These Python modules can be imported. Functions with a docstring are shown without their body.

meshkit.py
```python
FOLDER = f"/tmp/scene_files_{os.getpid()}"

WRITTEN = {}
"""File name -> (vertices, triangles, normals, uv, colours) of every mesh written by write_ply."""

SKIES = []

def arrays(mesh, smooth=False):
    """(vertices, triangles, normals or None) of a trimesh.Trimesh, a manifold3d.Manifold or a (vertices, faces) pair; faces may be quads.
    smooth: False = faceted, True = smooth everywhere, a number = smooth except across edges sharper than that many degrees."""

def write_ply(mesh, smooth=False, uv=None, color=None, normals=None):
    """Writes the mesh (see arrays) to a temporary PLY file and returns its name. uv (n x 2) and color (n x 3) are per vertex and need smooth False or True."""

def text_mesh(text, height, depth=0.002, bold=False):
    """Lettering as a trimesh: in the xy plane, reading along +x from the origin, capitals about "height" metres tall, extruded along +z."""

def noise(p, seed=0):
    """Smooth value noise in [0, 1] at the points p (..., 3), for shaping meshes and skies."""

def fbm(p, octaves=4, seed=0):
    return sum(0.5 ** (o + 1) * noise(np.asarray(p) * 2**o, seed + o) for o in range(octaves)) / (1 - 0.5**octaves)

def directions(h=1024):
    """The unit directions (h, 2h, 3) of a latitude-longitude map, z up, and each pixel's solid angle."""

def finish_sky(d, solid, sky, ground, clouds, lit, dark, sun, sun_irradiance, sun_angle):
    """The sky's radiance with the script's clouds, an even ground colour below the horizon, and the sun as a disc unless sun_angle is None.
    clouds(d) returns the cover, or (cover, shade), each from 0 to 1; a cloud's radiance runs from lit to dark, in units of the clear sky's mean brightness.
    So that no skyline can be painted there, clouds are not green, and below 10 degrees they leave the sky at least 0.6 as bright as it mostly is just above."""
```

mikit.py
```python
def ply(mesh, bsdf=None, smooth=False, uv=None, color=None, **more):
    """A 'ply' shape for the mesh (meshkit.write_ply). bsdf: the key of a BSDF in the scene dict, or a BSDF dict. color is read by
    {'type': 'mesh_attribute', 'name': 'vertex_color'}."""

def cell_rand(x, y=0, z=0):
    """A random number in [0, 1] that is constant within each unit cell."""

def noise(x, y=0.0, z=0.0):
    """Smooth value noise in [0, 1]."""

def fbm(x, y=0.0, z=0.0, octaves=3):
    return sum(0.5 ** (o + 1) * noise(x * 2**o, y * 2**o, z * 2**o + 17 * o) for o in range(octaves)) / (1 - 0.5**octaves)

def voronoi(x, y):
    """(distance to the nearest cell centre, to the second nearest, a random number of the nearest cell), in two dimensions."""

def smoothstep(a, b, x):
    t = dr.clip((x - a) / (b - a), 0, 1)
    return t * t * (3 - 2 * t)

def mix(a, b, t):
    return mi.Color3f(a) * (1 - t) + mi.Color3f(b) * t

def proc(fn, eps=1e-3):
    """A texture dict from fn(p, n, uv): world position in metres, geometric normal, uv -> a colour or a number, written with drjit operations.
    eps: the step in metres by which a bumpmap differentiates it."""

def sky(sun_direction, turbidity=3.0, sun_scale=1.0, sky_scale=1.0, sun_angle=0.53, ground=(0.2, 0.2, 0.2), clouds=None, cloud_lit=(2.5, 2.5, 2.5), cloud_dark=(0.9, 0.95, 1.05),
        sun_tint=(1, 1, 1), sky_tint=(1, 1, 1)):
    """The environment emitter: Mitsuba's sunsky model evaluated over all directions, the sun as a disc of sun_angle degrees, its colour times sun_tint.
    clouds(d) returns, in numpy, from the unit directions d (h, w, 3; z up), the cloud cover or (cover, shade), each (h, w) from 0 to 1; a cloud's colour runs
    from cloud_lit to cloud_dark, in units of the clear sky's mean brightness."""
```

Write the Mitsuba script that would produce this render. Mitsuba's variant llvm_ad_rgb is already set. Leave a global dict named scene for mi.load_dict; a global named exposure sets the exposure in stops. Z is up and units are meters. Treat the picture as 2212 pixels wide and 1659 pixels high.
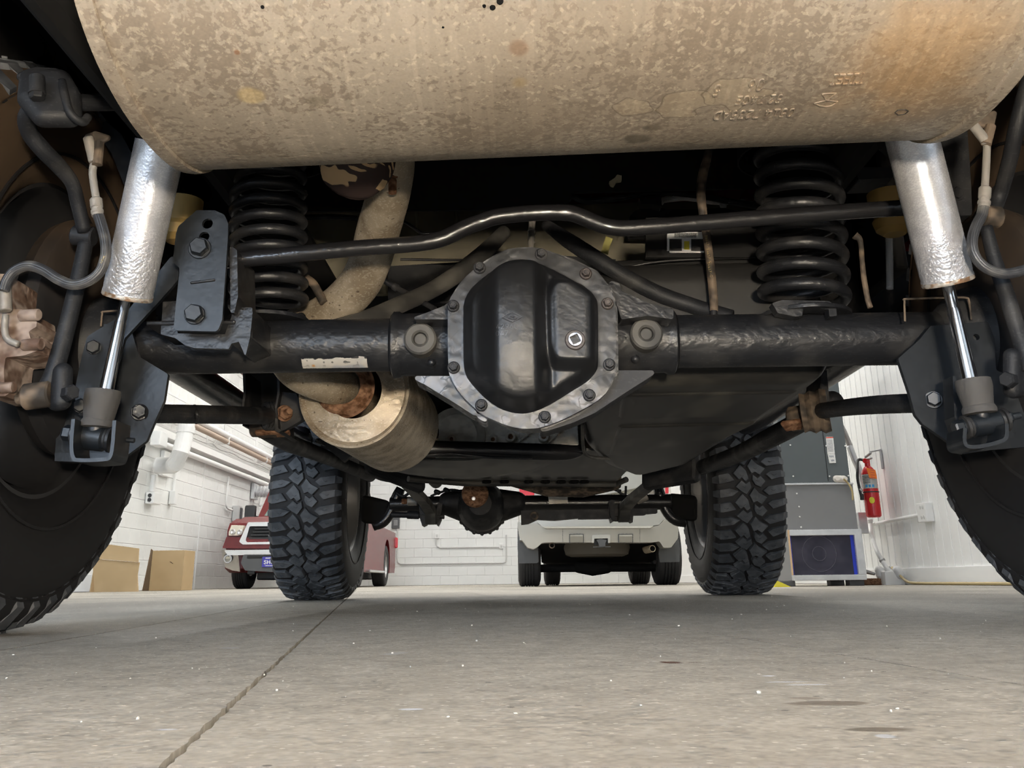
import math
import numpy as np
import trimesh
import mitsuba as mi
import drjit as dr
import mikit
import meshkit
import manifold3d as m3
from mikit import proc, noise, fbm, voronoi, smoothstep, mix, cell_rand
from scipy.spatial import Delaunay
from shapely.geometry import Polygon, Point, LineString
import shapely

T = mi.ScalarTransform4f
rng = np.random.default_rng(11)
scene, labels = {}, {}

# ------------------------------------------------------------------ camera, lights, exposure
FOCAL, CX, CY = 2100.0, 1106.0, 544.0          # a shifted lens: the optical axis meets the picture above its middle
EYE_H, PITCH, ROLL = 0.060, math.atan(712 / 2100.0), 0.0125
exposure = 1.0

EYE = np.array([0.0, 0.0, EYE_H])
FWD = np.array([0.0, math.cos(PITCH), math.sin(PITCH)])
_up0 = np.array([0.0, -math.sin(PITCH), math.cos(PITCH)])
_x0 = np.array([1.0, 0.0, 0.0])
RIGHT = _x0 * math.cos(ROLL) - _up0 * math.sin(ROLL)
UP = _up0 * math.cos(ROLL) + _x0 * math.sin(ROLL)
scene['camera'] = {
    'type': 'perspective', 'fov_axis': 'x', 'fov': math.degrees(2 * math.atan(1106 / FOCAL)),
    'near_clip': 0.02, 'far_clip': 200.0,
    'principal_point_offset_x': 0.0, 'principal_point_offset_y': (829.5 - CY) / 1659.0,
    'to_world': T().look_at(origin=EYE.tolist(), target=(EYE + FWD).tolist(), up=UP.tolist()),
}
CEILING_LAMP = 38.0
DOOR_LIGHT = (6.5, 7.8, 9.6)
WORK_LAMP = (800.0, 690.0, 545.0)


def at(px, py, y):
    """The point that stands at distance y on the sight line of a photograph pixel."""
    d = FWD + RIGHT * ((px - CX) / FOCAL) - UP * ((py - CY) / FOCAL)
    return EYE + d * (y / d[1])


def at_z(px, py, z):
    d = FWD + RIGHT * ((px - CX) / FOCAL) - UP * ((py - CY) / FOCAL)
    return EYE + d * ((z - EYE_H) / d[2])


def at_x(px, py, x):
    d = FWD + RIGHT * ((px - CX) / FOCAL) - UP * ((py - CY) / FOCAL)
    return EYE + d * (x / d[0])


def size(npx, p):
    """Metres that npx pixels measure at point p."""
    return npx * float((np.asarray(p) - EYE) @ FWD) / FOCAL


# ------------------------------------------------------------------ helpers
def add(key, mesh, mat, smooth=False, label=None, **more):
    """One entry of the scene; a taken key gets the next three-digit number."""
    base, k = key, 0
    while key in scene:
        k += 1
        key = f'{base}_{k:03d}'
    scene[key] = mesh if isinstance(mesh, dict) else mikit.ply(mesh, mat, smooth=smooth, **more)
    if label:
        labels[key] = {'label': label}
    return key


def thing(key, label, category, group=None, kind=None):
    labels[key] = {'label': label, 'category': category}
    if group:
        labels[key]['group'] = group
    if kind:
        labels[key]['kind'] = kind
    return key


def cat(*ms):
    return trimesh.util.concatenate([m for m in ms if m is not None])


def unit(v):
    v = np.asarray(v, float)
    return v / max(np.linalg.norm(v), 1e-12)


def frame(d, ref=None):
    d = unit(d)
    if ref is None:
        ref = [0, 0, 1] if abs(d[2]) < 0.9 else [0, 1, 0]
    a = unit(np.asarray(ref, float) - d * float(np.dot(ref, d)))
    return a, np.cross(d, a), d


def spline(pts, per=8):
    """Catmull-Rom through the points."""
    p = np.asarray(pts, float)
    if len(p) < 3:
        return p
    q = np.vstack([2 * p[0] - p[1], p, 2 * p[-1] - p[-2]])
    out = []
    for i in range(1, len(q) - 2):
        a, b, c, d = q[i - 1], q[i], q[i + 1], q[i + 2]
        for t in np.linspace(0, 1, per, endpoint=False):
            out.append(0.5 * ((2 * b) + (c - a) * t + (2 * a - 5 * b + 4 * c - d) * t**2 + (3 * b - a - 3 * c + d) * t**3))
    out.append(p[-1])
    return np.array(out)


def tube(path, r, n=16, caps=True, ridge=0.0, ridges=0):
    """A round tube along the path; r one radius or one per point."""
    p = np.asarray(path, float)
    r = np.broadcast_to(np.asarray(r, float), (len(p),))
    tan = np.gradient(p, axis=0)
    tan /= np.maximum(np.linalg.norm(tan, axis=1, keepdims=True), 1e-12)
    a, _, _ = frame(tan[0])
    rings = []
    ang = np.arange(n) * 2 * np.pi / n
    prof = 1 + ridge * np.cos(ridges * ang) if ridges else np.ones(n)
    for i in range(len(p)):
        a = unit(a - tan[i] * (a @ tan[i]))
        b = np.cross(tan[i], a)
        rings.append(p[i] + r[i] * (np.outer(np.cos(ang) * prof, a) + np.outer(np.sin(ang) * prof, b)))
    v = np.vstack(rings)
    f = []
    k = np.arange(n)
    k2 = (k + 1) % n
    for i in range(len(p) - 1):
        o, q = i * n, (i + 1) * n
        f.append(np.stack([o + k, o + k2, q + k2], 1))
        f.append(np.stack([o + k, q + k2, q + k], 1))
    if caps:
        v = np.vstack([v, p[0], p[-1]])
        m = len(v)
        o = (len(p) - 1) * n
        f.append(np.stack([k2, k, np.full(n, m - 2)], 1))
        f.append(np.stack([o + k, o + k2, np.full(n, m - 1)], 1))
    return trimesh.Trimesh(v, np.vstack(f), process=False)


def lathe(profile, p0, axis, n=32, ref=None, sx=1.0, sy=1.0):
    """Turn (radius, height) pairs about the axis that starts at p0; the ends close where the radius is 0."""
    a, b, d = frame(axis, ref)
    prof = np.asarray(profile, float)
    ang = np.arange(n) * 2 * np.pi / n
    v = np.vstack([np.asarray(p0) + d * h + r * (np.outer(np.cos(ang) * sx, a) + np.outer(np.sin(ang) * sy, b)) for r, h in prof])
    k = np.arange(n)
    k2 = (k + 1) % n
    f = []
    for i in range(len(prof) - 1):
        o, q = i * n, (i + 1) * n
        f.append(np.stack([o + k, o + k2, q + k2], 1))
        f.append(np.stack([o + k, q + k2, q + k], 1))
    m = trimesh.Trimesh(v, np.vstack(f), process=False)
    m.merge_vertices(digits_vertex=7)
    m.update_faces(m.nondegenerate_faces(height=1e-9))
    return m


def rod(p0, p1, r, n=24, c=None):
    """A cylinder with chamfered ends."""
    p0, p1 = np.asarray(p0, float), np.asarray(p1, float)
    L = np.linalg.norm(p1 - p0)
    c = min(r * 0.15, L * 0.2) if c is None else c
    return lathe([(0, 0), (r - c, 0), (r, c), (r, L - c), (r - c, L), (0, L)], p0, p1 - p0, n)


def ring(p, d, r_in, r_out, h, n=28):
    c = min(h, r_out - r_in) * 0.2
    return lathe([(r_in, 0), (r_in, h - c), (r_in + c, h), (r_out - c, h), (r_out, h - c), (r_out, 0), (r_in, 0)], p, d, n)


def hexhead(p, d, af, h, washer=0.0, turn=0.0):
    """A hexagon bolt head standing on p along d, af across flats, with an optional washer disc."""
    a, b, d = frame(d)
    R = af / math.sqrt(3)
    ang = np.arange(6) * np.pi / 3 + turn
    lo, hi = [], []
    for t in ang:
        e = np.cos(t) * a + np.sin(t) * b
        lo.append(p + e * R)
        hi.append(p + e * R + d * h * 0.82)
    top = [p + (np.cos(t) * a + np.sin(t) * b) * R * 0.86 + d * h for t in ang]
    v = np.vstack([lo, hi, top, [p + d * h]])
    f = []
    for k in range(6):
        j = (k + 1) % 6
        f += [[k, j, 6 + j], [k, 6 + j, 6 + k], [6 + k, 6 + j, 12 + j], [6 + k, 12 + j, 12 + k], [12 + k, 12 + j, 18]]
    m = trimesh.Trimesh(v, f, process=False)
    if washer:
        m = cat(m, rod(p - d * 0.0005, p + d * h * 0.22, washer, 24))
    return m


def box(c, s, r=0.0, rot=None):
    """A box of size s about c with edges rounded by r."""
    s = np.asarray(s, float) / 2
    if r:
        r = min(r, *(s * 0.95))
        e = s - r
        k = trimesh.creation.icosphere(subdivisions=1, radius=r)
        pts = np.vstack([k.vertices + e * np.array(q) for q in np.ndindex(2, 2, 2) for q in [np.array(q) * 2 - 1]])
        m = trimesh.convex.convex_hull(pts)
    else:
        m = trimesh.creation.box(extents=s * 2)
    if rot is not None:
        m.apply_transform(rot)
    m.apply_translation(c)
    return m


def rotm(axis, deg):
    return trimesh.transformations.rotation_matrix(math.radians(deg), axis)


def hull(pts):
    return trimesh.convex.convex_hull(np.asarray(pts, float))


def hull_balls(pts, r, sub=2):
    k = trimesh.creation.icosphere(subdivisions=sub, radius=1.0).vertices
    r = np.broadcast_to(np.asarray(r, float), (len(pts),))
    return hull(np.vstack([np.asarray(p) + k * q for p, q in zip(pts, r)]))


def tri(poly):
    return trimesh.creation.triangulate_polygon(poly, engine='earcut')


def sheet(poly, to3, off):
    """A plate: the shapely polygon laid out by to3((n,2)) -> (n,3), thickened by the vector off (a constant)."""
    if isinstance(poly, (list, np.ndarray)):
        poly = Polygon(poly)
    poly = poly if poly.is_valid else poly.buffer(0)
    if poly.geom_type != 'Polygon':
        poly = max(poly.geoms, key=lambda g: g.area)
    poly = shapely.geometry.polygon.orient(poly)
    v2, f = tri(poly)
    off = np.asarray(off, float)
    A = to3(np.asarray(v2))
    n = len(A)
    fs = [f]
    nrm = np.cross(A[f[0, 1]] - A[f[0, 0]], A[f[0, 2]] - A[f[0, 0]])
    flip = nrm @ off > 0
    top = f[:, ::-1] if flip else f
    V = [A, A + off]
    F = [top, (f if flip else f[:, ::-1]) + n]
    base = 2 * n
    for ringc in [poly.exterior, *poly.interiors]:
        c = np.asarray(ringc.coords)[:-1]
        B = to3(c)
        k = np.arange(len(c))
        k2 = (k + 1) % len(c)
        V += [B, B + off]
        q = np.vstack([np.stack([base + k, base + k2, base + k2 + len(c)], 1), np.stack([base + k, base + k2 + len(c), base + k + len(c)], 1)])
        F.append(q if not flip else q[:, ::-1])
        base += 2 * len(c)
    m = trimesh.Trimesh(np.vstack(V), np.vstack(F), process=False)
    return m


def round_poly(poly, r):
    p = Polygon(poly) if not isinstance(poly, Polygon) else poly
    return p.buffer(-r, join_style=1).buffer(2 * r, join_style=1, quad_segs=4).buffer(-r, join_style=1, quad_segs=4)


def plate(px, y, th, holes=(), r=0.0, slope=None):
    """An upright plate whose outline is seen at these photograph pixels at distance y; th metres thick, going away.
    slope: (dy per metre of x, dy per metre of z) leans it."""
    pts = [at(a, b, y) for a, b in px]
    o = pts[0]
    poly = Polygon([(p[0], p[2]) for p in pts])
    if r:
        poly = round_poly(poly, r)
    for hx, hy, hr in holes:
        c = at(hx, hy, y)
        poly = poly.difference(Point(c[0], c[2]).buffer(size(hr, c), 8))
    if poly.geom_type != 'Polygon':
        poly = max(poly.geoms, key=lambda g: g.area)
    sl = slope or (0, 0)

    def to3(q):
        return np.stack([q[:, 0], y + (q[:, 0] - o[0]) * sl[0] + (q[:, 1] - o[2]) * sl[1], q[:, 1]], 1)
    return sheet(poly, to3, [0, th, 0])


def pxtube(pts, rpx, per=6, n=16, smooth=True, **k):
    """A tube through (px, py, y) points whose radius is rpx pixels where it stands (one number or one per point)."""
    p = np.array([at(*q) for q in pts])
    r = np.broadcast_to(np.asarray(rpx, float), (len(p),))
    r = np.array([size(a, b) for a, b in zip(r, p)])
    if smooth and len(p) > 2:
        path = spline(np.column_stack([p, r]), per)
        return tube(path[:, :3], path[:, 3], n, **k)
    return tube(p, r, n, **k)


def bend(m, fn):
    m.vertices = fn(np.asarray(m.vertices))
    return m


# ------------------------------------------------------------------ materials
def mat(key, d):
    scene[key] = d


def rgb(*c):
    return {'type': 'rgb', 'value': [float(x) for x in c]}


def princ(color, rough=0.5, metal=0.0, spec=0.5, **k):
    d = {'type': 'principled', 'base_color': color if isinstance(color, dict) else rgb(*color), 'roughness': rough if isinstance(rough, dict) else float(rough), 'metallic': float(metal), 'specular': float(spec)}
    d.update(k)
    return d


def two(d):
    return {'type': 'twosided', 'bsdf': d}


def bump(d, fn, scale, eps=5e-4):
    return {'type': 'bumpmap', 'arbitrary': proc(fn, eps=eps), 'scale': scale, 'bsdf': d}


def n3(p, k):
    return noise(p.x * k, p.y * k, p.z * k)


def f3(p, k, o=3):
    return fbm(p.x * k, p.y * k, p.z * k, octaves=o)


# chassis paint: black, a little lumpy, dusty where it pools
def _chassis(p, n, uv):
    d = smoothstep(0.45, 0.8, f3(p, 22, 3))
    s = smoothstep(0.74, 0.84, n3(p, 420)) * 0.22
    return mix((0.0085, 0.0092, 0.0108), (0.025, 0.0245, 0.024), d) + mi.Color3f(s * 0.03)


def _orange_peel(p, n, uv):
    return n3(p, 170) * 0.6 + n3(p, 60) * 0.7 + n3(p, 420) * 0.25


mat('chassis_black', two(bump(princ(proc(_chassis), 0.42, spec=0.45), _orange_peel, 0.0011)))
mat('chassis_gloss', two(bump(princ((0.010, 0.010, 0.011), 0.27, spec=0.6), _orange_peel, 0.0007)))
mat('chassis_dull', two(princ(proc(lambda p, n, uv: _chassis(p, n, uv) * 1.25), 0.58, spec=0.35)))


def _plate_paint(p, n, uv):
    d = smoothstep(0.5, 0.8, f3(p, 30, 3))
    return mix((0.0065, 0.0085, 0.011), (0.015, 0.0175, 0.021), d)


mat('plate_paint', two(bump(princ(proc(_plate_paint), 0.42, spec=0.45), _orange_peel, 0.00028)))


def _cast(p, n, uv):
    w = f3(p, 40, 3)
    e1, e2, _ = voronoi(p.x * 52 + w * 3, p.z * 52 + w * 3)
    crack = (1 - smoothstep(0.04, 0.13, e2 - e1)) * smoothstep(0.38, 0.5, f3(p, 28, 2) + 0.12)
    low = smoothstep(0.36, 0.31, p.z + (w - 0.5) * 0.05)
    bare = smoothstep(0.52, 0.60, w) * low
    c = mix((0.015, 0.0155, 0.0165), (0.027, 0.0275, 0.029), smoothstep(0.4, 0.7, w))
    c = mix(c, (0.13, 0.132, 0.142), bare * 0.85)
    return mix(c, (0.006, 0.006, 0.006), crack * (0.25 + 0.7 * low))


mat('cover_flange', two(bump(princ(proc(_cast), 0.36, spec=0.5), lambda p, n, uv: n3(p, 55) + 0.5 * n3(p, 160), 0.0010)))
mat('cover_dome', two(bump(princ((0.007, 0.0074, 0.0082), 0.42, spec=0.45), _orange_peel, 0.0005)))


def _arm(p, n, uv):
    return mix((0.040, 0.039, 0.036), (0.105, 0.10, 0.088), smoothstep(0.35, 0.75, f3(p, 18, 3)))


mat('dusty_arm', two(princ(proc(_arm), 0.55, spec=0.3)))
mat('pit', two(princ((0.004, 0.004, 0.004), 0.9, spec=0.1)))
mat('rubber_boot', two(bump(princ((0.060, 0.058, 0.056), 0.7, spec=0.25), lambda p, n, uv: n3(p, 220), 0.0006)))


def _hose(p, n, uv):
    return mix((0.030, 0.031, 0.034), (0.115, 0.11, 0.10), smoothstep(0.45, 0.8, f3(p, 35, 3)))


mat('hose_rubber', two(princ(proc(_hose), 0.42, spec=0.5)))


def _dusty_rubber(p, n, uv):
    return mix((0.036, 0.041, 0.047), (0.080, 0.086, 0.094), smoothstep(0.3, 0.8, f3(p, 30, 3)))


mat('tread_rubber', two(princ(proc(_dusty_rubber), 0.55, spec=0.45)))
mat('tire_rubber', two(princ((0.011, 0.011, 0.012), 0.6, spec=0.35)))


def _inner_tire(p, n, uv):
    b = smoothstep(0.36, 0.62, p.z + (f3(p, 9, 3) - 0.5) * 0.25)
    return mix((0.013, 0.013, 0.014), (0.060, 0.041, 0.026), b)


mat('muddy_rubber', two(princ(proc(_inner_tire), 0.62, spec=0.3)))


def _shock(p, n, uv):
    g = n3(p, 700)
    return mix((0.66, 0.66, 0.68), (0.84, 0.84, 0.85), smoothstep(0.35, 0.75, g * 0.5 + f3(p, 60, 2) * 0.5))


def _shock_bump(p, n, uv):
    lowz = smoothstep(0.47, 0.43, p.z)
    return n3(p, 500) * 0.22 + (n3(p, 300) + 0.8 * n3(p, 520)) * lowz * 1.0


mat('shock_silver', two(bump(princ(proc(_shock), 0.33, metal=0.72, spec=0.7), _shock_bump, 0.0010)))


def _rim(p, n, uv):
    return mix((0.46, 0.43, 0.38), (0.25, 0.15, 0.085), smoothstep(0.35, 0.7, n3(p, 200)))


mat('corroded_rim', two(bump(princ(proc(_rim), 0.5, metal=0.5), lambda p, n, uv: n3(p, 220), 0.002)))
mat('chrome', two(princ((0.75, 0.76, 0.78), 0.13, metal=1.0)))
mat('bright_steel', two(princ((0.42, 0.42, 0.43), 0.42, metal=0.9)))


def _rust(p, n, uv):
    return mix((0.10, 0.045, 0.022), (0.26, 0.15, 0.09), smoothstep(0.3, 0.7, f3(p, 120, 3)))


mat('rust', two(bump(princ(proc(_rust), 0.8, spec=0.2), lambda p, n, uv: n3(p, 300) + n3(p, 120), 0.0015)))


def _caliper(p, n, uv):
    return mix((0.12, 0.075, 0.055), (0.30, 0.24, 0.20), smoothstep(0.3, 0.7, f3(p, 60, 3)))


mat('rusty_cast', two(bump(princ(proc(_caliper), 0.7, metal=0.15, spec=0.3), lambda p, n, uv: n3(p, 200) + n3(p, 80), 0.002)))


def _grimy(p, n, uv):
    return mix((0.035, 0.030, 0.025), (0.16, 0.12, 0.085), smoothstep(0.35, 0.7, f3(p, 45, 3)))


mat('grimy_metal', two(bump(princ(proc(_grimy), 0.65, metal=0.1, spec=0.3), lambda p, n, uv: n3(p, 140), 0.001)))
mat('fitting', two(bump(princ((0.27, 0.25, 0.22), 0.55, metal=0.3), lambda p, n, uv: n3(p, 260), 0.001)))


def _pipe(p, n, uv):
    c = mix((0.30, 0.24, 0.165), (0.46, 0.39, 0.29), smoothstep(0.3, 0.7, f3(p, 35, 3)))
    c = mix(c, (0.62, 0.56, 0.46), smoothstep(0.60, 0.72, n3(p, 420)) * 0.35)
    return mix(c, (0.10, 0.07, 0.045), smoothstep(0.87, 0.92, n3(p, 190)) * 0.7)


mat('exhaust_steel', two(bump(princ(proc(_pipe), 0.43, metal=0.45, spec=0.4), lambda p, n, uv: n3(p, 180), 0.0008)))


def _wrap(p, n, uv):
    s = smoothstep(0.60, 0.68, noise(p.z * 150 + p.x * 60 + f3(p, 50, 2) * 4.0, p.y * 40 + p.x * 20))
    return mix((0.032, 0.020, 0.018), (0.46, 0.32, 0.18), s)


mat('burnt_flange', two(princ(proc(_wrap), 0.7, spec=0.3)))


def _cast_alu(p, n, uv):
    return mix((0.62, 0.57, 0.48), (0.82, 0.77, 0.67), smoothstep(0.3, 0.7, f3(p, 50, 3)))


mat('cast_aluminium', two(bump(princ(proc(_cast_alu), 0.55, metal=0.0), lambda p, n, uv: n3(p, 120), 0.0015)))


def _tank(p, n, uv):
    d = smoothstep(0.5, 0.75, fbm(p.x * 9, p.y * 3, p.z * 30, octaves=3)) * smoothstep(0.42, 0.36, p.z)
    return mix((0.018, 0.018, 0.0175), (0.060, 0.058, 0.049), d)


mat('tank_black', two(princ(proc(_tank), 0.46, spec=0.4)))


def _skid(p, n, uv):
    return mix((0.028, 0.028, 0.027), (0.095, 0.091, 0.078), smoothstep(0.45, 0.75, fbm(p.x * 8, p.y * 3, p.z * 30, octaves=3)))


mat('skid_black', two(princ(proc(_skid), 0.5, spec=0.35)))
mat('bump_yellow', two(princ((0.30, 0.19, 0.055), 0.65)))
mat('body_red', two(princ((0.20, 0.020, 0.022), 0.3, spec=0.5, clearcoat=0.6)))
mat('underbody_beige', two(princ(proc(lambda p, n, uv: mix((0.17, 0.152, 0.105), (0.10, 0.088, 0.062), smoothstep(0.4, 0.8, f3(p, 8, 3)))), 0.6)))
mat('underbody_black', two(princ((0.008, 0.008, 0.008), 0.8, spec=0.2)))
mat('white_plastic', two(princ((0.72, 0.68, 0.62), 0.45)))
mat('paper_white', two(princ((0.78, 0.78, 0.76), 0.6)))
mat('ink_black', two(princ((0.012, 0.012, 0.012), 0.6)))
mat('ink_yellow', two(princ((0.75, 0.66, 0.05), 0.6)))
mat('strap_olive', two(princ((0.22, 0.20, 0.05), 0.6)))
mat('ink_tan', two(princ((0.50, 0.38, 0.18), 0.6)))
mat('tan_plastic', two(princ((0.50, 0.44, 0.30), 0.5)))
# ------------------------------------------------------------------ room materials
XL, XR, YF, YB, ZC = -5.2, 3.02, -7.0, 23.0, 4.6


def _concrete(p, n, uv):
    x, y = p.x, p.y
    base = fbm(x * 2.2, y * 1.3, 0.0, octaves=4)
    c = mix((0.228, 0.209, 0.180), (0.330, 0.304, 0.262), smoothstep(0.3, 0.7, base))
    c = c * (0.80 + 0.40 * fbm(x * 55, y * 55, 3.0, octaves=3))
    c = c * (0.78 + 0.44 * fbm(x * 300, y * 300, 0.0, octaves=2))
    # fine light grit ground into the surface
    d1, _, r1 = voronoi(x * 210, y * 210)
    c = mix(c, (0.62, 0.58, 0.50), smoothstep(0.30, 0.18, d1) * smoothstep(0.86, 0.96, r1) * 0.55)
    d2, _, r2 = voronoi(x * 38 + 7, y * 38)
    c = mix(c, (0.08, 0.075, 0.07), smoothstep(0.09, 0.05, d2) * smoothstep(0.88, 0.93, r2) * 0.7)
    w = (fbm(x * 30, y * 30, 1.0, octaves=3) - 0.5)

    def blot(c, bx, by, rx, ry, col, k):
        q = dr.sqrt(dr.square((x - bx) / rx) + dr.square((y - by) / ry)) + w * 1.1
        return mix(c, col, smoothstep(1.0, 0.55, q) * k)

    for bx, by, rx, ry, col, k in FLOOR_MARKS:
        c = blot(c, bx, by, rx, ry, col, k)
    return c


_sp = lambda a, b: at_z(a, b, 0.0)
FLOOR_MARKS = []
for (a, b, rx, ry, col, k) in [(1450, 1431, .017, .022, (0.085, 0.035, 0.025), .85), (1432, 1430, .006, .012, (0.07, .03, .02), .8), (1500, 1431, .012, .006, (.12, .07, .05), .6),
                               (1790, 1519, .028, .014, (0.11, 0.085, 0.065), .7), (1745, 1508, .014, .008, (.13, .10, .08), .5), (1890, 1576, .019, .010, (0.10, 0.08, 0.06), .75),
                               (850, 1412, .020, .03, (0.45, 0.45, 0.44), .5), (1660, 1460, .010, .008, (0.75, 0.76, 0.78), .8), (1700, 1473, .022, .004, (0.62, 0.64, 0.68), .8), (1740, 1479, .02, .005, (0.6, 0.61, 0.63), .6), (1640, 1456, .004, .006, (.8, .75, .7), .9),
                               (360, 1576, .010, .006, (.6, .6, .62), .7), (890, 1532, .008, .005, (.6, .62, .66), .7), (1910, 1590, .006, .008, (.6, .62, .66), .5), (500, 1400, .02, .02, (.36, .35, .34), .4)]:
    q = _sp(a, b)
    FLOOR_MARKS.append((float(q[0]), float(q[1]), rx * .75, ry * .75, col, k))

mat('concrete', two(bump(princ(proc(_concrete), 0.62, spec=0.35), lambda p, n, uv: fbm(p.x * 160, p.y * 160, 0.0, octaves=3), 0.0011, eps=1e-3)))
mat('joint_dirt', two(princ((0.030, 0.027, 0.024), 0.9, spec=0.1)))


def _wall_paint(p, n, uv):
    return mix((0.70, 0.71, 0.70), (0.80, 0.805, 0.79), f3(p, 1.5, 3))


mat('wall_paint', two(bump(princ(proc(_wall_paint), 0.5, spec=0.4), lambda p, n, uv: f3(p, 60, 3), 0.002)))
mat('trim_paint', two(princ((0.76, 0.765, 0.755), 0.42)))
mat('ceiling_paint', two(princ((0.74, 0.74, 0.72), 0.7)))
mat('conduit_grey', two(princ((0.55, 0.55, 0.54), 0.4)))
mat('mortar', two(princ((0.66, 0.665, 0.655), 0.7, spec=0.1)))
mat('galvanised', two(princ(proc(lambda p, n, uv: mix((0.50, 0.51, 0.52), (0.72, 0.73, 0.74), f3(p, 20, 3))), 0.35, metal=0.5)))

# ------------------------------------------------------------------ floor: slabs between saw cuts
CUT_A = [(690, 1345), (620, 1404), (560, 1455), (465, 1548), (350, 1659)]
a0, a1 = at_z(700, 1338, 0)[:2], at_z(350, 1659, 0)[:2]


def cut_line(p, q):
    """The saw cut through floor points p and q, run out over the whole floor."""
    d = (q - p) / (q[1] - p[1])
    ys = np.concatenate([[YF], np.arange(0.15, 3.2, 0.006), [3.6, 5, 8, 12, YB]])
    return np.stack([p[0] + d[0] * (ys - p[1]), ys], 1)


cutA = cut_line(a0, a1)
cutB = cut_line(at_z(540, 1313, 0)[:2], at_z(30, 1400, 0)[:2])
cutC = cut_line(at_z(1430, 1350, 0)[:2], at_z(2150, 1470, 0)[:2])


def jag(line, off, amp, seed):
    j = meshkit.fbm(np.stack([line[:, 1] * 90, np.full(len(line), seed), line[:, 1] * 0], 1), 3, seed) - 0.5
    j = np.where((line[:, 1] > 0.1) & (line[:, 1] < 3.3), j, 0)
    out = line.copy()
    out[:, 0] += off + j * amp
    return out


def slab(left, right):
    poly = np.vstack([left, right[::-1]])
    return sheet(Polygon(poly), lambda q: np.column_stack([q, np.zeros(len(q))]), [0, 0, -0.03])


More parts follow.
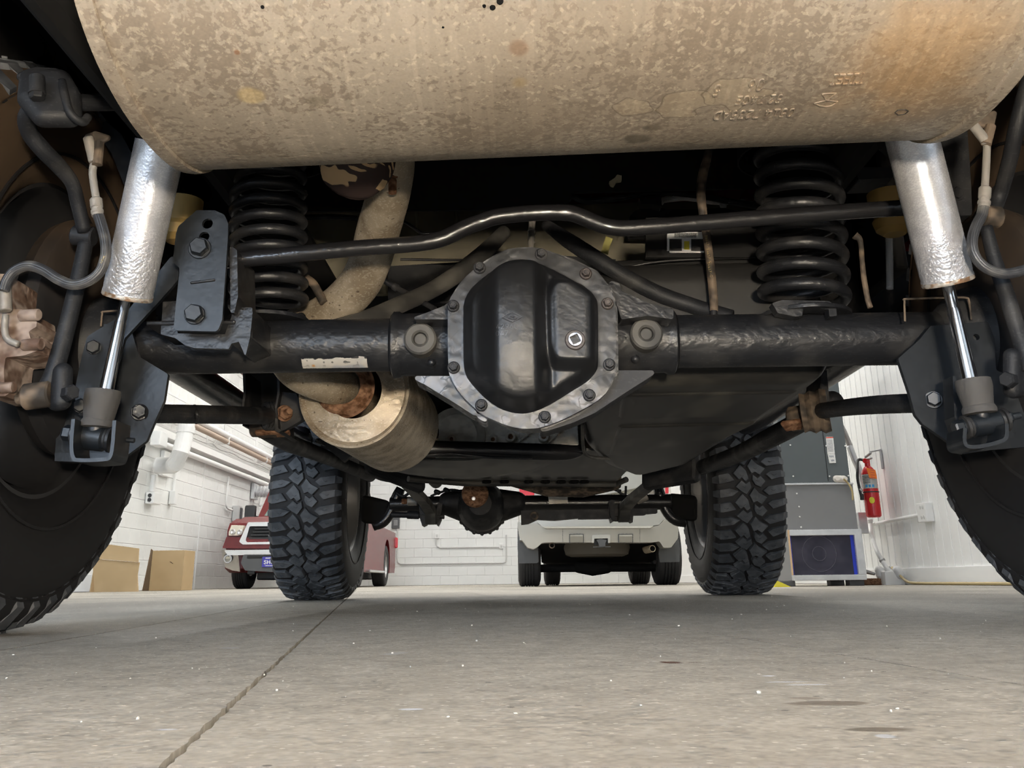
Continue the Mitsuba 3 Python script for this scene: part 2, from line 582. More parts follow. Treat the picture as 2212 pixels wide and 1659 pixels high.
sideL = np.array([[XL, YF], [XL, YB]])
sideR = np.array([[XR, YF], [XR, YB]])
wA, wB, wC = 0.0019, 0.0014, 0.0010
scene_floor = [slab(sideL, jag(cutB, -wB, 0.0012, 1)), slab(jag(cutB, wB, 0.0012, 2), jag(cutA, -wA, 0.0030, 3)),
               slab(jag(cutA, wA, 0.0030, 4), jag(cutC, -wC, 0.0010, 5)), slab(jag(cutC, wC, 0.0010, 6), sideR)]
add('floor', box(((XL + XR) / 2, (YF + YB) / 2, -0.078), (XR - XL + .4, YB - YF + .4, 0.12)), 'joint_dirt')
labels['floor'] = {'label': 'grey worn concrete workshop floor with saw cuts and grit', 'kind': 'structure', 'category': 'floor'}
for s in scene_floor:
    add('floor__slab', s, 'concrete')

# ------------------------------------------------------------------ left wall: painted blocks
BH, BL = 0.2, 0.4


def block_mesh(l, h, d, g=0.002, c=0.0035):
    """One block, lying along +x, facing -y, with the front edges broken."""
    a, b = l / 2 - g, h / 2 - g
    v = np.array([[-a, d, -b], [a, d, -b], [a, d, b], [-a, d, b], [-a, c, -b], [a, c, -b], [a, c, b], [-a, c, b],
                  [-a + c, 0, -b + c], [a - c, 0, -b + c], [a - c, 0, b - c], [-a + c, 0, b - c]])
    f = []
    for o in (0, 4):
        for k in range(4):
            j = (k + 1) % 4
            f += [[o + k, o + j, o + 4 + j], [o + k, o + 4 + j, o + 4 + k]]
    f += [[8, 9, 10], [8, 10, 11]]
    m = trimesh.Trimesh(v, f, process=False)
    return m


BLOCK = mikit.ply(block_mesh(BL, BH, 0.05), 'wall_paint')
BLOCK_M = block_mesh(BL, BH, 0.05)


def wall_blocks(name, place, n_along, n_up, single, max_up):
    """place(i, j, half) -> 4x4. Blocks for which single(i, j) are entries of their own; the others one mesh."""
    rest = []
    for j in range(n_up):
        for i in range(n_along):
            M = place(i, j)
            if single(i, j):
                scene_key = name + '__block'
                d = dict(BLOCK)
                d['to_world'] = T(M)
                add(scene_key, d, None)
            else:
                m = BLOCK_M.copy()
                m.apply_transform(M)
                rest.append(m)
    k = add(name + '__blockwork', cat(*rest), 'wall_paint')
    labels[k] = {'kind': 'stuff', 'label': 'white painted concrete blocks further along the wall'}


def M4(R, t):
    M = np.eye(4)
    M[:3, :3] = R
    M[:3, 3] = t
    return M


# block frame: x along the wall, -y out of the wall into the room, z up
R_left = np.array([[0, -1, 0], [1, 0, 0], [0, 0, 1]], float)      # local x -> +Y, local y -> -X (into the wall)
add('wall_left', box((XL - 0.13, (YF + YB) / 2, ZC / 2), (0.24, YB - YF, ZC)), 'mortar')
labels['wall_left'] = {'label': 'white painted concrete block wall carrying pipes and conduits', 'kind': 'structure', 'category': 'wall'}
Y0 = 9.8
wall_blocks('wall_left', lambda i, j: M4(R_left, [XL, Y0 + BL * (i + 0.5 * (j % 2) + .5), BH * (j + .5)]), int((YB - Y0) / BL), 21,
            lambda i, j: 5 <= i <= 24 and j < 14, 12)
add('wall_left__plain_stretch', box((XL - 0.03, (YF + Y0) / 2, ZC / 2), (0.06, Y0 - YF, ZC)), 'wall_paint')
add('wall_left__plain_stretch', box((XL - 0.03, (Y0 + YB) / 2, 4.4), (0.06, YB - Y0, ZC - 4.2)), 'wall_paint')

# back wall
add('wall_back', box(((XL + XR) / 2, YB + 0.13, ZC / 2), (XR - XL, 0.24, ZC)), 'mortar')
labels['wall_back'] = {'label': 'pale painted block wall at the far end behind the parked vehicles', 'kind': 'structure', 'category': 'wall'}
R_back = np.eye(3)
nb = int((XR - XL) / BL)
wall_blocks('wall_back', lambda i, j: M4(R_back, [XL + BL * (i + 0.5 * (j % 2) + .25), YB, BH * (j + .5)]), nb, 22,
            lambda i, j: 4 <= i <= 17 and j < 11, 10)

# right wall: narrow ribbed boards
add('wall_right', box((XR + 0.14, (YF + YB) / 2, ZC / 2), (0.24, YB - YF, ZC)), 'trim_paint')
labels['wall_right'] = {'label': 'white wall of narrow ribbed vertical boards beside the heating unit', 'kind': 'structure', 'category': 'wall'}


def board_mesh(w, h):
    """A vertical board with a raised lip along each long edge."""
    pr = [(-w / 2, .012), (-w / 2, -.002), (-w / 2 + .004, -.005), (-w / 2 + .012, -.005), (-w / 2 + .018, .0), (w / 2 - .001, .0), (w / 2, .012)]
    return sheet(Polygon(pr), lambda q: np.stack([q[:, 1], q[:, 0], np.zeros(len(q))], 1), [0, 0, h])


BW = 0.135
bd = mikit.ply(board_mesh(BW, 4.45), 'trim_paint')
for i in range(50):
    d = dict(bd)
    d['to_world'] = T().translate([XR, 4.6 + BW * (i + .5), 0.12])
    add('wall_right__board', d, None)
add('wall_right__plain_stretch', box((XR + .010, (YF + 4.6) / 2, ZC / 2 + .06), (0.02, 4.6 - YF, ZC - .12)), 'trim_paint')
add('wall_right__plain_stretch', box((XR + .010, (11.35 + YB) / 2, ZC / 2 + .06), (0.02, YB - 11.35, ZC - .12)), 'trim_paint')
add('baseboard_right', box((XR - .006, (YF + YB) / 2, 0.062), (0.03, YB - YF, 0.12), 0.004), 'trim_paint')
labels['baseboard_right'] = {'label': 'plain white base strip under the ribbed boards', 'kind': 'structure', 'category': 'baseboard'}

# ceiling and front wall (behind the camera) with a glazed overhead door that lets daylight in
add('ceiling', box(((XL + XR) / 2, (YF + YB) / 2, ZC + .1), (XR - XL + .5, YB - YF + .5, .2)), 'ceiling_paint')
labels['ceiling'] = {'label': 'white workshop ceiling', 'kind': 'structure', 'category': 'ceiling'}
add('wall_front', box(((XL + XR) / 2, YF - .12, ZC / 2), (XR - XL + .4, .24, ZC)), 'wall_paint')
labels['wall_front'] = {'label': 'white wall behind the photographer', 'kind': 'structure', 'category': 'wall'}
thing('door_1', 'glazed overhead door letting daylight into the workshop', 'door', kind='structure')
add('door_1__frame', cat(*[box((-2.6, YF + .03, 0.06 + .75 * k), (3.7, .06, .10), .01) for k in range(5)], *[box((-4.4 + 1.2 * k, YF + .03, 1.56), (.10, .06, 3.1), .01) for k in range(4)]), 'galvanised')
for i in range(3):
    for j in range(4):
        c = (-3.8 + 1.2 * i, YF + .02, .435 + .75 * j)
        m = trimesh.Trimesh([[c[0] - .55, c[1], c[2] - .325], [c[0] + .55, c[1], c[2] - .325], [c[0] + .55, c[1], c[2] + .325], [c[0] - .55, c[1], c[2] + .325]], [[0, 2, 1], [0, 3, 2]])
        d = mikit.ply(m, 'paper_white')
        d['emitter'] = {'type': 'area', 'radiance': rgb(*DOOR_LIGHT)}
        add('door_1__pane', d, None)

# strip lamps under the ceiling
for i, x in enumerate((-3.6, -1.0, 1.6)):
    for j, y in enumerate((6.0, 9.4, 12.8, 16.2, 19.6)):
        k = f'ceiling_lamp_{i * 5 + j:03d}' if i + j else 'ceiling_lamp'
        thing(k, 'long white strip lamp under the workshop ceiling', 'lamp', 'strip lamps under the ceiling')
        add(k + '__housing', box((x, y, ZC - .05), (.16, 1.5, .10), .01), 'trim_paint')
        z = ZC - .102
        m = trimesh.Trimesh([[x - .07, y - .72, z], [x + .07, y - .72, z], [x + .07, y + .72, z], [x - .07, y + .72, z]], [[0, 2, 1], [0, 3, 2]])
        d = mikit.ply(m, 'paper_white')
        d['emitter'] = {'type': 'area', 'radiance': rgb(CEILING_LAMP, CEILING_LAMP * .985, CEILING_LAMP * .94)}
        add(k + '__diffuser', d, None)

# the small work light that the photographer has set on the floor beside the camera
WL = np.array([0.13, -0.45, 0.125])
thing('work_light', 'small square work light on a folding floor stand behind the camera', 'lamp')
wdir = unit(np.array([0.0, 1.0, 0.27]))
wa, wb, _ = frame(wdir)
R = np.eye(4)
R[:3, :3] = np.stack([wb, wdir, wa], 1)
add('work_light__housing', box(WL - wdir * .032, (.13, .05, .11), .008, R), 'chassis_dull')
add('work_light__stand', cat(tube([WL + [-.075, -.03, 0], [.055, WL[1] - .02, .010], [.205, WL[1] - .02, .010], WL + [.075, -.03, 0]], .006, 10), tube([WL + [-.075, -.03, 0], [.055, WL[1] - .19, .008], [.205, WL[1] - .19, .008], WL + [.075, -.03, 0]], .006, 10)), 'chassis_dull')
hood0 = WL - wa * .046 + wdir * .022
add('work_light__hood', box(hood0, (.13, .075, .003), 0, R), 'chassis_dull')
c4 = [WL + wb * s * .05 + wa * t * .04 for s, t in ((-1, -1), (1, -1), (1, 1), (-1, 1))]
m = trimesh.Trimesh(c4, [[0, 1, 2], [0, 2, 3]], process=False)
if m.face_normals[0] @ wdir < 0:
    m = trimesh.Trimesh(c4, [[0, 2, 1], [0, 3, 2]], process=False)
d = mikit.ply(m, 'paper_white')
d['emitter'] = {'type': 'area', 'radiance': rgb(*WORK_LAMP)}
add('work_light__lens', d, None)
# ------------------------------------------------------------------ the car: wheels
thing('car', 'lifted off-road car with mud-terrain tyres seen from underneath its rear', 'car')
YA, YFR = 1.36, 4.03
TR, TW = 0.400, 0.118                       # tyre radius and half tread width
N_PITCH = 24
_S = 1 / 3290.0
_V = 2 * np.pi * TR / N_PITCH / (345 * _S)  # fit the block pitch to a whole number round the tyre


def _blk(pts, y0):
    return [((x - 1030) * _S, (y - y0) * _S * _V) for x, y in pts]


BLOCKS = {
    'L1': _blk([(915, 155), (980, 230), (1005, 330), (965, 360), (925, 312), (885, 335), (820, 260)], 350),
    'L2': _blk([(915, 345), (965, 388), (1015, 358), (1030, 430), (965, 512), (900, 475), (838, 420)], 350),
    'R1': _blk([(1060, 430), (1115, 495), (1215, 550), (1140, 628), (1085, 592), (1040, 610), (1000, 520)], 350),
    'R2': _blk([(1056, 282), (1110, 322), (1150, 296), (1206, 360), (1142, 430), (1075, 398), (1045, 340)], 350),
    'S1': _blk([(1165, 470), (1230, 420), (1412, 392), (1408, 490), (1230, 525)], 350),
    'S2': _blk([(1215, 620), (1268, 585), (1412, 565), (1410, 650), (1276, 685)], 350),
    'T1': _blk([(648, 455), (770, 440), (880, 472), (800, 528), (648, 555)], 350),
    'T2': _blk([(648, 620), (770, 600), (835, 690), (690, 725), (648, 728)], 350),
}


def tread_point(w, phi, r):
    """Local wheel frame: axle along x; phi = 0 faces -y and grows downward."""
    return np.stack([w, -np.cos(phi) * r, -np.sin(phi) * r], 1)


def crown(w):
    return TR - 0.30 * np.maximum(np.abs(w) - 0.06, 0) ** 2 / 0.12 - 0.003 * (w / 0.118) ** 2


def block(name):
    p = np.array(BLOCKS[name])
    w, u = p[:, 0], p[:, 1]
    c = p.mean(0)
    depth = 0.015
    ins = c + (p - c) * 0.94
    top = tread_point(ins[:, 0], ins[:, 1] / TR, crown(ins[:, 0]))
    mid = tread_point(w, u / TR, crown(w) - 0.0025)
    lo = tread_point((c + (p - c) * 1.06)[:, 0], (c + (p - c) * 1.06)[:, 1] / TR, crown(w) - depth)
    n = len(p)
    v = np.vstack([lo, mid, top, top.mean(0)])
    k = np.arange(n)
    j = (k + 1) % n
    f = np.vstack([np.stack([k, j, n + j], 1), np.stack([k, n + j, n + k], 1), np.stack([n + k, n + j, 2 * n + j], 1), np.stack([n + k, 2 * n + j, 2 * n + k], 1),
                   np.stack([2 * n + k, 2 * n + j, np.full(n, 3 * n)], 1)])
    m = trimesh.Trimesh(v, f, process=False)
    # the small chevron mark moulded on top of the block
    e_ = np.array([0.0042, 0.0018])
    for sg in (-1, 1):
        a_ = c + [sg * .0075, 0]
        b_ = c + [0, .0035]
        q_ = np.array([a_ + [0, -.0009], a_ + [0, .0009], b_ + [0, -.0009], b_ + [0, .0009]])
        m = cat(m, hull(np.vstack([tread_point(q_[:, 0], q_[:, 1] / TR, crown(q_[:, 0]) + k_) for k_ in (-.002, .0014)])))
    if name[0] in 'ST':
        sgn = 1 if name[0] == 'S' else -1
        us = sorted(p[:, 1])
        lo_u, hi_u = p[np.argsort(-sgn * w)[:2], 1].min(), p[np.argsort(-sgn * w)[:2], 1].max()
        edge = sgn * TW
        pts = []
        for q in (lo_u, hi_u):
            pts += [tread_point(np.array([edge * .98]), np.array([q / TR]), np.array([crown(TW) - .002]))[0], tread_point(np.array([edge * .98]), np.array([q / TR]), np.array([crown(TW) - .02]))[0]]
        q0, q1 = lo_u + .15 * (hi_u - lo_u), hi_u - .15 * (hi_u - lo_u)
        for q in (q0, q1):
            pts += [tread_point(np.array([sgn * (TW + .0175)]), np.array([q / TR]), np.array([TR - .036]))[0], tread_point(np.array([sgn * (TW + .012)]), np.array([q / TR]), np.array([TR - .052]))[0]]
        m = cat(m, hull(pts))
    return m


BLOCK_PLY = {k: mikit.ply(block(k), 'tread_rubber') for k in BLOCKS}
# tyre carcass: half section outwards, mirrored
SEC = [(0.216, 0.100), (0.226, 0.116), (0.245, 0.128), (0.275, 0.139), (0.305, 0.142), (0.335, 0.138), (0.352, 0.131), (0.356, 0.1335), (0.362, 0.131), (0.372, 0.128), (0.3815, 0.118), (0.3848, 0.09), (0.386, 0.0)]


def carcass():
    half = [(r, -w) for r, w in SEC]
    prof = half + [(r, w) for r, w in reversed(SEC[:-1])]
    return lathe(prof, [0, 0, 0], [1, 0, 0], 96)


def sidewall_ribs(side):
    """Raised scuff ribs and a bead ring on one sidewall."""
    ms = []
    for k in range(48):
        a = k * 2 * np.pi / 48
        e = np.array([0, np.cos(a), np.sin(a)])
        t = np.array([0, -np.sin(a), np.cos(a)])
        ms.append(hull([e * r + [side * w, 0, 0] + t * s * 0.006 for r, w in ((.352, .1335), (.378, .1195), (.352, .1265), (.378, .113)) for s in (-1, 1)]))
    ms.append(lathe([(.262, side * .1355), (.262, side * .1385), (.266, side * .1385), (.266, side * .1355)], [0, 0, 0], [1, 0, 0], 72))
    return cat(*ms)


CARC = mikit.ply(carcass(), 'muddy_rubber', smooth=40)
CARC_F = mikit.ply(carcass(), 'tire_rubber', smooth=40)
RIBS = {s: mikit.ply(sidewall_ribs(s), 'tire_rubber') for s in (-1, 1)}


def rim_mesh(inner):
    """Wheel barrel; inner = +1/-1 is the side that faces the car's middle."""
    pr = [(.224, .112), (.218, .112), (.208, .100), (.200, .06), (.190, .02), (.190, -.05), (.206, -.09), (.216, -.112), (.224, -.112), (.224, -.105), (.212, -.085), (.2, -.05), (.2, .02), (.212, .06), (.218, .1), (.224, .104), (.224, .112)]
    return lathe([(r, w * inner) for r, w in pr], [0, 0, 0], [1, 0, 0], 64)


def spokes(inner):
    ms = [rod([-inner * .085, 0, 0], [-inner * .04, 0, 0], .075, 40)]
    for k in range(5):
        a = k * 2 * np.pi / 5
        e = np.array([0, np.cos(a), np.sin(a)])
        t = np.array([0, -np.sin(a), np.cos(a)])
        ms.append(hull([[-inner * (.05 + d), 0, 0] + e * r + t * s * w for d in (0, .02) for r, w in ((.06, .030), (.195, .042)) for s in (-1, 1)]))
    return cat(*ms)


mat('rim_black', two(princ((0.02, 0.02, 0.021), 0.4)))
mat('rim_grey', two(princ((0.20, 0.20, 0.20), 0.45, metal=0.4)))
wheel_keys = []


def wheel(c, inner, front, label):
    key = 'car__wheel' if not wheel_keys else f'car__wheel_{len(wheel_keys):03d}'
    wheel_keys.append(key)
    labels[key] = {'label': label}
    W = T().translate(list(map(float, c)))
    R0 = 7.5 * len(wheel_keys)
    add(key + '__tire', {**(CARC_F if front else CARC), 'to_world': W}, None)
    add(key + '__sidewall_ribs', {**RIBS[inner], 'to_world': W}, None)
    add(key + '__rim', mikit.ply(cat(rim_mesh(inner)), 'rim_grey' if front else 'rim_black', smooth=35, to_world=W), None)
    add(key + '__spokes', mikit.ply(spokes(inner), 'rim_grey' if front else 'rim_black', to_world=W), None)
    rest = []
    want = list(BLOCKS) if front else (['S1', 'S2'] if inner > 0 else ['T1', 'T2'])
    base = {k: block(k) for k in BLOCKS} if not front else {}
    for i in range(N_PITCH):
        ang = i * 360.0 / N_PITCH + R0
        vis = True
        for b in BLOCKS:
            if b in want:
                add(key + '__tread_block', {**BLOCK_PLY[b], 'to_world': W @ T().rotate([1, 0, 0], ang)}, None)
            else:
                m = base[b].copy()
                m.apply_transform(rotm([1, 0, 0], ang))
                rest.append(m)
    if rest:
        k = add(key + '__outer_tread', mikit.ply(cat(*rest), 'tread_rubber', to_world=W), None)
        labels[k] = {'kind': 'stuff'}


ZW = TR - 0.0015
xl = at(651, 1121, YFR - TR)[0]
xr = at(1630, 1121, YFR - TR)[0]
XC_F = (xl + xr) / 2
RX = 0.035                                  # where the car's middle is at the rear axle
wheel([RX - 0.812, YA, ZW], 1, False, 'muddy rear wheel beside the rusty brake caliper')
wheel([RX + 0.812, YA, ZW], -1, False, 'rear wheel on the fire extinguisher side')
wheel([xl, YFR, ZW], 1, True, 'front wheel with mud-terrain tread standing before the red pickup truck')
wheel([xr, YFR, ZW], -1, True, 'front wheel with mud-terrain tread standing beside the heating unit')
# ------------------------------------------------------------------ the car: rear axle
AX = at(1106, 742, YA)
ZA = AX[2]


def ax_x(px):
    return at(px, 742 - (px - 1106) * ROLL, YA)[0]


TUBE_R = 0.0378
pA = 'car__rear_axle'
labels[pA] = {'label': 'black painted rear axle housing with tubes and brackets'}


def axle_tube(x0, x1, flip=1):
    xs = np.linspace(x0, x1, 24)
    return tube(np.stack([xs, np.full(24, YA), np.full(24, ZA)], 1), TUBE_R, 40)


XE0, XE1 = -0.575, 0.640
add(pA + '__axle_tube', axle_tube(XE0, ax_x(870)), 'chassis_black', smooth=40)
add(pA + '__axle_tube', axle_tube(ax_x(1440), XE1), 'chassis_black', smooth=40)
# cast bosses either side of the differential
rb = 0.0455


def boss(xa, xb):
    d = np.sign(xb - xa)
    L = abs(xb - xa)
    return lathe([(0, 0), (rb - .003, 0), (rb + .002, .004), (rb + .002, .012), (rb - .001, .016), (rb, L * .6), (rb + .006, L), (0, L)], [xa, YA, ZA], [d, 0, 0], 48)


add(pA + '__tube_boss', boss(ax_x(846), ax_x(985)), 'chassis_black', smooth=40)
add(pA + '__tube_boss', boss(ax_x(1458), ax_x(1320)), 'chassis_black', smooth=40)
for (px, py) in ((908, 733), (1396, 722)):
    q = at(px, py, YA - rb - .012)
    r0 = size(35, q)
    add(pA + '__plug_ring', cat(ring(q + [0, .02, 0], [0, -1, 0], size(14.5, q), r0, .026, 36), rod(q + [0, .02, 0], q + [0, -.001 - .0, 0], size(13.5, q), 24)), 'dusty_arm', smooth=30)
for (px, py, r) in ((932, 783, 11), (1372, 776, 12)):
    q = at(px, py, YA - rb * .78)
    add(pA + '__casting_nub', hull_balls([q, q + [.004, .004, .003]], [size(r, q) * .8, size(r, q) * .5]), 'chassis_black', smooth=True)
# differential casting behind the cover, with its lower webs
Yc = 1.215
# casting: a deep body round the ring gear, tapered forward
out = [(975, 660), (975, 797), (1022, 876), (1072, 912), (1128, 928), (1180, 926), (1250, 898), (1310, 850), (1336, 806), (1334, 668), (1322, 625), (1290, 585), (1240, 560), (1180, 540), (1128, 535), (1060, 556), (1005, 600)]
f3d = np.array([at(a, b, Yc + .012) for a, b in out])
cen = f3d.mean(0)
bk = np.array([[cen[0] + (p[0] - cen[0]) * .80, YA + .10, ZA + (p[2] - ZA) * .80] for p in f3d])
add(pA + '__differential_casting', hull(np.vstack([f3d, bk])), 'chassis_black', smooth=30)
add(pA + '__web', plate([(880, 812), (975, 812), (985, 842), (1030, 890), (1080, 918), (1130, 932), (1090, 930), (1040, 908), (985, 872), (920, 832)], Yc + .018, .05, r=.003), 'cover_flange')
add(pA + '__web', plate([(1326, 800), (1420, 800), (1408, 812), (1345, 852), (1285, 892), (1235, 914), (1178, 932), (1140, 932), (1215, 908), (1290, 868)], Yc + .018, .05, r=.003), 'chassis_dull')
add(pA + '__web', plate([(1300, 632), (1330, 650), (1342, 690), (1400, 682), (1455, 690), (1455, 668), (1400, 655), (1342, 628), (1338, 612), (1320, 606)], Yc + .06, .04, r=.003), 'chassis_black')
add(pA + '__web', plate([(880, 690), (985, 690), (985, 640), (960, 660), (920, 676)], Yc + .06, .04, r=.002), 'chassis_black')
# bare worn patch on the tube
xs = np.linspace(ax_x(662), ax_x(800), 20)
an = np.linspace(-np.pi * .44, -np.pi * .22, 8)
# angle measured from -y, downward
P = []
for i, x in enumerate(xs):
    for j, t in enumerate(np.linspace(.62, 1.18, 8)):
        jj = 0.10 * (meshkit.noise(np.array([[i * .7, j * 0, 3.1]]))[0] - .5) if j == 0 else 0
        tt = t + jj + (.14 * (1 - i / 19))* (j == 0)
        P.append([x, YA - math.cos(tt) * (TUBE_R + .0007), ZA - math.sin(tt) * (TUBE_R + .0007)])
P = np.array(P)
F = []
for i in range(19):
    for j in range(7):
        q = i * 8 + j
        F += [[q, q + 8, q + 9], [q, q + 9, q + 1]]


def _patch(p, n, uv):
    c = mix((0.46, 0.43, 0.37), (0.34, 0.34, 0.34), smoothstep(0.4, 0.6, f3(p, 40, 2)))
    c = mix(c, (0.40, 0.20, 0.05), smoothstep(0.60, 0.72, f3(p, 50, 3)))
    return mix(c, (0.03, 0.03, 0.03), smoothstep(0.66, 0.72, n3(p, 170)) * smoothstep(0.345, 0.357, p.z))


mat('worn_paint', two(princ(proc(_patch), 0.5, metal=.2)))
add(pA + '__worn_patch', trimesh.Trimesh(P, F, process=False), 'worn_paint', smooth=True, label='bare patch where the black paint has worn off the tube')

# ------------------------------------------------------------------ differential cover
mat('fastener_brown', two(princ((0.040, 0.032, 0.028), 0.45, metal=0.2)))
pD = 'car__differential_cover'
labels[pD] = {'label': 'black stamped differential cover with ten bolts and a square-drive fill plug'}
K = lambda x, y: (960 + x / 3.95, 520 + y / 3.95)
FLANGE = [(30, 560), (28, 800), (35, 1090), (60, 1180), (140, 1310), (250, 1420), (330, 1485), (420, 1530), (530, 1575), (640, 1600), (740, 1603), (830, 1590), (1000, 1530), (1130, 1465), (1250, 1400), (1330, 1345), (1400, 1270), (1465, 1130), (1468, 1020), (1464, 800), (1460, 600), (1430, 450), (1380, 360), (1300, 280), (1220, 232), (1130, 190), (1000, 130), (900, 90), (800, 62), (700, 55), (600, 62), (520, 80), (380, 150), (290, 215), (200, 290), (130, 365), (80, 440), (45, 500)]
BULGE = [(162, 560), (160, 800), (165, 1050), (185, 1150), (230, 1220), (320, 1320), (420, 1400), (520, 1450), (640, 1475), (760, 1460), (900, 1400), (1080, 1290), (1220, 1200), (1290, 1120), (1310, 1050), (1312, 800), (1308, 560), (1290, 490), (1225, 425), (1100, 340), (1000, 285), (880, 225), (790, 190), (700, 178), (600, 180), (500, 205), (400, 265), (300, 340), (220, 420), (180, 490)]


def sm(a, b, x):
    t = np.clip((x - a) / (b - a), 0, 1)
    return t * t * (3 - 2 * t)


MPX = size(1, at(1150, 735, Yc))            # metres per photograph pixel on the cover


def P2(l):
    return np.array([[at(*K(a, b), Yc)[0], at(*K(a, b), Yc)[2]] for a, b in l])


fl = Polygon(spline(np.vstack([P2(FLANGE), P2(FLANGE[:1])]), 5))
bu = Polygon(spline(np.vstack([P2(BULGE), P2(BULGE[:1])]), 5))
u0 = P2([(0, 0)])[0]
ub = P2([(1000, 0)])[0]
SC = (ub[0] - u0[0]) / 1000.0               # metres per crop unit


def cover_h(q):
    """Height of the cover over its flange plane."""
    pts = shapely.points(q)
    ins = shapely.contains(bu, pts)
    d = shapely.distance(bu.exterior, pts) * np.where(ins, 1, -1)
    cx = (q[:, 0] - u0[0]) / SC
    cy = -(q[:, 1] - u0[1]) / SC + (cx * -.0) + cx * ROLL * 0
    h = 0.016 * sm(-.001, .014, d)
    dome = np.sqrt(np.clip(1 - ((cy - 850) / 760) ** 2, 0, 1))
    ridge = sm(255, 470, cx) * sm(905, 735, cx) * (1 - .10 * ((cx - 600) / 250) ** 2)
    h += 0.040 * ridge * dome * sm(0, .012, d)
    h += 0.006 * sm(0, .02, d) * dome
    px_, py_ = (cx - 1085) / 215, (cy - 770) / 335
    e = (np.abs(px_) ** 5 + np.abs(py_) ** 5) ** .2
    h += 0.018 * sm(1.22, .92, e) * sm(0, .006, d)
    h -= 0.005 * np.exp(-(((cx - 860) / 40) ** 2)) * sm(.004, .02, d)
    h += 0.0006 * (meshkit.noise(np.column_stack([q * 60, q[:, :1] * 0])) - .5)
    return h


def cover_mesh():
    b = fl.bounds
    st = .00165
    gx, gy = np.meshgrid(np.arange(b[0], b[2], st), np.arange(b[1], b[3], st))
    g = np.column_stack([gx.ravel(), gy.ravel()])
    g += rng.uniform(-.0003, .0003, g.shape)
    ins = shapely.contains(fl.buffer(-st * .5), shapely.points(g))
    bd_ = np.array([fl.exterior.interpolate(t).coords[0] for t in np.arange(0, fl.exterior.length, st)])
    bl_ = bu.exterior
    bb_ = np.array([bl_.interpolate(t).coords[0] for t in np.arange(0, bl_.length, st * .8)])
    keep = ins & (shapely.distance(bl_, shapely.points(g)) > st * .55)
    q = np.vstack([bd_, bb_, g[keep]])
    t = Delaunay(q).simplices
    c = q[t].mean(1)
    t = t[shapely.contains(fl.buffer(1e-5), shapely.points(c))]
    h = cover_h(q)
    nb_ = len(bd_)
    h[:nb_] = 0
    v = np.column_stack([q[:, 0], Yc - h, q[:, 1]])
    back = np.column_stack([bd_[:, 0], np.full(nb_, Yc + .011), bd_[:, 1]])
    k = np.arange(nb_)
    j = (k + 1) % nb_
    o = len(v)
    a, bb, c3 = v[t[:, 0]], v[t[:, 1]], v[t[:, 2]]
    fl_ = np.cross(bb - a, c3 - a)[:, 1] > 0
    t[fl_] = t[fl_][:, ::-1]
    dome_f = shapely.contains(bu, shapely.points(q[t].mean(1)))
    front = trimesh.Trimesh(v, t[~dome_f], process=False)
    dome_ = trimesh.Trimesh(v, t[dome_f], process=False)
    rim_v = np.vstack([v[:nb_], back])
    rim = trimesh.Trimesh(rim_v, np.vstack([np.stack([k, k + nb_, j + nb_], 1), np.stack([k, j + nb_, j], 1)]), process=False)
    return cat(front, rim), dome_


cf, cd = cover_mesh()
add(pD + '__flange', cf, 'cover_flange', smooth=35, label='flat bolted flange with cracked paint')
add(pD + '__dome', cd, 'cover_dome', smooth=True, label='pressed dome bulging out of the cover')
for i, (a, b) in enumerate([(825, 120), (1205, 285), (1390, 540), (1405, 1060), (1235, 1320), (855, 1505), (315, 1405), (80, 1085), (75, 560), (300, 235)]):
    q = at(*K(a, b), Yc)
    d = np.array([0, -1.0, 0])
    af = size(17, q)
    m = cat(rod(q + [0, .004, 0], q + [0, -.0035, 0], size(13.5, q), 24), hexhead(q + [0, -.003, 0], d, af, .0085, turn=i * .7), ring(q + [0, -.0108, 0], d, size(4.2, q), size(6.2, q), .0012, 16))
    add(pD + '__bolt', m, 'chassis_dull' if i not in (1, 2) else 'fastener_brown')


def on_cover(px, py):
    q = at(px, py, Yc - .03)
    for _ in range(3):
        h = cover_h(np.array([[q[0], q[2]]]))[0]
        q = at(px, py, Yc - h)
    return q


q = on_cover(1242, 735)
dY = np.array([0, -1.0, 0])
add(pD + '__plug_collar', ring(q + [0, .004, 0], dY, size(14, q), size(22, q), .007, 32), 'fastener_brown', smooth=30)
sq = round_poly([(-.0054, -.0054), (.0054, -.0054), (.0054, .0054), (-.0054, .0054)], .0008)
pl = Point(0, 0).buffer(size(14.5, q), 12).difference(shapely.affinity.rotate(sq, 25))
add(pD + '__fill_plug', sheet(pl, lambda p: np.stack([p[:, 0] + q[0], np.full(len(p), q[1] - .006), p[:, 1] + q[2]], 1), [0, .009, 0]), 'bright_steel', label='bright square-drive fill plug')
add(pD + '__plug_socket', rod(q + [0, .004, 0], q + [0, .0015, 0], size(11, q), 16), 'grimy_metal')


def emboss(txts, on, mat_, key, up=(0, 0, 1), along=(1, 0, 0)):
    """Raised lettering on the cover: (text, px, py, height px)."""
    ms = []
    for s, px, py, hp in txts:
        q0 = on(px, py)
        m = meshkit.text_mesh(s, size(hp, q0), .001)
        v = np.asarray(m.vertices)
        X = q0[0] + v[:, 0]
        Z = q0[2] + v[:, 1]
        h = cover_h(np.column_stack([X, Z]))
        m.vertices = np.column_stack([X, Yc - h - .0001 - v[:, 2] * .8, Z])
        m.faces = m.faces[:, ::1]
        ms.append(m)
    return add(key, cat(*ms), mat_)


mat('emboss_black', two(princ((0.026, 0.027, 0.029), 0.34, spec=.6)))
emboss([('42960', 1071, 712, 11), ('1', 1124, 712, 11), ('047', 1070, 727, 11), ('15', 1123, 726, 11), ('28', 1092, 744, 9), ('1', 1124, 744, 9)], on_cover, 'emboss_black', pD + '__cast_lettering')


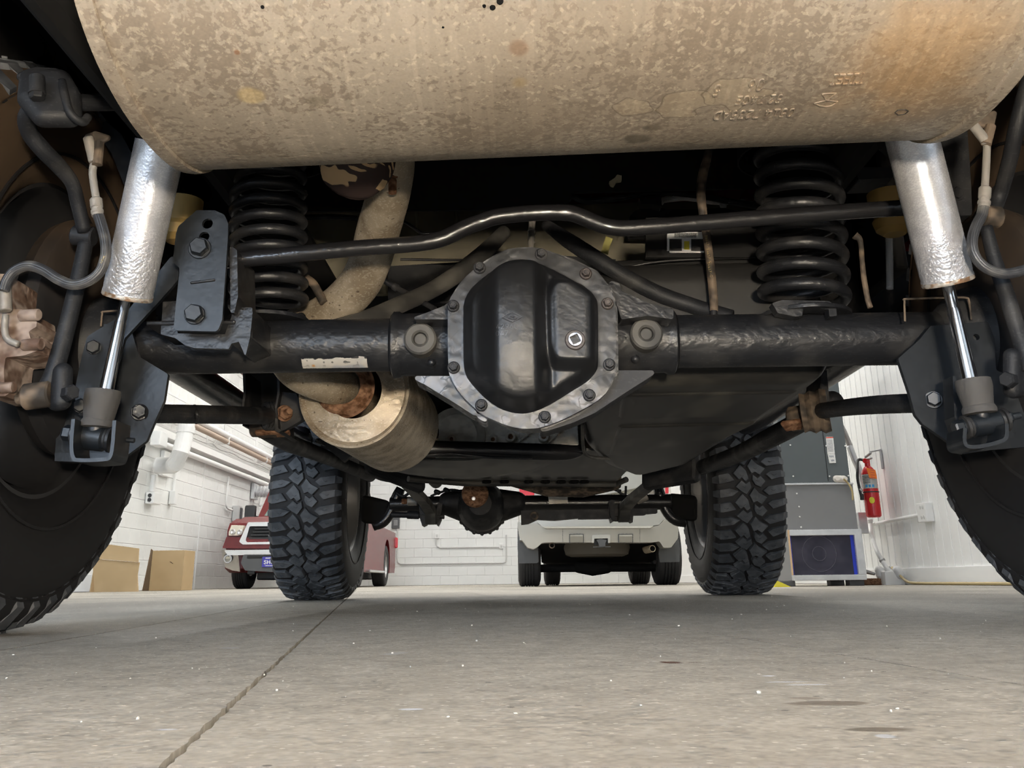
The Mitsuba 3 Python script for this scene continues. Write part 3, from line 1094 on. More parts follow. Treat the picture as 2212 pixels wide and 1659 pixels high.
def ontube(loop, r):
    """A raised bead following the photograph pixels over the cover."""
    p = np.array([on_cover(*q) for q in loop])
    p[:, 1] -= r * .3
    return tube(p, r, 6)


dm = [(1085, 686), (1095, 679), (1107, 674), (1119, 680), (1128, 685), (1119, 690), (1107, 696), (1095, 691), (1085, 686)]
add(pD + '__cast_emblem', cat(ontube(dm, .0007), ontube([(1097, 686), (1102, 682), (1107, 681), (1113, 682), (1118, 686), (1113, 690), (1107, 691), (1102, 689), (1097, 686)], .0006), ontube([(1104, 689), (1104, 684), (1110, 688), (1110, 683)], .0006)), 'emboss_black')

# ------------------------------------------------------------------ lower bracket plates, track bar bracket
pL = 'car__axle_bracket'
labels[pL] = {'label': 'blue-black folded steel axle bracket carrying the lower mount beside the rusty caliper'}
add(pL + '__back_plate', plate([(180, 735), (200, 700), (280, 700), (300, 770), (363, 808), (354, 866), (331, 917), (316, 953), (252, 1000), (236, 1004), (180, 998), (118, 992), (122, 930), (150, 850)], 1.30, .008, r=.004), 'plate_paint')
add(pL + '__front_plate', plate([(188, 727), (249, 689), (275, 672), (336, 595), (372, 551), (387, 566), (385, 604), (340, 655), (269, 731), (258, 772), (228, 850), (218, 900), (170, 898), (160, 850), (172, 790)], 1.235, .007, r=.004), 'plate_paint')
for px, py, r in ((203, 751, 14), (175, 877, 14)):
    q = at(px, py, 1.235)
    add(pL + '__bolt', hexhead(q, unit([.25, -1, -.05]), size(26, q), .010, size(15.5, q)), 'plate_paint')
q = at(301, 891, 1.30)
add(pL + '__bolt', hexhead(q, unit([.3, -1, 0]), size(27, q), .012, size(18, q)), 'chassis_black')
# folded side flange and the U tab under the shock eye


def utab(pts, y, rpx, wide):
    """A flat strap bent along the pixels; wide metres deep."""
    P = spline([at(a, b, y) for a, b in pts], 5)
    t = size(rpx, P[0])
    line = LineString(P[:, [0, 2]]).buffer(t / 2, cap_style=2, join_style=1)
    return sheet(line, lambda q: np.stack([q[:, 0], np.full(len(q), y), q[:, 1]], 1), [0, wide, 0])


add(pL + '__shock_tab', utab([(158, 905), (154, 960), (158, 988), (172, 994), (226, 992), (238, 985), (243, 960), (247, 908)], 1.13, 8, .045), 'plate_paint', smooth=30)
add(pL + '__lower_lip', plate([(118, 978), (245, 978), (240, 996), (200, 999), (118, 996)], 1.28, .02), 'plate_paint')
add(pL + '__wire_guide', pxtube([(218, 705, 1.27), (221, 678, 1.27), (227, 673, 1.27), (300, 668, 1.27)], 2.2, 4, 8), 'grimy_metal', smooth=True)

pL2 = 'car__axle_bracket_001'
labels[pL2] = {'label': 'blue-black folded steel axle bracket with a small hole beside the bright rod on the fire extinguisher side'}
add(pL2 + '__back_plate', plate([(1940, 775), (1985, 735), (2010, 704), (2040, 702), (2134, 694), (2148, 730), (2152, 800), (2230, 830), (2236, 964), (2140, 972), (2076, 981), (2047, 953), (1993, 916), (1977, 896), (1964, 847)], 1.285, .008, [(2109, 728, 7)], r=.004), 'plate_paint')
add(pL2 + '__front_plate', plate([(2058, 812), (2064, 812), (2080, 900), (2076, 940), (2062, 900)], 1.20, .03), 'plate_paint')
q = at(2016, 864, 1.285)
add(pL2 + '__bolt', hexhead(q, unit([-.3, -1, 0]), size(27, q), .012, size(19, q)), 'plate_paint')
add(pL2 + '__shock_tab', utab([(2085, 925), (2084, 952), (2092, 964), (2120, 964), (2160, 954), (2174, 944), (2175, 915)], 1.13, 8, .045), 'plate_paint', smooth=30)
add(pL2 + '__wire_guide', pxtube([(1955, 694, 1.29), (1954, 652, 1.29), (1960, 646, 1.29), (2050, 643, 1.29), (2085, 643, 1.29), (2093, 650, 1.29), (2098, 690, 1.29)], 2.4, 4, 8), 'grimy_metal', smooth=True)

pT = 'car__track_bar_bracket'
labels[pT] = {'label': 'upright flat black bracket plate with two open holes and two big bolts'}
add(pT + '__plate', plate([(380, 505), (385, 489), (425, 454), (463, 454), (484, 463), (493, 483), (492, 516), (480, 690), (472, 711), (466, 716), (380, 714), (375, 707), (387, 590), (387, 578), (373, 566)], 1.185, .006, [(448, 483, 11.5), (441, 511, 11)], r=.0025), 'plate_paint')
for px, py, rw in ((432, 537, 24), (421, 680, 22)):
    q = at(px, py, 1.185)
    add(pT + '__bolt', hexhead(q, unit([.12, -1, -.03]), size(35, q), .014, size(rw, q), turn=.3), 'plate_paint')
q = at(437, 608, 1.1845)
add(pT + '__weld_slot', hull_balls([at(414, 611, 1.1845), at(462, 605, 1.1845)], size(5, q) * .6), 'chassis_black', smooth=True)
add(pT + '__side_flange', plate([(496, 530), (512, 540), (514, 640), (506, 676), (498, 676)], 1.20, .09, r=.002), 'chassis_black')
# channel bracket welded to the axle tube
add(pT + '__channel', cat(plate([(352, 652), (384, 650), (384, 720), (486, 722), (506, 668), (546, 672), (540, 730), (530, 770), (516, 738), (500, 742), (494, 754), (420, 752), (400, 746), (378, 730), (347, 722)], 1.215, .006, r=.001),
    box(at(440, 726, 1.27) + [0, 0, .004], (size(185, at(440, 726, 1.27)), .115, .006), .002)), 'chassis_black')
add(pT + '__channel_side', plate([(500, 664), (545, 664), (545, 730), (500, 745)], 1.225, .11, r=.002), 'chassis_black')

pB = 'car__track_bar'
bar = [(484, 563), (560, 557), (640, 549), (720, 541), (800, 534), (870, 529), (925, 523), (962, 513), (1007, 491), (1040, 479), (1075, 468), (1148, 460.5), (1215, 459), (1245, 464), (1282, 479), (1310, 489), (1350, 493), (1420, 489), (1500, 482.5), (1640, 471), (1774, 461), (1860, 455), (1965, 448)]
add(pB, pxtube([(a, b, 1.235) for a, b in bar], 17.5, 5, 24), 'chassis_gloss', smooth=True, label='glossy black bent track bar running across above the differential')
add(pB + '__bushing_eye', rod(at(470, 563, 1.195), at(470, 563, 1.28), size(24, at(470, 563, 1.2)), 28), 'chassis_black', smooth=30)

# ------------------------------------------------------------------ shock absorbers


def shock(key, label, b0, top, rpx, rod0, rod1, rr, y0, y1, cup, flange_, eye, eye_r, nut, bolt2):
    labels[key] = {'label': label}
    p0, p1 = at(*b0, y0), at(*top, y1)
    d = unit(p1 - p0)
    r = size(rpx, p0)
    L = np.linalg.norm(p1 - p0)
    n = 64
    prof = [(0, .004), (r * .90, .002), (r * 1.0, .003), (r * 1.01, .008), (r * .985, .010), (r, .016)] + [(r, t) for t in np.linspace(.02, L, 40)] + [(0, L)]
    m = lathe(prof, p0, d, n)
    add(key + '__body', m, 'shock_silver', smooth=35)
    m = lathe([(r * .985, -.0012), (r * 1.012, .0), (r * 1.015, .003), (r * 1.0, .0055)], p0 + d * .002, d, n)
    add(key + '__rolled_rim', m, 'corroded_rim', smooth=35, label='rusty rolled rim at the lower end')
    q0, q1 = at(*rod0, y0), at(*rod1, y0 - .005)
    add(key + '__piston_rod', tube([q0 - (q1 - q0) * .1, q0, q0 + (q1 - q0) * .22, q0 + (q1 - q0) * .225, q1], [size(rr[0], q0) * .97] * 3 + [size(rr[0], q0) * 1.05, size(rr[1], q1)], 32), 'chrome', smooth=35, label='shiny chromed piston rod')
    c0, c1 = at(*cup[0], y0 - .005), at(*cup[1], y0 - .005)
    rc = [size(x, c0) for x in cup[2]]
    dc = unit(c1 - c0)
    H = np.linalg.norm(c1 - c0)
    add(key + '__rubber_boot', lathe([(0, .010), (rc[0] * .80, .010), (rc[0] * .84, .0), (rc[0] * .97, -.001), (rc[0], .004), (rc[0] * .99, H * .3), (rc[1] * 1.02, H * .85), (rc[1], H), (0, H)], c0, dc, 40), 'rubber_boot', smooth=35, label='grey rubber boot on the lower mount')
    f0 = at(*flange_[0], y0 - .005)
    add(key + '__washer', lathe([(0, -.004), (size(flange_[1], f0) * .9, -.004), (size(flange_[1], f0), 0), (size(flange_[1], f0) * .97, .005), (0, .007)], f0, dc, 40), 'rubber_boot', smooth=35)
    e0, e1 = at(*eye[0], y0), at(*eye[1], y0)
    re = size(eye_r, e0)
    de = unit(e1 - e0)
    add(key + '__eye', rod(e0, e1, re, 36), 'plate_paint', smooth=35)
    for e, s in ((e0, -1), (e1, 1)):
        add(key + '__eye_bushing', lathe([(0, 0), (re * .84, 0), (re * .88, .003), (re * .78, .004), (re * 1.0, .0045), (re * 1.02, .008), (re * .7, .009), (0, .009)], e, de * s, 32), 'chassis_black', smooth=30)
    n0 = at(*nut[0], y0)
    add(key + '__bolt', hexhead(n0, de * nut[2], size(nut[1], n0), .013, size(nut[1], n0) * .62), 'plate_paint')
    n1 = at(*bolt2[0], y0)
    add(key + '__nut', cat(hexhead(n1, de * -nut[2], size(bolt2[1], n1), .012), rod(n1, n1 + de * -nut[2] * .024, size(bolt2[1], n1) * .26, 16)), 'plate_paint')
    add(key + '__eye_neck', tube([f0, (e0 + e1) / 2], [re * .75, re * .8], 24), 'plate_paint', smooth=True)


shock('car__shock_absorber', 'silver shock absorber with a bluish sheen beside the bracket plate with holes', (274, 645), (347, 310), 52.5, (270, 652), (226, 862), (11.5, 15.5), 1.165, 1.10,
      ((223, 846), (212, 912), (37.5, 31)), ((210, 914), 35), ((176, 942), (229, 948)), 28, ((160, 937), 30, -1), ((248, 947), 21))
shock('car__shock_absorber_001', 'silver shock absorber with pitted lower end on the fire extinguisher side', (2049, 613), (1957, 250), 54, (2049, 622), (2099, 832), (13.2, 16), 1.165, 1.10,
      ((2101, 822), (2114, 880), (37.5, 31)), ((2115, 884), 36), ((2097, 921), (2159, 909)), 25, ((2083, 922), 29, -1), ((2163, 905), 27))

# ------------------------------------------------------------------ coil springs


def spring(key, label, bot, top, y, rpx, wpx, turns, hand, phase):
    p0, p1 = at(*bot, y), at(*top, y)
    R = size(rpx, p0)
    w = size(wpx, p0)
    t = np.linspace(0, 1, int(turns * 40))
    a = phase + hand * t * turns * 2 * np.pi
    c = p0 + np.outer(t, p1 - p0)
    path = c + np.column_stack([np.cos(a) * R, np.sin(a) * R, np.zeros(len(t))])
    add(key, tube(path, w, 14), 'chassis_dull' if False else 'chassis_black', smooth=True, label=label)


spring('car__coil_spring', 'black coil spring standing behind the bracket plate with holes', (580, 676), (580, 330), YA + .02, 75, 11.5, 10.6, 1, .6)
spring('car__coil_spring_001', 'black coil spring of thicker wire with wide gaps standing on the axle beside the labelled tank', (1738, 662), (1722, 330), YA + .02, 86, 13.5, 8.0, -1, 2.0)
add('car__spring_perch', cat(ring(at(1738, 676, YA) + [0, 0, -.008], [0, 0, 1], size(40, AX), size(98, AX), .006, 40), plate([(1668, 655), (1690, 648), (1790, 650), (1806, 660), (1808, 682), (1792, 684), (1790, 668), (1735, 664), (1733, 682), (1718, 684), (1680, 676)], YA - .052, .02, r=.001)), 'chassis_black', smooth=30, label='welded spring seat with a cut-out lip')
add('car__spring_perch', ring(at(580, 690, YA) + [0, 0, -.006], [0, 0, 1], size(30, AX), size(88, AX), .006, 40), 'chassis_black', smooth=30, label='welded spring seat behind the bracket plate')
for i, (px, x2) in enumerate(((588, 588), (1722, 1722))):
    p = at(px, 380, YA + .02)
    add('car__spring_cup', lathe([(.085, 0), (.088, .0), (.082, .10), (.05, .13), (0, .13)], [p[0], p[1], p[2] + .03], [0, 0, 1], 32), 'underbody_black', smooth=30)
for px0, py0, lab in ((388, 478, 'yellow bump stop behind the silver shock absorber next to the bracket plate'), (1926, 462, 'yellow bump stop behind the silver shock absorber on the fire extinguisher side')):
    p = at(px0, py0, 1.40)
    r = size(46, p)
    add('car__bump_stop', lathe([(0, -.034), (r * .5, -.034), (r * .8, -.026), (r * .92, -.012), (r * .8, -.004), (r * .86, .004), (r, .02), (r, .034), (0, .036)], p, [0, 0, 1], 32), 'bump_yellow', smooth=35, label=lab)

# ------------------------------------------------------------------ exhaust
MUF_C = np.array([0.0, .84, .573])
MA, MBz, MHALF = .200, .112, .408
_bl, _br = at(400, 357, .93), at(2030, 289, .93)
MUF_TILT = math.atan2(_br[2] - _bl[2], _br[0] - _bl[0])
MUF_C[0] = (_bl[0] + _br[0]) / 2
MUF_C[2] = (_bl[2] + _br[2]) / 2 + MBz * .895
MX = np.array([math.cos(MUF_TILT), 0, math.sin(MUF_TILT)])
MZ = np.array([-math.sin(MUF_TILT), 0, math.cos(MUF_TILT)])
MY = np.array([0, 1.0, 0])


def muf(x, phi, k=0.0):
    """Point of the muffler skin: x along it, phi round it (0 = towards the camera, pi/2 = below), k metres proud."""
    cy, cz = -np.cos(phi), -np.sin(phi)
    e = 2 / 2.15
    yy = np.sign(cy) * np.abs(cy) ** e * (MA + k)
    zz = np.sign(cz) * np.abs(cz) ** e * (MBz + k)
    x, yy, zz = np.broadcast_arrays(x, yy, zz)
    return MUF_C + x[..., None] * MX + yy[..., None] * MY + zz[..., None] * MZ


def muf_shell(xs, ks, n=96):
    ph = np.arange(n) * 2 * np.pi / n
    v = np.vstack([muf(np.full(n, x), ph, k) for x, k in zip(xs, ks)])
    k, j = np.arange(n), (np.arange(n) + 1) % n
    f = []
    for i in range(len(xs) - 1):
        o, q = i * n, (i + 1) * n
        f += [np.stack([o + k, q + j, o + j], 1), np.stack([o + k, q + k, q + j], 1)]
    return trimesh.Trimesh(v, np.vstack(f), process=False)


def muf_cap(x, s, n=96):
    """A dished end cap."""
    ph = np.arange(n) * 2 * np.pi / n
    rings = []
    for sc, dx in ((1.0, 0), (.97, -.006), (.90, -.010), (.8, 0.004), (.5, .012), (.001, .014)):
        p = muf(np.full(n, x + s * dx), ph)
        c = MUF_C + (x + s * dx) * MX
        rings.append(c + (p - c) * sc)
    v = np.vstack(rings)
    k, j = np.arange(n), (np.arange(n) + 1) % n
    f = []
    for i in range(len(rings) - 1):
        o, q = i * n, (i + 1) * n
        a = [np.stack([o + k, q + j, o + j], 1), np.stack([o + k, q + k, q + j], 1)]
        f += a if s > 0 else [z[:, ::-1] for z in a]
    return trimesh.Trimesh(v, np.vstack(f), process=False)


def muf_hit(px, py):
    """Where a sight line first meets the muffler skin: (x, phi)."""
    d = FWD + RIGHT * ((px - CX) / FOCAL) - UP * ((py - CY) / FOCAL)
    t = np.linspace(.4, 1.3, 9000)
    P = EYE + t[:, None] * d - MUF_C
    yy, zz = P @ MY / MA, P @ MZ / MBz
    i = np.argmax(np.abs(yy) ** 2.15 + np.abs(zz) ** 2.15 < 1)
    y, z = yy[i], zz[i]
    cy, cz = np.sign(y) * abs(y) ** 1.075, np.sign(z) * abs(z) ** 1.075
    return float(P[i] @ MX), math.atan2(-cz, -cy)


RINGS = []
for a, b, r in ((1365, 232, .017), (1482, 226, .022), (1590, 205, .026)):
    x_, f_ = muf_hit(a, b)
    RINGS.append((*muf(np.array(x_), np.array(f_)), r))
SPOTS = []
for a, b, r, c_, k_ in ((1122, 103, .010, (.25, .165, .11), .75), (1123, 178, .010, (.33, .25, .14), .65), (681, 219, .012, (.20, .17, .125), .7), (1410, 275, .012, (.16, .13, .095), .7), (1375, 300, .016, (.13, .11, .08), .8), (545, 210, .012, (.55, .42, .2), .5), (512, 113, .0035, (.24, .11, .05), .7), (1395, 276, .006, (.1, .09, .07), .5)):
    x_, f_ = muf_hit(a, b)
    SPOTS.append((*muf(np.array(x_), np.array(f_)), r, c_, k_))
ORANGE = muf(np.array(muf_hit(2000, 130)[0]), np.array(muf_hit(2000, 130)[1]))
ORANGE = [float(v) for v in ORANGE]
RINGS = [[float(v) for v in r] for r in RINGS]
SPOTS = [[float(v) if not isinstance(v, tuple) else v for v in s] for s in SPOTS]
RUSTX = float(muf_hit(165, 60)[0] + MUF_C[0])


def _muffler(p, n, uv):
    x, y, z = p.x, p.y, p.z
    wob = fbm(x * 30, y * 30, z * 30, octaves=3)
    c = mix((0.285, 0.238, 0.184), (0.375, 0.325, 0.262), smoothstep(0.3, 0.7, fbm(x * 6, y * 6, z * 6, octaves=3)))
    # the dull grey-brown oxide that has crept over it in ragged patches
    wx, wy = fbm(x * 60, y * 60, z * 60 + 9, octaves=3) - 0.5, fbm(x * 60 + 31, y * 60, z * 60, octaves=3) - 0.5
    u_, v_ = x * 0.83 + y * 0.55 + wx * 0.007, y * 0.83 - x * 0.55 + wy * 0.007
    a = fbm(u_ * 15, v_ * 15, z * 15 + 3, octaves=3)
    b = fbm(u_ * 240, v_ * 240, z * 140, octaves=5)
    ox = smoothstep(0.50, 0.585, b * 0.62 + a * 0.41)
    c = mix(c, (0.205, 0.163, 0.124), ox * 0.62)
    c = mix(c, (0.66, 0.59, 0.46), smoothstep(0.60, 0.72, fbm(v_ * 260, u_ * 260, z * 140, octaves=3)) * 0.28)
    # olive dirt towards the far lower edge
    c = mix(c, (0.26, 0.215, 0.14), smoothstep(0.84, 1.02, y + (wob - 0.5) * 0.06) * 0.55)
    # heat-tinted orange end
    o = dr.sqrt(dr.square((x - ORANGE[0]) / 0.10) + dr.square((y - ORANGE[1]) / 0.13)) + (wob - 0.5) * 0.7
    c = mix(c, (0.46, 0.27, 0.105), smoothstep(1.05, 0.2, o) * 0.45)
    for rx, ry, rz, r in RINGS:
        q = dr.sqrt(dr.square(x - rx) + dr.square((y - ry))) / r + (noise(x * 75, y * 75, 5.0) - 0.5) * 0.9
        c = mix(c, (0.17, 0.135, 0.09), smoothstep(0.07, 0.0, dr.abs(q - 1)) * 0.75)
        c = mix(c, (0.44, 0.36, 0.25), smoothstep(1.0, 0.8, q) * 0.35)
    for rx, ry, rz, r, col, k in SPOTS:
        q = dr.sqrt(dr.square(x - rx) + dr.square(y - ry)) / r + (wob - 0.5) * 1.2
        c = mix(c, col, smoothstep(1.1, 0.5, q) * k)
    st = smoothstep(0.55, 0.7, noise(x * 170, y * 9, 2.0)) * 0.10
    return c * (1 + st) * (0.93 + 0.14 * noise(x * 600, y * 600, z * 600))


mat('muffler_steel', two(bump(princ(proc(_muffler), 0.46, metal=0.35, spec=0.4), lambda p, n, uv: fbm(p.x * 220, p.y * 220, p.z * 220, octaves=2) + 1.5 * noise(p.x * 12, p.y * 12, p.z * 12), 0.0007)))
pM = 'car__muffler'
labels[pM] = {'label': 'big oval aluminised muffler stained tan and brown, hanging across the rear'}
H_ = MHALF
add(pM + '__shell', muf_shell(np.concatenate([[-H_ + .012], np.linspace(-H_ + .02, H_ - .02, 40), [H_ - .012]]), [0] * 42), 'muffler_steel', smooth=True)
for s in (-1, 1):
    xs = [s * (H_ - .016), s * (H_ - .0155), s * (H_ - .008), s * (H_ - .001), s * H_]
    m = muf_shell(xs if s > 0 else xs, [0, .0035, .0042, .003, 0])
    if s < 0:
        m.faces = m.faces[:, ::-1]
    add(pM + '__rolled_seam', m, 'muffler_steel', smooth=35)
    add(pM + '__end_cap', muf_cap(s * (H_ - .0005), s), 'muffler_steel', smooth=40)
for (a, b, r) in ((1046, 13, 4), (1064, 16, 6.5), (1080, 3, 7.5), (567, 15, 4), (957, 59, 2.5)):
    x_, f_ = muf_hit(a, b)
    p = muf(np.array(x_), np.array(f_), .0003)
    nrm = unit(p - muf(np.array(x_), np.array(f_), -.01))
    add(pM + '__drain_hole', ring(p - nrm * .002, nrm, .0001, size(r, p), .0023, 16), 'pit')


def muf_text(s, px, py, hpx):
    """Embossed lettering that stands upside down in the photograph."""
    x0, f0 = muf_hit(px, py)
    p = muf(np.array(x0), np.array(f0))
    h = size(hpx, p)
    m = meshkit.text_mesh(s, h, .001)
    v = np.asarray(m.vertices)
    df = 1e-3
    ds = np.linalg.norm(muf(np.array(x0), np.array(f0 + df)) - p) / df
    m.vertices = muf(x0 - v[:, 0], f0 + v[:, 1] / ds * 1.9, -.0003 + v[:, 2] * 1.6)
    return m


for s_, a, b, hp in (('0514 7235AD', 1722, 233, 19), ('52 74CE', 1695, 203, 18), ('06', 1657, 170, 22), ('5', 1562, 182, 22), ('TIEEI', 1875, 157, 20)):
    add(pM + '__pressed_lettering', muf_text(s_, a, b, hp), 'muffler_steel', label='characters pressed into the muffler skin')


def muf_line(pts, r):
    p = np.array([muf(np.array(x), np.array(f), r * .2) for x, f in (muf_hit(a, b) for a, b in pts)])
    return tube(p, r, 6)


cx_, cy_ = 1785, 216
pent = [(1758, 223), (1770, 228), (1785, 230), (1798, 227), (1810, 219), (1805, 209), (1806, 201), (1790, 201), (1776, 203), (1770, 213), (1758, 223)]
add(pM + '__pressed_emblem', cat(muf_line([pent[0], (cx_, cy_)], .0008), muf_line([pent[4], (cx_, cy_)], .0008), muf_line([pent[6], (cx_, cy_)], .0008), muf_line([pent[8], (cx_, cy_)], .0008), muf_line(pent[:5], .0008), muf_line(pent[6:9], .0008)), 'muffler_steel', smooth=True)
add(pM + '__weld_mark', muf_line([(1933, 243), (1940, 237), (1955, 236), (1962, 240), (1955, 246), (1940, 248), (1933, 243)], .0006), 'grimy_metal')
add(pM + '__inlet_flange', lathe([(0, -.045), (.020, -.044), (.036, -.036), (.046, -.018), (.049, 0), (.047, .02), (.043, .024), (.043, .05), (0, .05)], at(772, 348, 1.16), [.25, .3, 1], 40, sx=1.0), 'burnt_flange', smooth=40, label='burnt brown inlet flange with peeling tan streaks')

pE = 'car__exhaust_pipe'
add(pE, pxtube([(846, 300, 1.17), (851, 350, 1.21), (842, 410, 1.26), (828, 460, 1.32), (815, 505, 1.37), (801, 560, 1.42), (778, 610, 1.455), (738, 654, 1.485), (690, 686, 1.51), (640, 708, 1.53), (610, 745, 1.56), (640, 800, 1.60), (700, 828, 1.64), (745, 838, 1.70)], [44, 45, 46, 47, 47, 45, 45, 44, 42, 41, 40, 40, 40, 40], 6, 36), 'exhaust_steel', smooth=True, label='tan exhaust pipe sweeping down over the axle')
q = at(849, 392, 1.205)
pC = 'car__clamp_bolt'
labels[pC] = {'label': 'rusty threaded clamp bolt hanging under the muffler'}
q1 = at(848, 418, 1.205)
q0 = at(848, 385, 1.205)
th = [q0 + (q1 - q0) * t for t in np.linspace(0, 1, 25)]
add(pC + '__stud', tube(th, [size(8.5, q) * (1 + .08 * (i % 2)) for i in range(25)], 14), 'rust')
add(pC + '__nut', hexhead(at(847, 375, 1.205) + [0, 0, .0], unit(q1 - q0), size(27, q), .008, size(15, q)), 'rust')
add(pC + '__clamp', hull_balls([at(834, 352, 1.205), at(862, 352, 1.205), at(838, 368, 1.205), at(858, 368, 1.205)], .006), 'grimy_metal', smooth=40)
pR = 'car__resonator'
labels[pR] = {'label': 'tan cylindrical resonator under the axle tube'}
r0 = at(764, 843, 1.68)
rr = size(122, r0)
add(pR + '__can', lathe([(rr * .97, .0), (rr * 1.01, .002), (rr * 1.01, .018), (rr, .020), (rr, .40), (rr * .9, .412), (rr * .40, .46)], r0, unit([.023, .42, 0]), 64, sx=1, sy=.98), 'exhaust_steel', smooth=30)
add(pR + '__end_plate', lathe([(.05, .004), (rr * .5, .0), (rr * .90, .008), (rr * .97, .001)], r0, unit([.023, .42, 0]), 64), 'exhaust_steel', smooth=30)
add(pR + '__weld_ring', lathe([(.032, -.012), (.044, -.006), (.05, .004), (.054, .006)], r0 + [-.018, 0, .006], unit([.023, .42, 0]), 40), 'rust', smooth=30)
e0 = r0 + unit([.023, .42, 0]) * .42
add(pR + '__outlet_cone', lathe([(rr * .52, 0), (rr * .47, .05), (rr * .50, .055), (rr * .36, .10), (rr * .36, .22)], at(850, 905, 2.08), unit([.055, .25, .0]), 40), 'burnt_flange', smooth=30)
add('car__front_exhaust_pipe', pxtube([(890, 935, 2.3), (915, 955, 2.6), (940, 965, 3.0)], 26, 6, 24), 'rust', smooth=True)
# ------------------------------------------------------------------ the car: fuel tank
pF = 'car__fuel_tank'
labels[pF] = {'label': 'big black fuel tank and skid pan, dusty underneath'}
zt = .345
plan = [(1258, 916, None), (1262, 975, None), (1300, 1010, None), (1372, 1036, None), (1500, 1006, None), (1642, 922, None), (1752, 860, None), (1800, 820, None)]
pts = [at_z(a, b, zt) for a, b, _ in plan]
rb_ = .035


def tank_hull(plan2, z0, z1, r):
    c = Polygon(plan2).buffer(-r)
    q = np.array(c.exterior.coords)[:-1]
    return hull_balls([(x, y, z) for x, y in q for z in (z0 + r, z1 - r)], r, 2)


far = pts[3]
main = [(.13, 1.50), (.13, pts[0][1]), (pts[0][0], pts[0][1]), (pts[1][0], pts[1][1]), (pts[2][0], pts[2][1]), (far[0], far[1]), (pts[4][0], pts[4][1]), (pts[5][0], pts[5][1]), (pts[6][0], pts[6][1]), (pts[7][0], pts[7][1]), (pts[7][0] + .005, 1.46), (.16, 1.47)]
mainp = Polygon(main).convex_hull
lowp = mainp.intersection(Polygon([(-.2, 1.4), (1.2, 1.4), (1.2, 3.5), (-.2, 3.5)]))
add(pF + '__shell', tank_hull(np.array(lowp.exterior.coords)[:-1], zt, .545, .045), 'tank_black', smooth=40)
# upper half of the tank, stepped back from the rear face
q0, q1 = at(1310, 560, 1.50), at(1640, 560, 1.50)
add(pF + '__upper_shell', tank_hull([(q0[0], 1.52), (q1[0] + .01, 1.50), (q1[0] + .02, 2.4), (q0[0] + .03, 2.4)], .45, at(1400, 548, 1.50)[2], .02), 'tank_black', smooth=40)
add(pF + '__seam_flange', pxtube([(1300, 592, 1.512), (1380, 572, 1.497), (1450, 563, 1.495), (1560, 558, 1.495), (1632, 556, 1.49)], 2.6, 6, 8), 'tank_black', smooth=True)
# skid straps and pressed steps under the pan
add(pF + '__pressed_step', tank_hull([(.20, 1.9), (.47, 1.88), (.43, 2.35), (.22, 2.35)], zt - .004, zt + .03, .012), 'tank_black', smooth=40)
add(pF + '__pressed_step', tank_hull([(.17, 1.56), (.46, 1.55), (.46, 1.80), (.19, 1.80)], zt - .004, zt + .03, .012), 'tank_black', smooth=40)
for (a, b) in ((1510, 867), (1483, 898), (1540, 930), (1405, 978)):
    p = at_z(a, b, zt - .001)
    add(pF + '__drain_dimple', rod(p + [0, 0, .004], p + [0, 0, -.0025], .007, 16), 'pit')
add(pF + '__front_flange', pxtube([(1258, 914, 2.0), (1260, 968, 2.22), (1270, 985, 2.3), (1300, 990, 2.4), (1330, 988, 2.5)], 4, 6, 8), 'dusty_arm', smooth=True)
p = at(1478, 525, 1.488)
pW = pF + '__warning_sticker'


def px_rect(x0, y0, x1, y1, y, th=.0006):
    return plate([(x0, y0), (x1, y0), (x1, y1), (x0, y1)], y, th)


add(pW, plate([(1441, 503), (1519, 501), (1522, 540), (1519, 544), (1450, 546), (1446, 543)], 1.4826, .0005), 'ink_black', label='white-framed sticker with a bar code and a yellow square')
labels[pW] = {'label': 'white-framed sticker with a bar code and a yellow square'}
add(pW + '__print_white', cat(px_rect(1441, 501, 1518, 516, 1.4820), px_rect(1441, 516, 1446, 542, 1.4820), px_rect(1446, 542, 1521, 546, 1.4820), px_rect(1473, 516, 1493, 543, 1.4820)), 'paper_white')
bars = []
x = 1457.0
for i in range(22):
    w = [1.0, 1.6, .8, 1.3][i % 4]
    bars.append(px_rect(x, 503, x + w, 513, 1.4814))
    x += w + [1.0, .8, 1.2][i % 3]
k = add(pW + '__bar_code', cat(*bars), 'ink_black')
labels[k] = {'kind': 'stuff'}
add(pW + '__yellow_square', px_rect(1478, 521, 1489, 539, 1.4812), 'ink_yellow')
add(pF + '__sticker_panel', px_rect(1395, 470, 1640, 556, 1.487, .01), 'underbody_black')

# ------------------------------------------------------------------ arms
pU = 'car__upper_control_arm'
add(pU, pxtube([(1090, 500, 1.74), (1046, 545, 1.70), (990, 590, 1.66), (930, 628, 1.61), (860, 660, 1.55), (790, 690, 1.49), (700, 716, 1.44)], [15, 18, 19, 18, 19, 20, 20], 6, 24), 'dusty_arm', smooth=True, label='dusty grey upper control arm slanting beside the tan exhaust pipe')
add(pU, pxtube([(1180, 486, 1.55), (1228, 520, 1.50), (1290, 560, 1.475), (1350, 598, 1.47), (1420, 634, 1.465), (1500, 662, 1.46), (1580, 686, 1.44)], [12, 17, 18, 18, 18, 17, 17], 6, 24), 'chassis_dull', smooth=True, label='dull black upper control arm slanting before the labelled tank')
pLA = 'car__lower_control_arm'
labels[pLA] = {'label': 'straight black lower control arm below the red sill'}
add(pLA + '__tube', pxtube([(300, 893, 1.30), (430, 895, 1.48), (520, 897, 1.66), (590, 899, 1.86)], [20.5, 20, 19, 18], 4, 24), 'chassis_dull', smooth=True)
add(pLA + '__weld_bead', pxtube([(420, 878, 1.455), (426, 895, 1.435), (424, 912, 1.455)], 5, 5, 10), 'chassis_black', smooth=True)
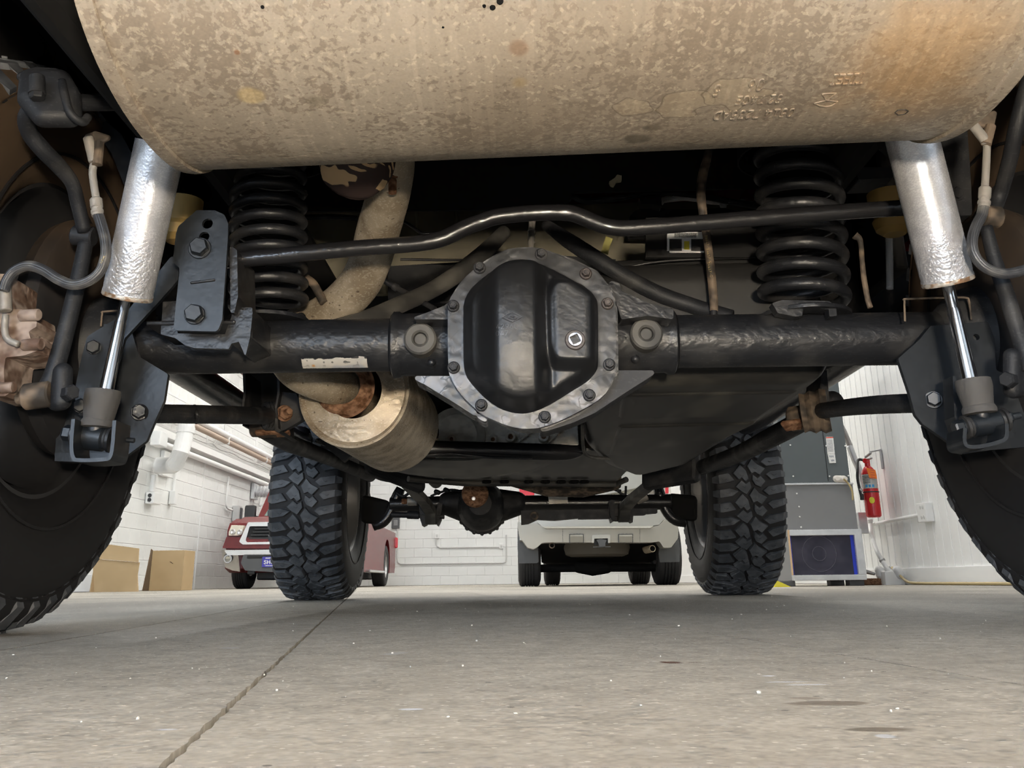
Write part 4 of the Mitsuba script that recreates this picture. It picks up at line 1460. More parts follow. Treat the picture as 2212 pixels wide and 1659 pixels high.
for px in (574, 581, 588):
    p = at(px, 898, 1.84)
    add(pLA + '__bushing_ring', lathe([(.018, -.003), (.024, -.003), (.027, 0), (.024, .003), (.018, .003)], p, [1, .7, .1], 24), 'chassis_black', smooth=30)
pLA2 = 'car__lower_control_arm_001'
labels[pLA2] = {'label': 'straight black lower control arm in front of the white ribbed wall'}
add(pLA2 + '__tube', pxtube([(2000, 870, 1.30), (1900, 874, 1.46), (1830, 880, 1.64), (1770, 888, 1.86)], [21, 20, 18, 17], 4, 24), 'chassis_dull', smooth=True)
for px in (1772, 1764, 1757):
    p = at(px, 888, 1.86)
    add(pLA2 + '__bushing_ring', lathe([(.018, -.003), (.026, -.003), (.029, 0), (.026, .003), (.018, .003)], p, [1, -.7, -.1], 24), 'grimy_metal', smooth=30)
# frame-side brackets of the lower arms
pFB = 'car__frame_bracket'
labels[pFB] = {'label': 'open black frame bracket with a rusty bolt beside the resonator'}
add(pFB + '__flange', plate([(524, 800), (530, 800), (531, 850), (527, 880), (529, 920), (524, 920), (522, 880), (526, 850)], 1.84, .12), 'chassis_dull')
add(pFB + '__flange', plate([(598, 800), (604, 800), (604, 850), (598, 880), (601, 925), (608, 930), (602, 934), (594, 930), (594, 880), (599, 850)], 1.82, .14), 'chassis_dull')
add(pFB + '__back_wall', plate([(526, 800), (640, 800), (650, 860), (640, 920), (526, 900)], 2.0, .01), 'underbody_black')
add(pFB + '__bushing', rod(at(572, 902, 1.86), at(606, 902, 1.86), size(30, at(590, 902, 1.86)), 28), 'chassis_black', smooth=30)
add(pFB + '__bushing_can', rod(at(544, 918, 1.88), at(600, 920, 1.88), size(26, at(590, 902, 1.86)), 28), 'grimy_metal', smooth=30)
add(pFB + '__gusset', plate([(600, 845), (640, 850), (662, 902), (612, 930), (602, 930)], 1.84, .02, r=.002), 'chassis_dull')
q = at(614, 893, 1.83)
add(pFB + '__bolt', cat(hexhead(q, unit([.5, -.8, 0]), size(27, q), .014, size(18, q)), rod(q, q + unit([.5, -.8, 0]) * .03, size(7, q), 14)), 'rust', label='rusty bolt')
add(pFB + '__rusty_foot', hull_balls([at(556, 934, 1.86), at(620, 930, 1.86), at(622, 938, 1.90), at(562, 941, 1.90)], .005), 'rust', smooth=30, label='rusty flat foot under the bracket')
pFB2 = 'car__frame_bracket_001'
labels[pFB2] = {'label': 'open frame bracket with brown dust boot over the heating unit'}
add(pFB2 + '__boot', lathe([(0, 0), (.040, 0), (.043, .012), (.037, .02), (.041, .03), (.035, .04), (.038, .05), (0, .055)], at(1790, 886, 1.86), [-1, .35, -.05], 28), 'grimy_metal', smooth=30)
add(pFB2 + '__bushing', rod(at(1706, 906, 1.92), at(1778, 896, 1.88), size(27, at(1740, 905, 1.9)), 28), 'grimy_metal', smooth=30)
add(pFB2 + '__foot', hull_balls([at(1692, 915, 1.88), at(1762, 905, 1.88), at(1766, 917, 1.9), at(1700, 926, 1.9)], .005), 'rust', smooth=30)
add(pFB2 + '__flange', plate([(1776, 800), (1786, 800), (1792, 870), (1786, 915), (1772, 915), (1768, 860)], 1.85, .10), 'chassis_dull')

# ------------------------------------------------------------------ frame rails, steps, sills, floor
for s, key, lab in ((-1, 'car__frame_rail', 'black frame rail running forward beside the resonator'), (1, 'car__frame_rail_001', 'black frame rail running forward beside the fuel tank')):
    add(key, hull_balls([(s * .47 + RX, y, z) for y in (.55, 1.15) for z in (.60, .70)], .03, 1), 'underbody_black', label=lab)
    add(key + '__arch', hull_balls([(s * .47 + RX, y, z) for y in (1.05, 1.75) for z in (.66, .76)], .03, 1), 'underbody_black')
    add(key + '__mid_rail', hull_balls([(s * .40 + RX, y, z) for y in (1.9, 4.6) for z in (.50, .60)], .03, 1), 'underbody_black')
    add(key + '__kick_up', hull_balls([(s * .47 + RX, 1.70, .72), (s * .47 + RX, 1.70, .64), (s * .40 + RX, 1.98, .60), (s * .40 + RX, 1.98, .50)], .03, 1), 'underbody_black')
add('car__frame_brace', pxtube([(570, 925, 1.92), (620, 955, 2.2), (680, 978, 2.55), (730, 998, 2.9), (800, 1028, 3.3)], [22, 19, 16, 14, 13], 5, 20), 'chassis_dull', smooth=True, label='dark brace slanting forward to the front wheel with tread before the red pickup truck')
add('car__frame_brace', pxtube([(1800, 868, 1.92), (1740, 905, 2.1), (1660, 948, 2.4), (1590, 983, 2.8), (1500, 1015, 3.3)], [24, 23, 21, 18, 15], 5, 20), 'chassis_dull', smooth=True, label='dark brace slanting forward to the front wheel beside the heating unit')
for s, (a0_, b0_), (a1_, b1_), lab, labr in ((-1, (352, 800), (526, 895), 'thick black side step bar below the red sill', 'dark red sill of the car body above the side step'), (1, (1962, 785), (1780, 880), 'thick black side step bar beyond the fuel tank', 'dark red sill of the car body beyond the fuel tank')):
    xs_ = RX + s * .80
    k = 'car__side_step' if s < 0 else 'car__side_step_001'
    za = .060 + abs(xs_ - 0) * .622
    P = [(xs_, 1.80, za + .012), (xs_, 1.86, za), (xs_, 3.4, za), (xs_, 3.5, za + .04)]
    add(k, tube(spline(P, 8), .036, 24), 'chassis_gloss', smooth=True, label=lab)
    for y in (2.1, 2.9):
        add(k + '__bracket', box((xs_ - s * .12, y, za + .05), (.24, .05, .03), .004, None), 'chassis_dull')
    add('car__sill', box((xs_ + s * .00, 2.65, za + .155), (.10, 1.75, .09), .02), 'body_red', smooth=30, label=labr)
# body tub, floor, crossmembers: what keeps the underside dark
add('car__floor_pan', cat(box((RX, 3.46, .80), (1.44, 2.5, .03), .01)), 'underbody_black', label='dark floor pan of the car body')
add('car__floor_pan__beige_panel', cat(plate([(640, 452), (1300, 440), (1700, 432), (1700, 560), (1300, 620), (640, 640)], 2.12, .02)), 'underbody_beige', label='beige sealed body panel seen above the axle')
for x in (900, 985):
    add('car__floor_pan__rib', pxtube([(x, 452, 2.11), (x + 2, 520, 2.11)], 4, 2, 8), 'underbody_beige', smooth=True)
add('car__rear_crossmember', plate([(560, 457), (1222, 452), (1236, 416), (1720, 404), (1720, 240), (560, 260)], 1.60, .006, r=.004), 'underbody_black', label='dark body crossmember above the exhaust pipe')
add('car__body_shell', cat(box((RX - .78, 2.75, 1.02), (.05, 3.9, .60), .02), box((RX + .78, 2.75, 1.02), (.05, 3.9, .60), .02), box((RX, .72, 1.0), (1.58, .05, .62), .02), box((RX, 2.75, 1.34), (1.58, 4.1, .05), .02), box((RX, 1.65, 1.75), (1.5, 2.0, .80), .06), box((RX, 4.72, 1.02), (1.5, .06, .5), .02)), 'body_red', smooth=30, label='dark red body of the car')
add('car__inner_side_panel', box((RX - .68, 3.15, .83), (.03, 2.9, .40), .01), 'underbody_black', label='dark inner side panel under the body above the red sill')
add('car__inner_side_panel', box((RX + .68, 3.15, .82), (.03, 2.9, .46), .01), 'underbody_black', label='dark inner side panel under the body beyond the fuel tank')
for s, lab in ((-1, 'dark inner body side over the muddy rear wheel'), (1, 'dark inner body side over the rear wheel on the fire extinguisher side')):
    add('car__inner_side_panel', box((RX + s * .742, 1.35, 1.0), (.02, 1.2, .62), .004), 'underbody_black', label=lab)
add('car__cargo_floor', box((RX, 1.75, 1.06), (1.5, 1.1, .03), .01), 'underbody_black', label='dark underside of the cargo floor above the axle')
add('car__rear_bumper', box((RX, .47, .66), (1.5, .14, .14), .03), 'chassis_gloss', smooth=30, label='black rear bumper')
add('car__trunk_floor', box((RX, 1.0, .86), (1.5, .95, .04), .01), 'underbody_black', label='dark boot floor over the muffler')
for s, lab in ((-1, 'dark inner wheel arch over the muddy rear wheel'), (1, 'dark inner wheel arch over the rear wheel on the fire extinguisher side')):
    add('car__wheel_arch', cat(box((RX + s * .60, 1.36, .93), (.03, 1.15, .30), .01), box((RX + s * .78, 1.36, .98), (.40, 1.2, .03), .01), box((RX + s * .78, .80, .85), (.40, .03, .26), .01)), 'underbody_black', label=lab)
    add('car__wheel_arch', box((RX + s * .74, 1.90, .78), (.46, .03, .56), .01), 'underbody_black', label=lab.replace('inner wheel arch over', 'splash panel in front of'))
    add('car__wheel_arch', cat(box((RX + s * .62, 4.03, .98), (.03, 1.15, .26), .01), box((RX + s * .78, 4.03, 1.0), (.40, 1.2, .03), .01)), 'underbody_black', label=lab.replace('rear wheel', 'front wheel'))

# ------------------------------------------------------------------ transmission: casting, cross tube, skid plate
pX = 'car__transfer_case'
labels[pX] = {'label': 'bare cast aluminium gearbox with bolt bosses below the differential cover'}
add(pX + '__casting', plate([(905, 905), (1000, 900), (1110, 905), (1180, 905), (1246, 900), (1250, 960), (1238, 968), (1100, 972), (960, 972), (916, 962), (910, 930)], 2.62, .10, r=.004), 'cast_aluminium')
add(pX + '__bell', lathe([(0, .0), (.055, .0), (.06, .005), (.066, .008), (.07, .012), (.076, .014), (.078, .03), (0, .03)], at(985, 940, 2.59), [0, 1, 0], 48), 'cast_aluminium', smooth=30)
for (a, b, r) in ((919, 923, 9), (976, 950, 8), (1065, 951, 9), (1103, 945, 11), (1174, 945, 11), (1205, 928, 7)):
    p = at(a, b, 2.60)
    add(pX + '__bolt_boss', cat(ring(p + [0, .03, 0], [0, -1, 0], size(r * .5, p), size(r, p), .05, 20)), 'cast_aluminium', smooth=30)
    add(pX + '__bolt_hole', rod(p + [0, .02, 0], p + [0, -.012, 0], size(r * .52, p), 14), 'rust')
for a, b, c_, d_ in ((945, 915, 990, 960), (985, 905, 965, 965), (1040, 915, 1010, 960), (1110, 962, 1170, 915), (1180, 960, 1220, 920)):
    add(pX + '__rib', pxtube([(a, b, 2.61), (c_, d_, 2.60)], 3, 2, 8), 'cast_aluminium')
add('car__gearbox_shield', plate([(860, 845), (1260, 820), (1256, 920), (905, 925), (880, 905)], 2.75, .05, r=.004), 'chassis_dull', label='black shield behind the resonator')
pCM = 'car__crossmember'
labels[pCM] = {'label': 'black tubular crossmember bolted across under the gearbox'}
add(pCM + '__tube', pxtube([(684, 952, 2.16), (740, 962, 2.2), (820, 969, 2.22), (950, 970, 2.24), (1100, 974, 2.26), (1200, 977, 2.28), (1240, 976, 2.29), (1262, 968, 2.30)], [5, 13, 17, 17.5, 17.5, 17.5, 14, 8], 6, 24), 'chassis_gloss', smooth=True)
add(pCM + '__end_plate', plate([(686, 948), (735, 952), (758, 985), (742, 998), (700, 962)], 2.15, .02, r=.002), 'chassis_dull')
for a, b in ((812, 990), (862, 993)):
    p = at(a, b, 2.25)
    add(pCM + '__bolt', hexhead(p, unit([0, -.8, -.6]), size(14, p), .008, size(9, p)), 'chassis_black')
add(pCM + '__seam_strip', pxtube([(868, 976, 2.215), (900, 984, 2.22), (975, 980, 2.22), (1060, 988, 2.23), (1150, 990, 2.25)], 3, 3, 8), 'chassis_black')
pSK = 'car__skid_plate'
labels[pSK] = {'label': 'shallow dished black skid plate under the gearbox'}


def skid_mesh():
    b = [at_z(a, c, .355)[:2] for a, c in ((728, 980), (745, 990), (800, 1012), (880, 1030), (1000, 1044), (1330, 1046))]
    poly = Polygon([b[0], b[1], b[2], b[3], b[4], b[5], (b[5][0], 2.9), (.30, 2.55), (.22, 2.42), (b[0][0] + .05, 2.42)])
    poly = poly if poly.is_valid else poly.buffer(0)
    bb = poly.bounds
    gx, gy = np.meshgrid(np.arange(bb[0], bb[2], .012), np.arange(bb[1], bb[3], .012))
    g = np.column_stack([gx.ravel(), gy.ravel()])
    g = g[shapely.contains(poly.buffer(-.006), shapely.points(g))]
    e = np.array([poly.exterior.interpolate(t).coords[0] for t in np.arange(0, poly.exterior.length, .012)])
    q = np.vstack([e, g])
    t = Delaunay(q).simplices
    t = t[shapely.contains(poly, shapely.points(q[t].mean(1)))]
    c0 = at_z(1000, 1004, .35)
    r = np.sqrt(((q[:, 0] - c0[0]) / .23) ** 2 + ((q[:, 1] - c0[1] - .05) / .36) ** 2)
    z = .362 - .020 * sm(1.08, .60, r) + .006 * sm(.35, .1, np.abs(q[:, 0] - c0[0] - .10) / .25) * sm(1.0, .5, r)
    v = np.column_stack([q, z])
    m = trimesh.Trimesh(v, t, process=False)
    if m.face_normals[:, 2].mean() > 0:
        m.faces = m.faces[:, ::-1]
    m2 = trimesh.Trimesh(v + [0, 0, .006], m.faces[:, ::-1], process=False)
    n = len(e)
    k, j = np.arange(n), (np.arange(n) + 1) % n
    rim = trimesh.Trimesh(np.vstack([v[:n], v[:n] + [0, 0, .006]]), np.vstack([np.stack([k, j, n + j], 1), np.stack([k, n + j, n + k], 1)]), process=False)
    return cat(m, m2, rim)


add(pSK + '__pan', skid_mesh(), 'skid_black', smooth=35)
p = at_z(1000, 1044, .355)
q = at_z(1330, 1046, .355)
add(pSK + '__front_lip', tube([p + [-.16, -.12, .004], p, q, q + [.03, -.05, .01]], .009, 12), 'skid_black', smooth=30)
for a in (1052, 1090, 1142, 1178, 1212, 1240, 1262):
    u = at_z(a, 1043, .352)
    add(pSK + '__slot_hole', rod(u + [0, -.02, .006], u + [0, -.02, -.003], .014, 16), 'pit')
# dark mass of the engine bay seen between the skid plate and the front axle
add('car__engine_sump', hull_balls([at(1110, 1040, 3.45), at(1330, 1046, 3.45), at(1180, 1060, 3.5), at(1260, 1062, 3.5), at(1110, 960, 3.5), at(1330, 960, 3.5)], .02, 1), 'grimy_metal', smooth=30, label='brown engine sump behind the skid plate')
add('car__engine_bay_floor', box((RX + .02, 3.7, .56), (1.0, 1.2, .06), .02), 'underbody_black', label='dark underside of the engine bay')
add('car__frame_cross_brace', cat(hull_balls([at(800, 1012, 3.1), at(905, 1052, 3.2), at(800, 985, 3.1), at(905, 1000, 3.2)], .02, 1)), 'chassis_dull', label='dark frame crossmember end beside the front wheel')
add('car__frame_cross_brace', cat(hull_balls([at(1400, 1046, 3.3), at(1500, 1030, 3.2), at(1400, 1000, 3.3), at(1500, 985, 3.2)], .02, 1)), 'chassis_dull', label='dark frame crossmember end near the tank')

# ------------------------------------------------------------------ front axle
pFA = 'car__front_axle'
labels[pFA] = {'label': 'black front axle with a round differential housing hanging low in the distance'}
FY = YFR
t0, t1 = at(842, 1090, FY), at(1450, 1084, FY)
add(pFA + '__axle_tube', rod(t0, t1, size(16.5, t0), 28), 'chassis_gloss', smooth=35)
p = at(1040, 1094, FY)
rd = size(53, p)
add(pFA + '__differential', lathe([(0, -.17), (rd * .45, -.165), (rd * .6, -.14), (rd * .8, -.10), (rd * .96, -.05), (rd, 0), (rd * .92, .05), (rd * .6, .09), (0, .1)], p, [0, 1, 0], 40), 'chassis_dull', smooth=35)
add(pFA + '__gear_bulge', hull_balls([at(970, 1088, FY), at(1115, 1088, FY), at(1040, 1096, FY)], [size(26, p), size(26, p), size(44, p)]), 'chassis_dull', smooth=35)
add(pFA + '__cover_rim', lathe([(rd * .80, .05), (rd * 1.03, .05), (rd * 1.03, .06), (rd * .8, .062)], p + [0, 0, -.004], [0, 1, 0], 40), 'chassis_dull', smooth=30)
for k_ in range(9):
    a_ = math.pi * (1.08 + .84 * k_ / 8)
    add(pFA + '__cover_bolt', rod(p + [math.cos(a_) * rd * 1.0, .03, math.sin(a_) * rd * 1.0 - .004], p + [math.cos(a_) * rd * 1.0, .075, math.sin(a_) * rd * 1.0 - .004], .008, 10), 'chassis_dull')
y_ = at(1026, 1066, FY - .30)
add(pFA + '__pinion_yoke', lathe([(0, 0), (size(26, y_), .0), (size(29, y_), .008), (size(29, y_), .02), (size(18, y_), .04), (size(14, y_), .14), (0, .14)], y_, [0, 1, 0], 36), 'rust', smooth=30, label='rusty round driveshaft flange')
add(pFA + '__yoke_bolt', rod(at(1023, 1077, FY - .31), at(1023, 1077, FY - .29), .008, 12), 'bright_steel')
for s, pts_ in ((-1, [(866, 1055, FY), (858, 1072, FY), (850, 1092, FY), (840, 1112, FY), (826, 1128, FY), (806, 1138, FY)]), (1, [(1420, 1050, FY), (1426, 1070, FY), (1434, 1092, FY), (1446, 1112, FY), (1462, 1124, FY), (1482, 1130, FY)])):
    add(pFA + '__knuckle', pxtube(pts_, [10, 12, 12, 12, 12, 9], 5, 20), 'chassis_gloss', smooth=True)
add(pFA + '__hub', hull_balls([at(790, 1080, FY), at(832, 1090, FY), at(790, 1120, FY), at(825, 1124, FY)], size(10, p), 1), 'underbody_black', smooth=30)
add(pFA + '__hub', hull_balls([at(1452, 1076, FY), at(1496, 1080, FY), at(1460, 1112, FY), at(1496, 1116, FY)], size(10, p), 1), 'underbody_black', smooth=30)
add(pFA + '__tie_rod', cat(pxtube([(845, 1112, FY - .16), (900, 1113, FY - .16), (960, 1115, FY - .16)], 6, 3, 14), pxtube([(880, 1112, FY - .165), (905, 1113, FY - .165)], 8.5, 2, 14)), 'chassis_dull', smooth=30)
add(pFA + '__skid_bar', plate([(1125, 1103), (1420, 1098), (1420, 1108), (1395, 1110), (1395, 1112), (1330, 1114), (1322, 1120), (1250, 1121), (1250, 1119), (1198, 1124), (1162, 1122), (1142, 1131), (1126, 1133)], FY - .14, .05), 'chassis_dull')
add(pFA + '__round_bushing', ring(at(1154, 1115, FY - .142), [0, -1, 0], size(4, p), size(9, p), .012, 20), 'grimy_metal', smooth=30)
add(pFA + '__spring_bracket', cat(plate([(905, 1085), (917, 1085), (919, 1132), (912, 1136), (907, 1120)], FY - .17, .10), plate([(946, 1085), (956, 1088), (950, 1122), (944, 1135), (940, 1120)], FY - .17, .10), plate([(912, 1100), (950, 1100), (946, 1132), (914, 1132)], FY - .08, .02)), 'chassis_dull')
add(pFA + '__spring_bracket', cat(plate([(1319, 1080), (1328, 1080), (1329, 1122), (1323, 1128), (1317, 1110)], FY - .17, .10), plate([(1360, 1080), (1370, 1080), (1367, 1128), (1360, 1122)], FY - .17, .10), plate([(1324, 1090), (1366, 1090), (1364, 1126), (1326, 1126)], FY - .08, .02)), 'chassis_dull')
add(pFA + '__paper_tag', plate([(1184, 1071), (1226, 1070), (1227, 1087), (1186, 1089)], FY - .065, .001), 'cast_aluminium', label='pale tag on the axle tube')
add(pFA + '__joint_boot', rod(at(880, 1083, FY - .10), at(902, 1083, FY - .10), size(9, p), 20), 'fitting', smooth=30)
add(pFA + '__joint_boot', rod(at(868, 1083, FY - .10), at(879, 1083, FY - .10), size(6, p), 20), 'rust', smooth=30)
add(pFA + '__joint_boot', rod(at(1375, 1082, FY - .05), at(1398, 1072, FY - .05), size(8, p), 20), 'fitting', smooth=30)
for s, pts_, lab in ((-1, [(880, 1046, 3.42), (896, 1062, 3.55), (918, 1085, 3.72), (930, 1104, 3.82), (931, 1126, 3.86)], 'grey front control arm beside the rusty driveshaft flange'), (1, [(1420, 1030, 3.42), (1398, 1052, 3.55), (1368, 1076, 3.72), (1350, 1096, 3.82), (1347, 1121, 3.86)], 'grey front control arm over the silver parked car')):
    P = np.array([at(*q) for q in pts_])
    ms = []
    for a, b in zip(P[:-1], P[1:]):
        w = size(11, a)
        ms.append(hull([c + np.array([dx * w, dy * .02, dz * .012]) for c in (a, b) for dx in (-1, 1) for dy in (-1, 1) for dz in (-1, 1)]))
    add('car__front_control_arm', cat(*ms), 'dusty_arm', smooth=30, label=lab)
add('car__front_coil_spring', tube(np.array([at(835 + 26 * math.cos(t), 1040 - t * 4, FY) + [0, .08 * math.sin(t), 0] for t in np.linspace(0, 25, 160)]), size(4, p), 10), 'chassis_dull', smooth=True, label='front coil spring behind the front wheel before the pickup')
add('car__front_coil_spring', tube(np.array([at(1440 + 26 * math.cos(t), 1035 - t * 4, FY) + [0, .08 * math.sin(t), 0] for t in np.linspace(0, 25, 160)]), size(4, p), 10), 'chassis_dull', smooth=True, label='front coil spring behind the front wheel beside the heating unit')
for (pts_, r, lab) in (([(930, 1072, 3.95), (950, 1064, 3.95), (975, 1058, 3.95), (1000, 1062, 3.95)], 2.5, 'thin brake line over the front axle'), ([(855, 1064, 3.9), (872, 1072, 3.9), (890, 1060, 3.9)], 3, 'brake line loop over the front axle'),
                       ([(1330, 1048, 3.9), (1336, 1062, 3.9), (1350, 1068, 3.9), (1352, 1050, 3.9)], 2.6, 'curled brake line beside the front control arm'), ([(1322, 1046, 3.9), (1328, 1058, 3.9), (1342, 1060, 3.9)], 2.6, 'curled cable beside the front control arm')):
    add('car__front_brake_line', pxtube(pts_, r, 5, 8), 'chassis_dull', smooth=True, label=lab)
for a, b in ((942, 1062), (962, 1058)):
    add('car__front_brake_line__clip', hull_balls([at(a, b, 3.95), at(a + 5, b + 2, 3.95)], size(5, p)), 'chassis_dull', smooth=True)

# ------------------------------------------------------------------ small lines, hoses, clips above the axle
pH = 'car__vent_hose'
labels[pH] = {'label': 'dusty brown-black hose with yellow printing hanging down before the tank'}
add(pH + '__hose', pxtube([(1536, 300, 1.42), (1528, 340, 1.42), (1519, 375, 1.42), (1514, 410, 1.42), (1517, 450, 1.42), (1524, 495, 1.43), (1530, 535, 1.43), (1536, 590, 1.43), (1541, 640, 1.43), (1542, 672, 1.43)], [8, 9, 10.5, 10.5, 9.5, 9, 8.5, 9.5, 9.5, 9], 6, 20), 'grimy_metal', smooth=True)
add(pH + '__nipple', rod(at(1542, 690, 1.43), at(1541, 664, 1.43), size(8, at(1541, 670, 1.43)), 16), 'chassis_dull')


def hose_text(s, px, py, y, hpx, ang, key):
    q = at(px, py, y)
    m = meshkit.text_mesh(s, size(hpx, q), .0004)
    v = np.asarray(m.vertices)
    a = math.radians(ang)
    X = v[:, 0] * math.cos(a) - v[:, 1] * math.sin(a)
    Z = v[:, 0] * math.sin(a) + v[:, 1] * math.cos(a)
    m.vertices = np.column_stack([q[0] + X, q[1] - v[:, 2], q[2] + Z])
    return add(key, m, 'ink_tan')


hy = 1.43 - size(9.6, at(1530, 535, 1.43)) - .0006
for py in (508, 537, 566):
    hose_text('34617-C', 1522 + (py - 508) * .09, py, hy, 5.5, -83, pH + '__printed_lettering')
add('car__wiring_loom', pxtube([(1215, 446, 1.9), (1232, 430, 1.86), (1238, 425, 1.84), (1262, 434, 1.84), (1300, 433, 1.84), (1345, 427, 1.84), (1400, 419, 1.84), (1460, 419, 1.84), (1525, 426, 1.84), (1580, 436, 1.84), (1650, 448, 1.84)], [3, 4, 6, 7, 7, 6, 5, 5, 6, 7, 7], 10, 14), 'chassis_dull', smooth=30, label='corrugated black wiring loom above the track bar')
add('car__loom_connector', cat(plate([(1380, 425), (1428, 422), (1430, 446), (1410, 440), (1385, 440)], 1.83, .03, r=.002)), 'chassis_dull', label='black wiring connector above the track bar')
add('car__white_duct', cat(pxtube([(1428, 441, 1.88), (1434, 432, 1.88), (1455, 428, 1.88), (1480, 426, 1.88), (1508, 430, 1.88), (1540, 436, 1.88), (1575, 437, 1.88), (1610, 434, 1.88)], [4, 7, 8, 8, 7, 6, 5, 4], 6, 16)), 'white_plastic', smooth=True, label='white plastic duct edge behind the dusty hose')
add('car__white_clip', hull_balls([at(1556, 440, 1.85), at(1568, 440, 1.85), at(1557, 447, 1.85), at(1567, 447, 1.85)], .002), 'white_plastic', label='white clip beside the dusty hose')
add('car__tank_top_cover', plate([(1360, 468), (1372, 455), (1405, 444), (1440, 452), (1520, 452), (1560, 448), (1600, 458), (1640, 462), (1640, 500), (1360, 500)], 1.95, .05, r=.004), 'chassis_dull', label='black cover behind the track bar above the sticker')
add('car__cable_clip', plate([(1316, 392), (1320, 399), (1326, 401), (1332, 391), (1343, 389), (1343, 379), (1333, 377), (1328, 384)], 1.56, .01, r=.0008), 'tan_plastic', label='small tan plastic clip in the dark above the track bar')
for pts_, lab in (([(1309, 510), (1324, 516), (1318, 530), (1314, 549), (1298, 544)], 'olive strap beside the upper control arm'), ([(1617, 490), (1626, 488), (1629, 518), (1637, 527), (1624, 527)], 'olive yellow strap end beside the coil spring of thicker wire')):
    add('car__strap', plate(pts_, 1.60, .004), 'strap_olive', label=lab)
add('car__breather_hose', pxtube([(1150, 478, 1.50), (1148, 500, 1.48), (1147, 520, 1.46), (1147, 545, 1.42)], [7, 7, 6.5, 6], 5, 14), 'fitting', smooth=True, label='ribbed breather hose above the differential cover')
for py in (500, 508, 516, 524):
    add('car__breather_hose__clamp_rib', ring(at(1148, py, 1.48), [0, 0, 1], size(6, at(1148, py, 1.48)), size(8.5, at(1148, py, 1.48)), .002, 16), 'fitting')
add('car__fuel_line', pxtube([(868, 476, 1.8), (885, 486, 1.8), (905, 500, 1.8), (918, 505, 1.8), (960, 503, 1.8)], 3.2, 5, 10), 'chassis_gloss', smooth=True, label='thin black line behind the tan exhaust pipe')
add('car__handbrake_cable', cat(pxtube([(826, 604, 1.62), (850, 618, 1.62), (890, 640, 1.60), (940, 668, 1.58)], 6, 5, 14), pxtube([(850, 618, 1.62), (860, 624, 1.62)], 8.5, 2, 14)), 'chassis_dull', smooth=30, label='black handbrake cable with a sleeve behind the axle')
add('car__handbrake_cable', pxtube([(660, 470, 1.75), (720, 468, 1.75), (772, 472, 1.75)], 6, 4, 14), 'chassis_dull', smooth=30, label='straight black cable end left of the exhaust pipe above the track bar')
add('car__rusty_link', pxtube([(660, 600, 1.46), (676, 612, 1.46), (690, 635, 1.46), (700, 655, 1.46)], 9, 5, 14), 'grimy_metal', smooth=True, label='short rusty link beside the exhaust bend')
add('car__heat_shield_strip', cat(pxtube([(865, 560, 1.9), (1000, 562, 1.9), (1060, 556, 1.9)], 3, 3, 8), plate([(838, 575), (1010, 565), (1040, 540), (1330, 560), (1330, 640), (838, 660)], 1.98, .02)), 'chassis_dull', smooth=30, label='dark panel behind the upper control arms')
add('car__vent_tube', pxtube([(1920, 490, 1.50), (1921, 540, 1.50), (1922, 600, 1.50), (1922, 624, 1.50)], 7.5, 4, 16), 'conduit_grey', smooth=True, label='pale vertical tube behind the shock absorber on the fire extinguisher side')
add('car__brake_cable', pxtube([(1846, 508, 1.36), (1858, 520, 1.36), (1862, 560, 1.36), (1866, 600, 1.36), (1874, 645, 1.36), (1880, 665, 1.36)], [9, 6, 5.5, 6, 6, 6], 6, 12), 'grimy_metal', smooth=True, label='braided cable beside the coil spring of thicker wire')
add('car__mount_bracket', plate([(2015, 262), (2088, 258), (2098, 400), (2100, 465), (2060, 466), (2050, 400)], 1.34, .03, r=.004), 'chassis_dull', label='dark grey bracket behind the shock absorber on the fire extinguisher side')
add('car__mount_bracket__bolt', hexhead(at(2066, 418, 1.34), [0, -1, 0], .016, .006, .012), 'chassis_dull')
add('car__mount_bracket', plate([(222, 256), (262, 290), (300, 360), (272, 410), (240, 330), (218, 300)], 1.34, .03, r=.004), 'plate_paint', label='blue-black bracket behind the brake hose fitting')
add('car__spring_bracket_arm', plate([(1800, 360), (1850, 362), (1930, 360), (1930, 384), (1855, 388), (1846, 372)], 1.42, .06, r=.003), 'chassis_dull', label='folded bracket edge above the yellow bump stop')

